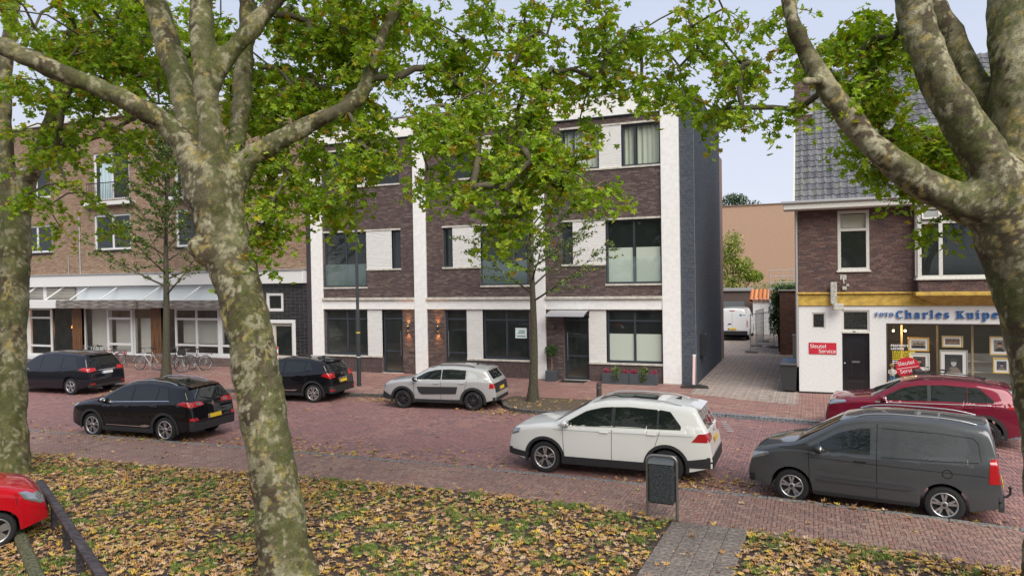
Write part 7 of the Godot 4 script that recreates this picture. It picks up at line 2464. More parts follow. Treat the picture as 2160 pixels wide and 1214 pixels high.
		wb.quad(pr[0][0], pr[0][1], pr[0][2], pr[0][3])
		obj("body", wb, mottle(mat("bin_body_%d" % i, q[2], 0.55), 0.05, 0.7, 2.0), w)
		var wl := MB.new()
		wl.cbox(Vector3(0, 0.97, 0.01), Vector3(0.6, 0.07, 0.72), 0.03, Basis(Vector3(1, 0, 0), 0.05))
		obj("lid", wl, mat("bin_lid_%d" % i, q[3], 0.5), w)
		for s in [-0.24, 0.24]:
			var wh := MB.new()
			wh.lathe(PackedVector2Array([Vector2(0.001, -0.02), Vector2(0.1, -0.02), Vector2(0.1, 0.02), Vector2(0.001, 0.02)]), 16, Transform3D(Basis(Vector3(0, 0, 1), PI / 2), Vector3(s, 0.1, -0.24)), false)
			obj("wheel", wh, mat("black_plastic"), w)
	# bicycles
	bicycle("black bicycle side on beside the shopfront's first timber post", Vector3(-28.9, 0, 1.75), 1.35, 0.06, Color(0.02, 0.02, 0.025), "black")
	bicycle("blue and white bicycle end on at the rack behind the people carrier", Vector3(-28.2, 0, 1.9), 1.75, -0.08, Color(0.10, 0.28, 0.5), "blue")
	bicycle("dark red bicycle end on at the rack between blue bicycle and timber post", Vector3(-27.65, 0, 1.7), 1.5, 0.1, Color(0.2, 0.02, 0.03), "red")
	bicycle("white mudguard bicycle side on behind the slim street tree trunk", Vector3(-24.55, 0, 2.1), 0.1, -0.06, Color(0.45, 0.45, 0.45), "white")
	bicycle("black bicycle leaning under the white framed shop window", Vector3(-23.2, 0, 1.35), 0.05, 0.12, Color(0.015, 0.015, 0.018), "black", true)
	bicycle("grey bicycle facing the street beneath the paired shop windows", Vector3(-21.95, 0, 1.9), 1.2, -0.1, Color(0.12, 0.12, 0.13), "grey", true)
	bicycle("black bicycle with basket in front of the photo shop display window", Vector3(8.1, 0, 1.62), 0.06, 0.08, Color(0.012, 0.012, 0.014), "black", true)
	var rk := thing("bicycle_rack", "grey tubular bicycle rack with red tag in front of the shopfront", "rack", Vector3(-27.1, 0, 1.6))
	var rb := MB.new()
	rb.tube(PackedVector3Array([Vector3(-0.5, 0, 0), Vector3(-0.5, 0.78, 0), Vector3(-0.46, 0.84, 0), Vector3(0.46, 0.84, 0), Vector3(0.5, 0.78, 0), Vector3(0.5, 0, 0)]), PackedFloat32Array([0.022]), 8)
	obj("hoop", rb, steel, rk)
	var rt := MB.new()
	rt.cbox(Vector3(0.38, 0.72, 0.0), Vector3(0.12, 0.16, 0.02), 0.005)
	obj("tag", rt, mat("tag_red", Color(0.5, 0.04, 0.05), 0.5), rk)

# ---------------------------------------------------------------- trees
# limbs as rows of x, y, z, radius
func plane_limbs(which: String) -> Array:
	if which == "middle": return [
		[-2.22, -0.31, 19.47, 0.609, -2.24, 0.00, 19.48, 0.445, -2.28, 0.33, 19.49, 0.382, -2.41, 1.42, 19.53, 0.353, -2.58, 2.56, 19.58, 0.343, -2.73, 3.56, 19.63, 0.349, -2.91, 4.31, 19.69, 0.349, -3.06, 4.86, 19.74, 0.382, -3.12, 5.25, 19.76, 0.389, -3.18, 5.65, 19.77, 0.395],
		[-3.16, 4.53, 19.95, 0.243, -3.21, 4.59, 20.02, 0.194],
		[-3.27, 5.39, 19.82, 0.329, -3.37, 5.90, 19.96, 0.233, -3.56, 6.22, 20.14, 0.203, -3.77, 6.46, 20.44, 0.176, -4.12, 6.69, 20.79, 0.156, -4.50, 6.89, 21.16, 0.143, -4.85, 7.11, 21.52, 0.134, -5.40, 7.30, 21.85, 0.123],
		[-3.35, 5.40, 19.74, 0.299, -3.62, 6.18, 19.62, 0.271, -3.93, 6.91, 19.52, 0.249, -4.30, 7.74, 19.45, 0.225, -4.67, 8.53, 19.37, 0.208, -5.09, 9.49, 19.31, 0.182, -5.36, 10.86, 19.29, 0.133],
		[-3.00, 5.23, 19.92, 0.258, -2.98, 6.00, 19.96, 0.206, -3.03, 6.64, 19.97, 0.186, -3.11, 7.30, 19.94, 0.181, -3.21, 8.05, 19.86, 0.183, -3.33, 9.01, 19.78, 0.152, -3.56, 10.32, 19.64, 0.101],
		[-3.03, 6.72, 19.91, 0.142, -2.93, 7.13, 19.76, 0.157, -2.70, 7.55, 19.55, 0.152, -2.45, 7.98, 19.33, 0.146, -2.21, 8.48, 19.12, 0.128, -1.89, 9.33, 18.87, 0.088],
		[-3.19, 5.29, 19.46, 0.237, -3.21, 6.14, 19.24, 0.173, -3.18, 6.99, 19.11, 0.160, -3.20, 7.79, 18.99, 0.155, -3.26, 8.68, 18.90, 0.142, -3.32, 9.99, 18.69, 0.101],
		[-3.03, 5.25, 19.72, 0.280, -2.75, 5.74, 19.60, 0.211, -2.47, 5.95, 19.48, 0.178, -2.04, 6.26, 19.19, 0.160, -1.61, 6.47, 19.01, 0.146, -1.33, 6.75, 18.79, 0.134, -1.23, 7.22, 18.63, 0.115, -1.13, 7.72, 18.47, 0.103, -0.89, 8.10, 18.37, 0.089, -0.52, 8.29, 18.32, 0.068, 0.03, 8.17, 18.21, 0.047],
	]
	if which == "far": return [
		[-11.44, -0.16, 17.19, 0.612, -11.44, 0.09, 17.19, 0.470, -11.44, 1.06, 17.17, 0.398, -11.41, 3.10, 17.13, 0.378, -11.35, 4.53, 17.08, 0.388, -11.34, 5.65, 17.06, 0.429, -11.26, 6.26, 17.02, 0.418],
		[-11.20, 5.96, 17.00, 0.306, -10.90, 6.82, 16.86, 0.235, -10.58, 7.73, 16.72, 0.214, -10.27, 8.54, 16.58, 0.204, -10.00, 9.25, 16.46, 0.194, -9.77, 10.07, 16.35, 0.174, -9.39, 11.44, 16.18, 0.122],
		[-11.39, 5.96, 17.07, 0.306, -11.30, 6.95, 17.24, 0.232, -11.22, 8.13, 17.30, 0.210, -11.12, 9.23, 17.24, 0.200, -11.01, 10.23, 17.18, 0.180, -11.28, 11.88, 16.94, 0.133],
		[-11.43, 5.86, 17.10, 0.281, -11.75, 6.89, 17.21, 0.225, -11.88, 8.01, 17.25, 0.194, -12.15, 9.65, 17.33, 0.153],
		[-10.95, 6.72, 16.89, 0.153, -10.57, 7.07, 16.72, 0.128, -10.00, 7.19, 16.49, 0.122, -9.43, 7.38, 16.26, 0.107, -9.10, 7.57, 16.12, 0.087, -8.48, 7.95, 15.86, 0.056],
		[-10.03, 9.20, 16.47, 0.133, -9.70, 9.50, 16.33, 0.122, -9.32, 9.80, 16.17, 0.092, -8.84, 10.41, 15.96, 0.061],
	]
	return [
		[7.33, -0.15, 17.30, 0.639, 7.28, 0.35, 17.31, 0.472, 7.23, 1.41, 17.32, 0.389, 7.12, 2.52, 17.35, 0.375, 6.97, 3.47, 17.39, 0.389, 6.84, 4.14, 17.43, 0.417, 6.74, 4.59, 17.47, 0.458, 6.72, 4.98, 17.47, 0.444],
		[6.59, 4.76, 17.52, 0.361, 6.18, 4.90, 17.69, 0.274, 5.77, 5.11, 17.85, 0.235, 5.42, 5.39, 18.00, 0.205, 5.09, 5.77, 18.01, 0.183, 4.78, 6.23, 18.13, 0.158, 4.53, 6.71, 18.12, 0.140, 4.36, 7.14, 18.19, 0.125, 4.27, 7.64, 18.11, 0.116, 4.09, 8.38, 18.06, 0.087],
		[4.63, 6.35, 18.30, 0.083, 4.51, 6.32, 18.41, 0.050],
		[6.67, 4.86, 17.60, 0.357, 6.45, 5.35, 17.68, 0.307, 6.20, 5.79, 17.78, 0.275, 5.95, 6.27, 17.87, 0.253, 5.76, 6.78, 17.89, 0.243, 5.67, 7.27, 17.86, 0.233, 5.58, 7.98, 17.78, 0.197],
		[6.88, 5.18, 17.08, 0.316, 6.61, 6.03, 16.96, 0.223, 6.33, 6.80, 16.84, 0.198, 6.05, 7.44, 16.84, 0.182, 5.77, 8.20, 16.73, 0.149],
		[6.88, 4.93, 17.30, 0.422, 6.88, 5.60, 17.28, 0.393, 6.84, 6.33, 17.29, 0.360, 6.82, 7.10, 17.18, 0.341, 6.80, 8.01, 17.17, 0.296],
	]

# leafy masses of the plane crowns: centre, half sizes, number of sprays
func leaf_masses() -> Array:
	return [[-9.75, 8.33, 17.77, 0.75, 0.56, 1.20, 6], [-7.83, 8.25, 17.53, 0.72, 0.54, 1.00, 7], [-5.85, 8.77, 17.25, 0.61, 0.52, 0.80, 5], [-7.65, 9.33, 17.44, 1.09, 0.36, 1.50, 8], [-4.25, 7.27, 17.38, 0.41, 0.50, 0.60, 4], [-1.56, 8.25, 17.67, 0.59, 0.30, 0.80, 6], [-10.25, 7.22, 17.46, 0.44, 0.48, 0.80, 3], [-2.68, 8.53, 17.58, 0.78, 0.27, 1.00, 6], [2.72, 8.00, 16.46, 0.57, 0.21, 0.80, 4], [-9.25, 9.00, 18.10, 0.81, 0.63, 2.00, 6], [-7.33, 8.63, 18.40, 0.84, 0.59, 2.00, 8], [-6.40, 8.53, 18.02, 0.92, 0.67, 1.50, 8], [-8.67, 7.54, 17.89, 0.72, 0.72, 1.00, 5], [-9.08, 6.07, 17.53, 0.52, 0.84, 0.80, 7], [-7.32, 6.71, 17.89, 0.52, 0.39, 0.80, 3], [-6.17, 7.77, 17.94, 0.59, 0.67, 1.00, 6], [-3.69, 8.00, 18.00, 0.70, 0.70, 1.20, 8], [-2.97, 8.07, 17.71, 0.78, 0.62, 1.20, 9], [-3.41, 7.07, 17.90, 0.70, 0.54, 1.00, 8], [-2.39, 7.23, 18.03, 0.59, 0.59, 1.00, 7], [-2.83, 5.47, 18.77, 0.43, 0.57, 0.70, 8], [-2.75, 4.60, 19.18, 0.24, 0.31, 0.40, 3], [-2.82, 5.90, 18.22, 0.37, 0.52, 0.70, 5], [-1.92, 5.64, 18.61, 0.28, 0.42, 0.50, 5], [-1.20, 5.86, 18.64, 0.31, 0.54, 0.60, 7], [-1.97, 8.04, 17.84, 0.67, 0.45, 1.00, 6], [-1.04, 6.88, 18.56, 0.31, 0.47, 0.60, 4], [-0.37, 7.84, 17.73, 0.64, 0.50, 1.00, 8], [-0.16, 6.72, 18.20, 0.47, 0.61, 0.80, 9], [-0.08, 5.74, 18.40, 0.40, 0.53, 0.60, 9], [0.28, 7.55, 17.47, 0.64, 0.71, 1.00, 10], [0.53, 6.30, 17.93, 0.54, 0.61, 0.80, 11], [0.66, 5.32, 18.21, 0.33, 0.53, 0.50, 8], [1.07, 7.68, 17.14, 0.64, 0.64, 1.00, 10], [1.19, 6.52, 17.54, 0.62, 0.55, 0.80, 10], [1.22, 5.72, 17.85, 0.4, 0.40, 0.50, 6], [1.86, 5.72, 17.9, 0.2, 0.4, 0.40, 3], [1.79, 7.45, 16.85, 0.5, 0.55, 0.90, 8], [2.45, 7.65, 16.58, 0.50, 0.57, 1.00, 6], [2.61, 6.9, 17.07, 0.35, 0.25, 0.40, 3], [3.24, 7.61, 16.80, 0.54, 0.41, 0.80, 5], [3.15, 6.72, 17.17, 0.40, 0.33, 0.50, 4], [3.73, 6.93, 17.36, 0.38, 0.44, 0.60, 5], [3.92, 6.29, 17.62, 0.37, 0.28, 0.50, 4], [3.58, 5.89, 17.77, 0.09, 0.07, 0.15, 1], [3.98, 5.79, 17.61, 0.11, 0.10, 0.15, 1], [4.02, 7.56, 17.02, 0.45, 0.26, 0.80, 4], [4.96, 7.25, 17.18, 0.49, 0.37, 0.80, 6], [5.06, 6.70, 17.15, 0.43, 0.31, 0.60, 5], [5.56, 6.05, 16.41, 0.39, 0.32, 0.60, 8], [6.10, 5.65, 16.20, 0.58, 0.39, 0.60, 12], [5.38, 7.34, 16.68, 0.38, 0.38, 0.60, 4], [6.63, 7.15, 15.42, 0.34, 0.61, 0.60, 4], [6.08, 4.81, 17.09, 0.09, 0.06, 0.15, 1]]

func smooth_line(row: Array, step: float) -> Array:
	# Catmull-Rom through the given points
	var p := PackedVector3Array()
	var r := PackedFloat32Array()
	for i in range(0, row.size(), 4):
		p.append(Vector3(row[i], row[i + 1], row[i + 2]))
		r.append(row[i + 3])
	var q := PackedVector3Array()
	var s := PackedFloat32Array()
	var n := p.size()
	for i in n - 1:
		var a := p[maxi(i - 1, 0)]
		var b := p[i]
		var c := p[i + 1]
		var d := p[mini(i + 2, n - 1)]
		var m := maxi(1, int(ceil(b.distance_to(c) / step)))
		for k in m:
			var t := float(k) / m
			q.append(b.cubic_interpolate(c, a, d, t))
			s.append(lerpf(r[i], r[i + 1], t))
	q.append(p[n - 1])
	s.append(r[n - 1])
	return [q, s]

func limb_surface(limbs: Array, h: float, seed_: int, moss: Vector3) -> ArrayMesh:
	# one continuous skin over all limbs: tapered capsules joined with a smooth minimum, meshed as surface nets
	var field := {}
	var band := maxf(0.14, h * 3.0)
	var kk := 0.13
	for row in limbs:
		var line: Array = smooth_line(row, 0.22)
		var q: PackedVector3Array = line[0]
		var s: PackedFloat32Array = line[1]
		var own := {}
		for i in q.size() - 1:
			var a := q[i]
			var ab := q[i + 1] - a
			var ra := s[i]
			var rb := s[i + 1]
			var l2 := maxf(ab.length_squared(), 1e-6)
			var ex := maxf(ra, rb) + band
			var lo := (a.min(a + ab) - Vector3.ONE * ex) / h
			var hi := (a.max(a + ab) + Vector3.ONE * ex) / h
			for x in range(floori(lo.x), ceili(hi.x) + 1):
				for y in range(floori(lo.y), ceili(hi.y) + 1):
					for z in range(floori(lo.z), ceili(hi.z) + 1):
						var w := Vector3(x, y, z) * h - a
						var t := clampf(w.dot(ab) / l2, 0.0, 1.0)
						var d := (w - ab * t).length() - (ra + (rb - ra) * t)
						if d > band or d < -band: continue
						var key := Vector3i(x, y, z)
						var old: float = own.get(key, 9.0)
						if d < old: own[key] = d
		for key in own:
			var d: float = own[key]
			if field.has(key):
				var e: float = field[key]
				var g := maxf(kk - absf(d - e), 0.0) / kk
				field[key] = minf(d, e) - g * g * kk * 0.25
			else:
				field[key] = d
	var n1 := noise(1.7, seed_, 2)
	var n2 := noise(6.0, seed_ + 1, 2)
	for key in field:
		var d: float = field[key]
		if absf(d) < h * 4.5:
			var p := Vector3(key) * h
			field[key] = d + 0.035 * n1.get_noise_3dv(p) + 0.014 * n2.get_noise_3dv(p)
	var verts := PackedVector3Array()
	var norms := PackedVector3Array()
	var cols := PackedColorArray()
	var at := {}
	var off: Array[Vector3i] = []
	for i in 8: off.append(Vector3i(i & 1, (i >> 1) & 1, i >> 2))
	# flaking bark: cells of bark plates, pale where a plate has dropped
	var plates := noise(4.2, seed_ + 2, 1, FastNoiseLite.TYPE_CELLULAR)
	plates.cellular_return_type = FastNoiseLite.RETURN_CELL_VALUE
	plates.cellular_jitter = 1.0
	var plates2 := noise(9.5, seed_ + 3, 1, FastNoiseLite.TYPE_CELLULAR)
	plates2.cellular_return_type = FastNoiseLite.RETURN_CELL_VALUE
	var warp := noise(5.0, seed_ + 4, 3)
	var broad := noise(0.8, seed_ + 5, 3)
	var grit := noise(18.0, seed_ + 6, 2)
	var near := {}
	for key in field:
		if absf(field[key]) > h * 2.5: continue
		var f := PackedFloat32Array()
		var inside := 0
		var ok := true
		for o in off:
			var val: float = field.get(key + o, 9.0)
			if val > 8.0:
				ok = false
				break
			f.append(val)
			if val < 0.0: inside += 1
		if not ok or inside == 0 or inside == 8: continue
		var sum := Vector3()
		var cnt := 0
		for a in 8:
			for bit in [1, 2, 4]:
				if a & bit: continue
				var b: int = a | bit
				if (f[a] < 0.0) != (f[b] < 0.0):
					sum += Vector3(off[a]).lerp(Vector3(off[b]), f[a] / (f[a] - f[b]))
					cnt += 1
		var p := (Vector3(key) + sum / cnt) * h
		var g := Vector3(f[1] + f[3] + f[5] + f[7] - f[0] - f[2] - f[4] - f[6], f[2] + f[3] + f[6] + f[7] - f[0] - f[1] - f[4] - f[5], f[4] + f[5] + f[6] + f[7] - f[0] - f[1] - f[2] - f[3]).normalized()
		at[key] = verts.size()
		verts.append(p)
		norms.append(g)
		var w := p * Vector3(1.0, 0.62, 1.0) + Vector3(warp.get_noise_3dv(p), warp.get_noise_3dv(p + Vector3(7, 3, 1)), warp.get_noise_3dv(p + Vector3(1, 9, 4))) * 0.16
		var v1 := plates.get_noise_3dv(w)
		var v2 := plates2.get_noise_3dv(w * 1.1)
		var br := broad.get_noise_3dv(p)
		var c := Color(0.17, 0.145, 0.080)
		if v1 > 0.42: c = Color(0.36, 0.325, 0.20)
		elif v1 > 0.08: c = Color(0.225, 0.205, 0.108)
		elif v1 < -0.5: c = Color(0.108, 0.078, 0.046)
		if v2 > 0.76: c = Color(0.47, 0.43, 0.28)
		elif v2 < -0.80: c = Color(0.46, 0.37, 0.14)
		# green algae film in blotches, denser on the weather side
		var al := smoothstep(0.25, 0.75, 0.22 + 0.9 * br + 0.5 * g.dot(moss) + 0.7 * grit.get_noise_3dv(p * 0.5))
		c = c.lerp(Color(0.125, 0.145, 0.036), al * (0.75 if v2 < 0.76 else 0.25))
		c *= 1.0 + 0.35 * grit.get_noise_3dv(p)
		c.a = 1.0
		cols.append(c)
	var idx := PackedInt32Array()
	var axes: Array[Vector3i] = [Vector3i(1, 0, 0), Vector3i(0, 1, 0), Vector3i(0, 0, 1)]
	for key in at:
		var f0: float = field[key]
		for a in 3:
			var k1: Vector3i = key + axes[a]
			if not field.has(k1): continue
			var f1: float = field[k1]
			if (f0 < 0.0) == (f1 < 0.0): continue
			var u: Vector3i = axes[(a + 1) % 3]
			var v: Vector3i = axes[(a + 2) % 3]
			if not (at.has(key - u) and at.has(key - v) and at.has(key - u - v)): continue
			var q0: int = at[key]
			var q1: int = at[key - u]
			var q2: int = at[key - u - v]
			var q3: int = at[key - v]
			if f0 < 0.0: idx.append_array([q0, q2, q1, q0, q3, q2])
			else: idx.append_array([q0, q1, q2, q0, q2, q3])
	var m := ArrayMesh.new()
	var arr := []
	arr.resize(Mesh.ARRAY_MAX)
	arr[Mesh.ARRAY_VERTEX] = verts
	arr[Mesh.ARRAY_NORMAL] = norms
	arr[Mesh.ARRAY_COLOR] = cols
	arr[Mesh.ARRAY_INDEX] = idx
	m.add_surface_from_arrays(Mesh.PRIMITIVE_TRIANGLES, arr)
	return m

func local_limbs(limbs: Array, base: Vector3, slim: float) -> Array:
	var out := []
	for row in limbs:
		var r: Array = row.duplicate()
		for i in range(0, r.size(), 4):
			r[i] -= base.x
			r[i + 1] -= base.y
			r[i + 2] -= base.z
			r[i + 3] *= slim if out.size() == 0 else slim * 0.87
		out.append(r)
	return out

# grow thin wood from the limbs to every spray by joining each to the nearest wood already there
func grow(starts: PackedVector3Array, sprays: PackedVector3Array) -> Dictionary:
	var nodes := PackedVector3Array(starts)
	var parent := PackedInt32Array()
	for i in nodes.size(): parent.append(-1)
	var best := PackedFloat32Array()
	var who := PackedInt32Array()
	for s in sprays:
		var b := 1e9
		var w := 0
		for i in starts.size():
			var d := starts[i].distance_to(s) + 0.4 * maxf(0.0, s.y - starts[i].y)
			if d < b:
				b = d
				w = i
		best.append(b)
		who.append(w)
	var done := PackedByteArray()
	done.resize(sprays.size())
	var place := PackedInt32Array()
	place.resize(sprays.size())
	for it in sprays.size():
		var j := -1
		for i in sprays.size():
			if not done[i] and (j < 0 or best[i] < best[j]): j = i
		done[j] = 1
		place[j] = nodes.size()
		nodes.append(sprays[j])
		parent.append(who[j])
		for i in sprays.size():
			if done[i]: continue
			var d := sprays[j].distance_to(sprays[i]) * 1.08
			if d < best[i]:
				best[i] = d
				who[i] = place[j]
	var burden := PackedFloat32Array()
	burden.resize(nodes.size())
	for i in range(nodes.size() - 1, starts.size() - 1, -1):
		burden[i] += 1.0
		burden[parent[i]] += burden[i]
	return {"nodes": nodes, "parent": parent, "burden": burden, "first": starts.size()}

func wood_tubes(g: Dictionary, mb: MB, thin: float, rnd: RandomNumberGenerator) -> void:
	for i in range(g.first, g.nodes.size()):
		var a: Vector3 = g.nodes[g.parent[i]]
		var b: Vector3 = g.nodes[i]
		var r1: float = minf(0.05, thin * pow(g.burden[i], 0.38))
		var r0: float = minf(0.06, minf(thin * pow(g.burden[g.parent[i]] if g.parent[i] >= g.first else g.burden[i] + 1.0, 0.38), r1 * 1.5))
		var m := (a + b) * 0.5 + Vector3(rnd.randf_range(-0.08, 0.08), 0.10 * a.distance_to(b) + rnd.randf_range(-0.05, 0.05), rnd.randf_range(-0.08, 0.08))
		mb.tube(PackedVector3Array([a, a.lerp(m, 0.55), m, m.lerp(b, 0.5), b]), PackedFloat32Array([r0, lerpf(r0, r1, 0.3), lerpf(r0, r1, 0.5), lerpf(r0, r1, 0.8), r1]), 6, false)

func hang_leaves(at: PackedVector3Array, spread: float, count: int, lo: float, hi: float, rnd: RandomNumberGenerator, tones: Array, xs: Array, cs: PackedColorArray, twigs: MB, hang := 0.55) -> void:
	for s in at:
		# a few drooping twigs to each spray, leaves along them
		for t in 4:
			var a := rnd.randf() * TAU
			var dir := Vector3(cos(a), rnd.randf_range(-0.7, 0.35), sin(a)).normalized()
			var len := spread * rnd.randf_range(0.7, 1.5)
			var p := PackedVector3Array()
			for k in 4:
				var u := k / 3.0
				p.append(s + dir * len * u + Vector3(0, -hang * len * u * u, 0))
			twigs.tube(p, PackedFloat32Array([0.007, 0.006, 0.004, 0.003]), 4, false)
			for k in count / 4:
				var u := pow(rnd.randf(), 0.7)
				var q := s + dir * len * u + Vector3(0, -hang * len * u * u, 0) + Vector3(rnd.randfn(0, 0.07), rnd.randfn(-0.05, 0.07), rnd.randfn(0, 0.07))
				var sz := rnd.randf_range(lo, hi)
				var bs := Basis(Vector3.UP, rnd.randf() * TAU) * Basis(Vector3(1, 0, 0), rnd.randf_range(0.1, 1.5)) * Basis(Vector3(0, 0, 1), rnd.randf_range(-0.7, 0.7))
				xs.append(Transform3D(bs.scaled_local(Vector3.ONE * sz), q))
				var c: Color = tones[mini(tones.size() - 1, int(pow(rnd.randf(), 1.5) * tones.size()))] * rnd.randf_range(0.75, 1.2)
				cs.append(c)

func plane_tree(which: String, label: String, base: Vector3, h: float, seed_: int, masses: Array, crown: Array, moss: Vector3) -> void:
	var t := thing("plane_tree", label, "tree", base, 0.0, "plane trees of the park")
	var limbs := local_limbs(plane_limbs(which), base, {"middle": 0.9, "far": 0.73, "near": 0.92}[which])
	var bark := mottle(mat("plane_bark", Color(1, 1, 1), 0.85), 0.05, 0.7, 2.6, 0.6, 81)
	bark.vertex_color_use_as_albedo = true
	inst("trunk", limb_surface(limbs, h, seed_, moss), bark, t)
	var rnd := RandomNumberGenerator.new()
	rnd.seed = seed_
	var starts := PackedVector3Array()
	for i in range(1, limbs.size()):
		var l: Array = smooth_line(limbs[i], 0.5)
		for k in range(2, l[0].size()): starts.append(l[0][k])
	var sprays := PackedVector3Array()
	for m in masses:
		for k in int(m[6] * (2.1 if m[0] < -1.5 and m[1] > 6.6 else (0.85 if m[0] > 2.4 and m[0] < 4.2 else (1.2 if m[0] > -0.5 and m[0] < 2.4 else 1.45)))):
			var d := Vector3(rnd.randf_range(-1, 1), rnd.randf_range(-1, 1), rnd.randf_range(-1, 1))
			sprays.append(Vector3(m[0], m[1], m[2]) - base + Basis(Vector3.UP, 0.388) * (d * Vector3(m[3], m[4], m[5]) * 1.05))
	var near := sprays.size()
	# the rest of the crown, higher up and round about
	for m in crown:
		for k in m[6]:
			var d := Vector3(rnd.randf_range(-1, 1), rnd.randf_range(-1, 1), rnd.randf_range(-1, 1)).normalized() * pow(rnd.randf(), 0.4)
			sprays.append(Vector3(m[0], m[1], m[2]) - base + d * Vector3(m[3], m[4], m[5]) * 1.05)
	var g := grow(starts, sprays)
	var wood := MB.new()
	wood_tubes(g, wood, 0.011, rnd)
	var tw := MB.new()
	var xs := []
	var cs := PackedColorArray()
	var tones := [Color(0.315, 0.479, 0.032), Color(0.378, 0.525, 0.037), Color(0.262, 0.411, 0.032), Color(0.430, 0.549, 0.042), Color(0.325, 0.468, 0.035), Color(0.200, 0.325, 0.030), Color(0.472, 0.549, 0.042), Color(0.399, 0.503, 0.040), Color(0.356, 0.479, 0.035), Color(0.525, 0.479, 0.035), Color(0.441, 0.297, 0.035)]
	hang_leaves(sprays.slice(0, near), 0.36, 76, 0.082, 0.142, rnd, tones, xs, cs, tw)
	hang_leaves(sprays.slice(near), 0.6, 28, 0.14, 0.2, rnd, tones, xs, cs, tw)
	var bm := mottle(mat("branch_bark", Color(0.19, 0.165, 0.105), 0.9), 0.05, 0.6, 3.0)
	obj("branches", wood, bm, t).set_meta("kind", "stuff")
	obj("twigs", tw, bm, t).set_meta("kind", "stuff")
	var lm := mat("plane_leaf", Color(1, 1, 1), 0.5)
	lm.backlight_enabled = true
	lm.backlight = Color(0.95, 1.0, 0.4)
	scatter(t, "crown", leaf_mesh(0.22), xs, cs, lm)

func small_leaf() -> ArrayMesh:
	var mb := MB.new()
	var a := Vector3(0, 0, -0.5)
	var b := Vector3(0, 0.06, 0.0)
	var c := Vector3(0, -0.04, 0.5)
	var l := Vector3(-0.26, 0.0, -0.05)
	var r := Vector3(0.26, 0.0, -0.05)
	mb.tri(a, l, b); mb.tri(a, b, r); mb.tri(l, c, b); mb.tri(b, c, r)
	return mb.mesh()

func street_tree(label: String, base: Vector3, height: float, reach: float, first: float, radius: float, seed_: int, size: float, lean: Vector3) -> void:
	var t := thing("street_tree", label, "tree", base, 0.0, "young street trees before the houses")
	var rnd := RandomNumberGenerator.new()
	rnd.seed = seed_
	var tr := MB.new()
	var path := PackedVector3Array()
	var rad := PackedFloat32Array()
	for k in 15:
		var u := k / 14.0
		path.append(Vector3(0.07 * sin(u * 7.0), height * u, 0.06 * sin(u * 5.0 + 1.0)) + lean * u * u)
		rad.append(radius * (1.0 - 0.85 * pow(u, 0.8)) * (1.35 - 0.35 * minf(1.0, u * 14.0)))
	tr.tube(path, rad, 14)
	obj("trunk", tr, mottle(mat("smooth_bark", Color(0.115, 0.105, 0.065), 0.85), 0.04, 0.5, 1.5, 0.4, 83), t)
	var br := MB.new()
	var xs := []
	var cs := PackedColorArray()
	var tones := [Color(0.10, 0.17, 0.05), Color(0.125, 0.20, 0.055), Color(0.08, 0.14, 0.04), Color(0.16, 0.23, 0.065), Color(0.19, 0.23, 0.07), Color(0.30, 0.24, 0.03)]
	var n := 30
	for i in n:
		var u := lerpf(first / height, 0.97, pow(float(i) / (n - 1), 0.85))
		var k := u * 14.0
		var o := path[int(k)].lerp(path[mini(14, int(k) + 1)], k - int(k))
		var az := i * 2.39996 + rnd.randf_range(-0.4, 0.4)
		var el := lerpf(0.42, 1.15, (u - first / height) / (1.0 - first / height)) + rnd.randf_range(-0.1, 0.15)
		var len := reach * lerpf(1.0, 0.34, (u - first / height) / (1.0 - first / height)) * rnd.randf_range(0.72, 1.15)
		var dir := Vector3(cos(az) * cos(el), sin(el), sin(az) * cos(el))
		var p := PackedVector3Array()
		var r0 := radius * 0.30 * (1.0 - u * 0.5)
		for q in 7:
			var w := q / 6.0
			p.append(o + dir * len * w + Vector3(rnd.randf_range(-0.05, 0.05), 0.12 * len * w * w, rnd.randf_range(-0.05, 0.05)) * w)
		br.tube(p, PackedFloat32Array([r0, r0 * 0.8, r0 * 0.62, r0 * 0.46, r0 * 0.32, r0 * 0.2, r0 * 0.08]), 6, false)
		for j in 11:
			var w := lerpf(0.22, 1.0, j / 10.0)
			var s := p[int(w * 5.99)].lerp(p[mini(6, int(w * 5.99) + 1)], w * 5.99 - int(w * 5.99))
			var a2 := az + (1.0 if j % 2 == 0 else -1.0) * rnd.randf_range(0.5, 1.1)
			var e2 := el * 0.55 + rnd.randf_range(-0.3, 0.3)
			var d2 := Vector3(cos(a2) * cos(e2), sin(e2), sin(a2) * cos(e2))
			var l2 := len * lerpf(0.38, 0.22, w) * rnd.randf_range(0.6, 1.2)
			br.tube(PackedVector3Array([s, s + d2 * l2 * 0.5, s + d2 * l2 + Vector3(0, -0.04, 0)]), PackedFloat32Array([0.010, 0.007, 0.003]), 4, false)
			for q in 40:
				var v := pow(rnd.randf(), 0.75)
				var pos := s + d2 * l2 * v + Vector3(rnd.randfn(0, 0.06), rnd.randfn(-0.01, 0.035), rnd.randfn(0, 0.06))
				var bs := Basis(Vector3.UP, rnd.randf() * TAU) * Basis(Vector3(1, 0, 0), rnd.randf_range(-1.1, 1.1)) * Basis(Vector3(0, 0, 1), rnd.randf_range(-1.0, 1.0))
				xs.append(Transform3D(bs.scaled_local(Vector3.ONE * size * rnd.randf_range(0.7, 1.25)), pos))
				cs.append(tones[mini(5, int(pow(rnd.randf(), 1.4) * 6.2))] * rnd.randf_range(0.75, 1.2))
	obj("branches", br, mats["smooth_bark"], t).set_meta("kind", "stuff")
	var lm := mat("small_leaf", Color(1, 1, 1), 0.5)
	lm.backlight_enabled = true
	lm.backlight = Color(0.6, 0.75, 0.3)
	scatter(t, "crown", small_leaf(), xs, cs, lm)

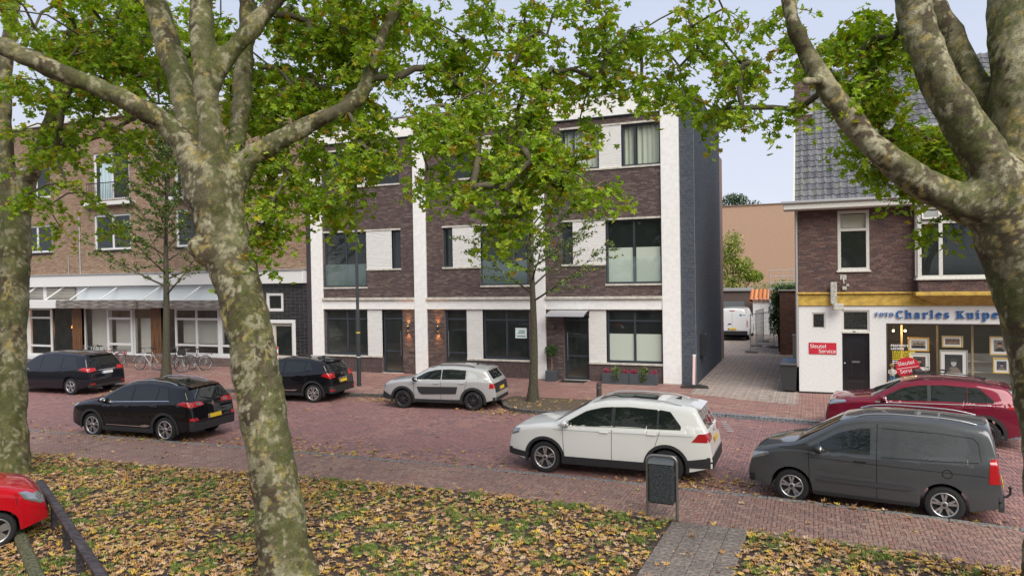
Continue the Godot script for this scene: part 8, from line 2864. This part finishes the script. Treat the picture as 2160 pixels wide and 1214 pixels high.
func bushy(called: String, label: String, category: String, base: Vector3, lumps: Array, n: int, size: float, tones: Array, seed_: int, trunk := 0.0) -> void:
	# a plant farther off: leaves spread through lumps of crown on a branching stem
	var t := thing(called, label, category, base)
	var rnd := RandomNumberGenerator.new()
	rnd.seed = seed_
	var xs := []
	var cs := PackedColorArray()
	var wood := MB.new()
	for l in lumps:
		var c := Vector3(l[0], l[1], l[2])
		if trunk > 0.0: wood.tube(PackedVector3Array([Vector3(0, 0, 0), Vector3(c.x * 0.3, c.y * 0.6, c.z * 0.3), c]), PackedFloat32Array([trunk, trunk * 0.7, trunk * 0.2]), 7)
		for k in n:
			var d := Vector3(rnd.randfn(), rnd.randfn(), rnd.randfn()).normalized() * pow(rnd.randf(), 0.45)
			var bs := Basis(Vector3.UP, rnd.randf() * TAU) * Basis(Vector3(1, 0, 0), rnd.randf_range(-1.2, 1.2))
			xs.append(Transform3D(bs.scaled_local(Vector3.ONE * size * rnd.randf_range(0.6, 1.3)), c + d * Vector3(l[3], l[4], l[5])))
			cs.append(tones[rnd.randi() % tones.size()] * rnd.randf_range(0.7, 1.25))
	if trunk > 0.0: obj("trunk", wood, mats["branch_bark"], t)
	scatter(t, "crown", small_leaf(), xs, cs, mats["small_leaf"])

func build_trees() -> void:
	# trees of the park behind the viewer, mirrored in the car and house windows
	var pt := [Color(0.20, 0.30, 0.03), Color(0.26, 0.35, 0.035), Color(0.15, 0.23, 0.028), Color(0.34, 0.32, 0.035)]
	mottle(mat("branch_bark", Color(0.19, 0.165, 0.105), 0.9), 0.05, 0.6, 3.0)
	mat("small_leaf", Color(1, 1, 1), 0.5)
	var i := 0
	for q in [[-9.0, 35.0], [0.5, 38.0], [11.0, 34.5]]:
		bushy("park_tree", ["plane tree across the park beyond the red hatchback", "plane tree in the middle of the park lawn", "plane tree in the park beyond the slab path"][i], "tree", Vector3(q[0], 0, q[1]), [[0, 9.4, 0, 3.4, 2.4, 2.8], [-2.8, 7.6, 0.6, 2.3, 1.8, 1.9], [2.8, 8.2, -0.4, 2.3, 1.9, 2.0], [0.4, 6.6, -1.8, 1.8, 1.2, 1.4], [-1.6, 12.4, 0.4, 2.6, 2.0, 2.2], [1.8, 13.2, -0.2, 2.6, 2.0, 2.2], [0.0, 16.0, 0.0, 2.4, 1.8, 2.2]], 700, 0.36, pt, 610 + i, 0.32)
		i += 1
	var masses := leaf_masses()
	var a := []
	var b := []
	var c := []
	for m in masses:
		if m[0] < -5.5: b.append(m)
		elif m[0] < 2.3: a.append(m)
		else: c.append(m)
	plane_tree("middle", "leaning plane tree with mottled bark rising from the leafy lawn", Vector3(-2.24, 0, 19.48), 0.032, 3, a, [[-1.0, 10.6, 18.6, 4.2, 1.5, 3.6, 60], [-5.5, 9.6, 21.5, 3.0, 1.3, 2.2, 22]], Vector3(0.8, 0.1, 0.1))
	plane_tree("far", "plane tree standing behind the bright red hatchback", Vector3(-11.44, 0, 17.19), 0.05, 5, b, [[-11.0, 12.3, 17.0, 4.0, 1.6, 3.6, 44]], Vector3(0.5, 0.2, 0.4))
	plane_tree("near", "thick plane tree with long curved limb reaching over the photo shop", Vector3(7.3, 0, 17.31), 0.034, 9, c, [[5.6, 10.2, 17.0, 3.6, 1.5, 3.2, 44]], Vector3(-0.2, 0.7, 0.2))
	street_tree("slim street tree in the kerbed bed before the townhouses", Vector3(-4.05, 0.0, 4.94), 8.4, 3.3, 3.3, 0.165, 21, 0.115, Vector3(0.15, 0, 0))
	street_tree("slim street tree in front of the shopfront bicycles", Vector3(-20.94, 0.0, 4.36), 10.2, 4.3, 3.6, 0.19, 22, 0.14, Vector3(-0.3, 0, -0.6))
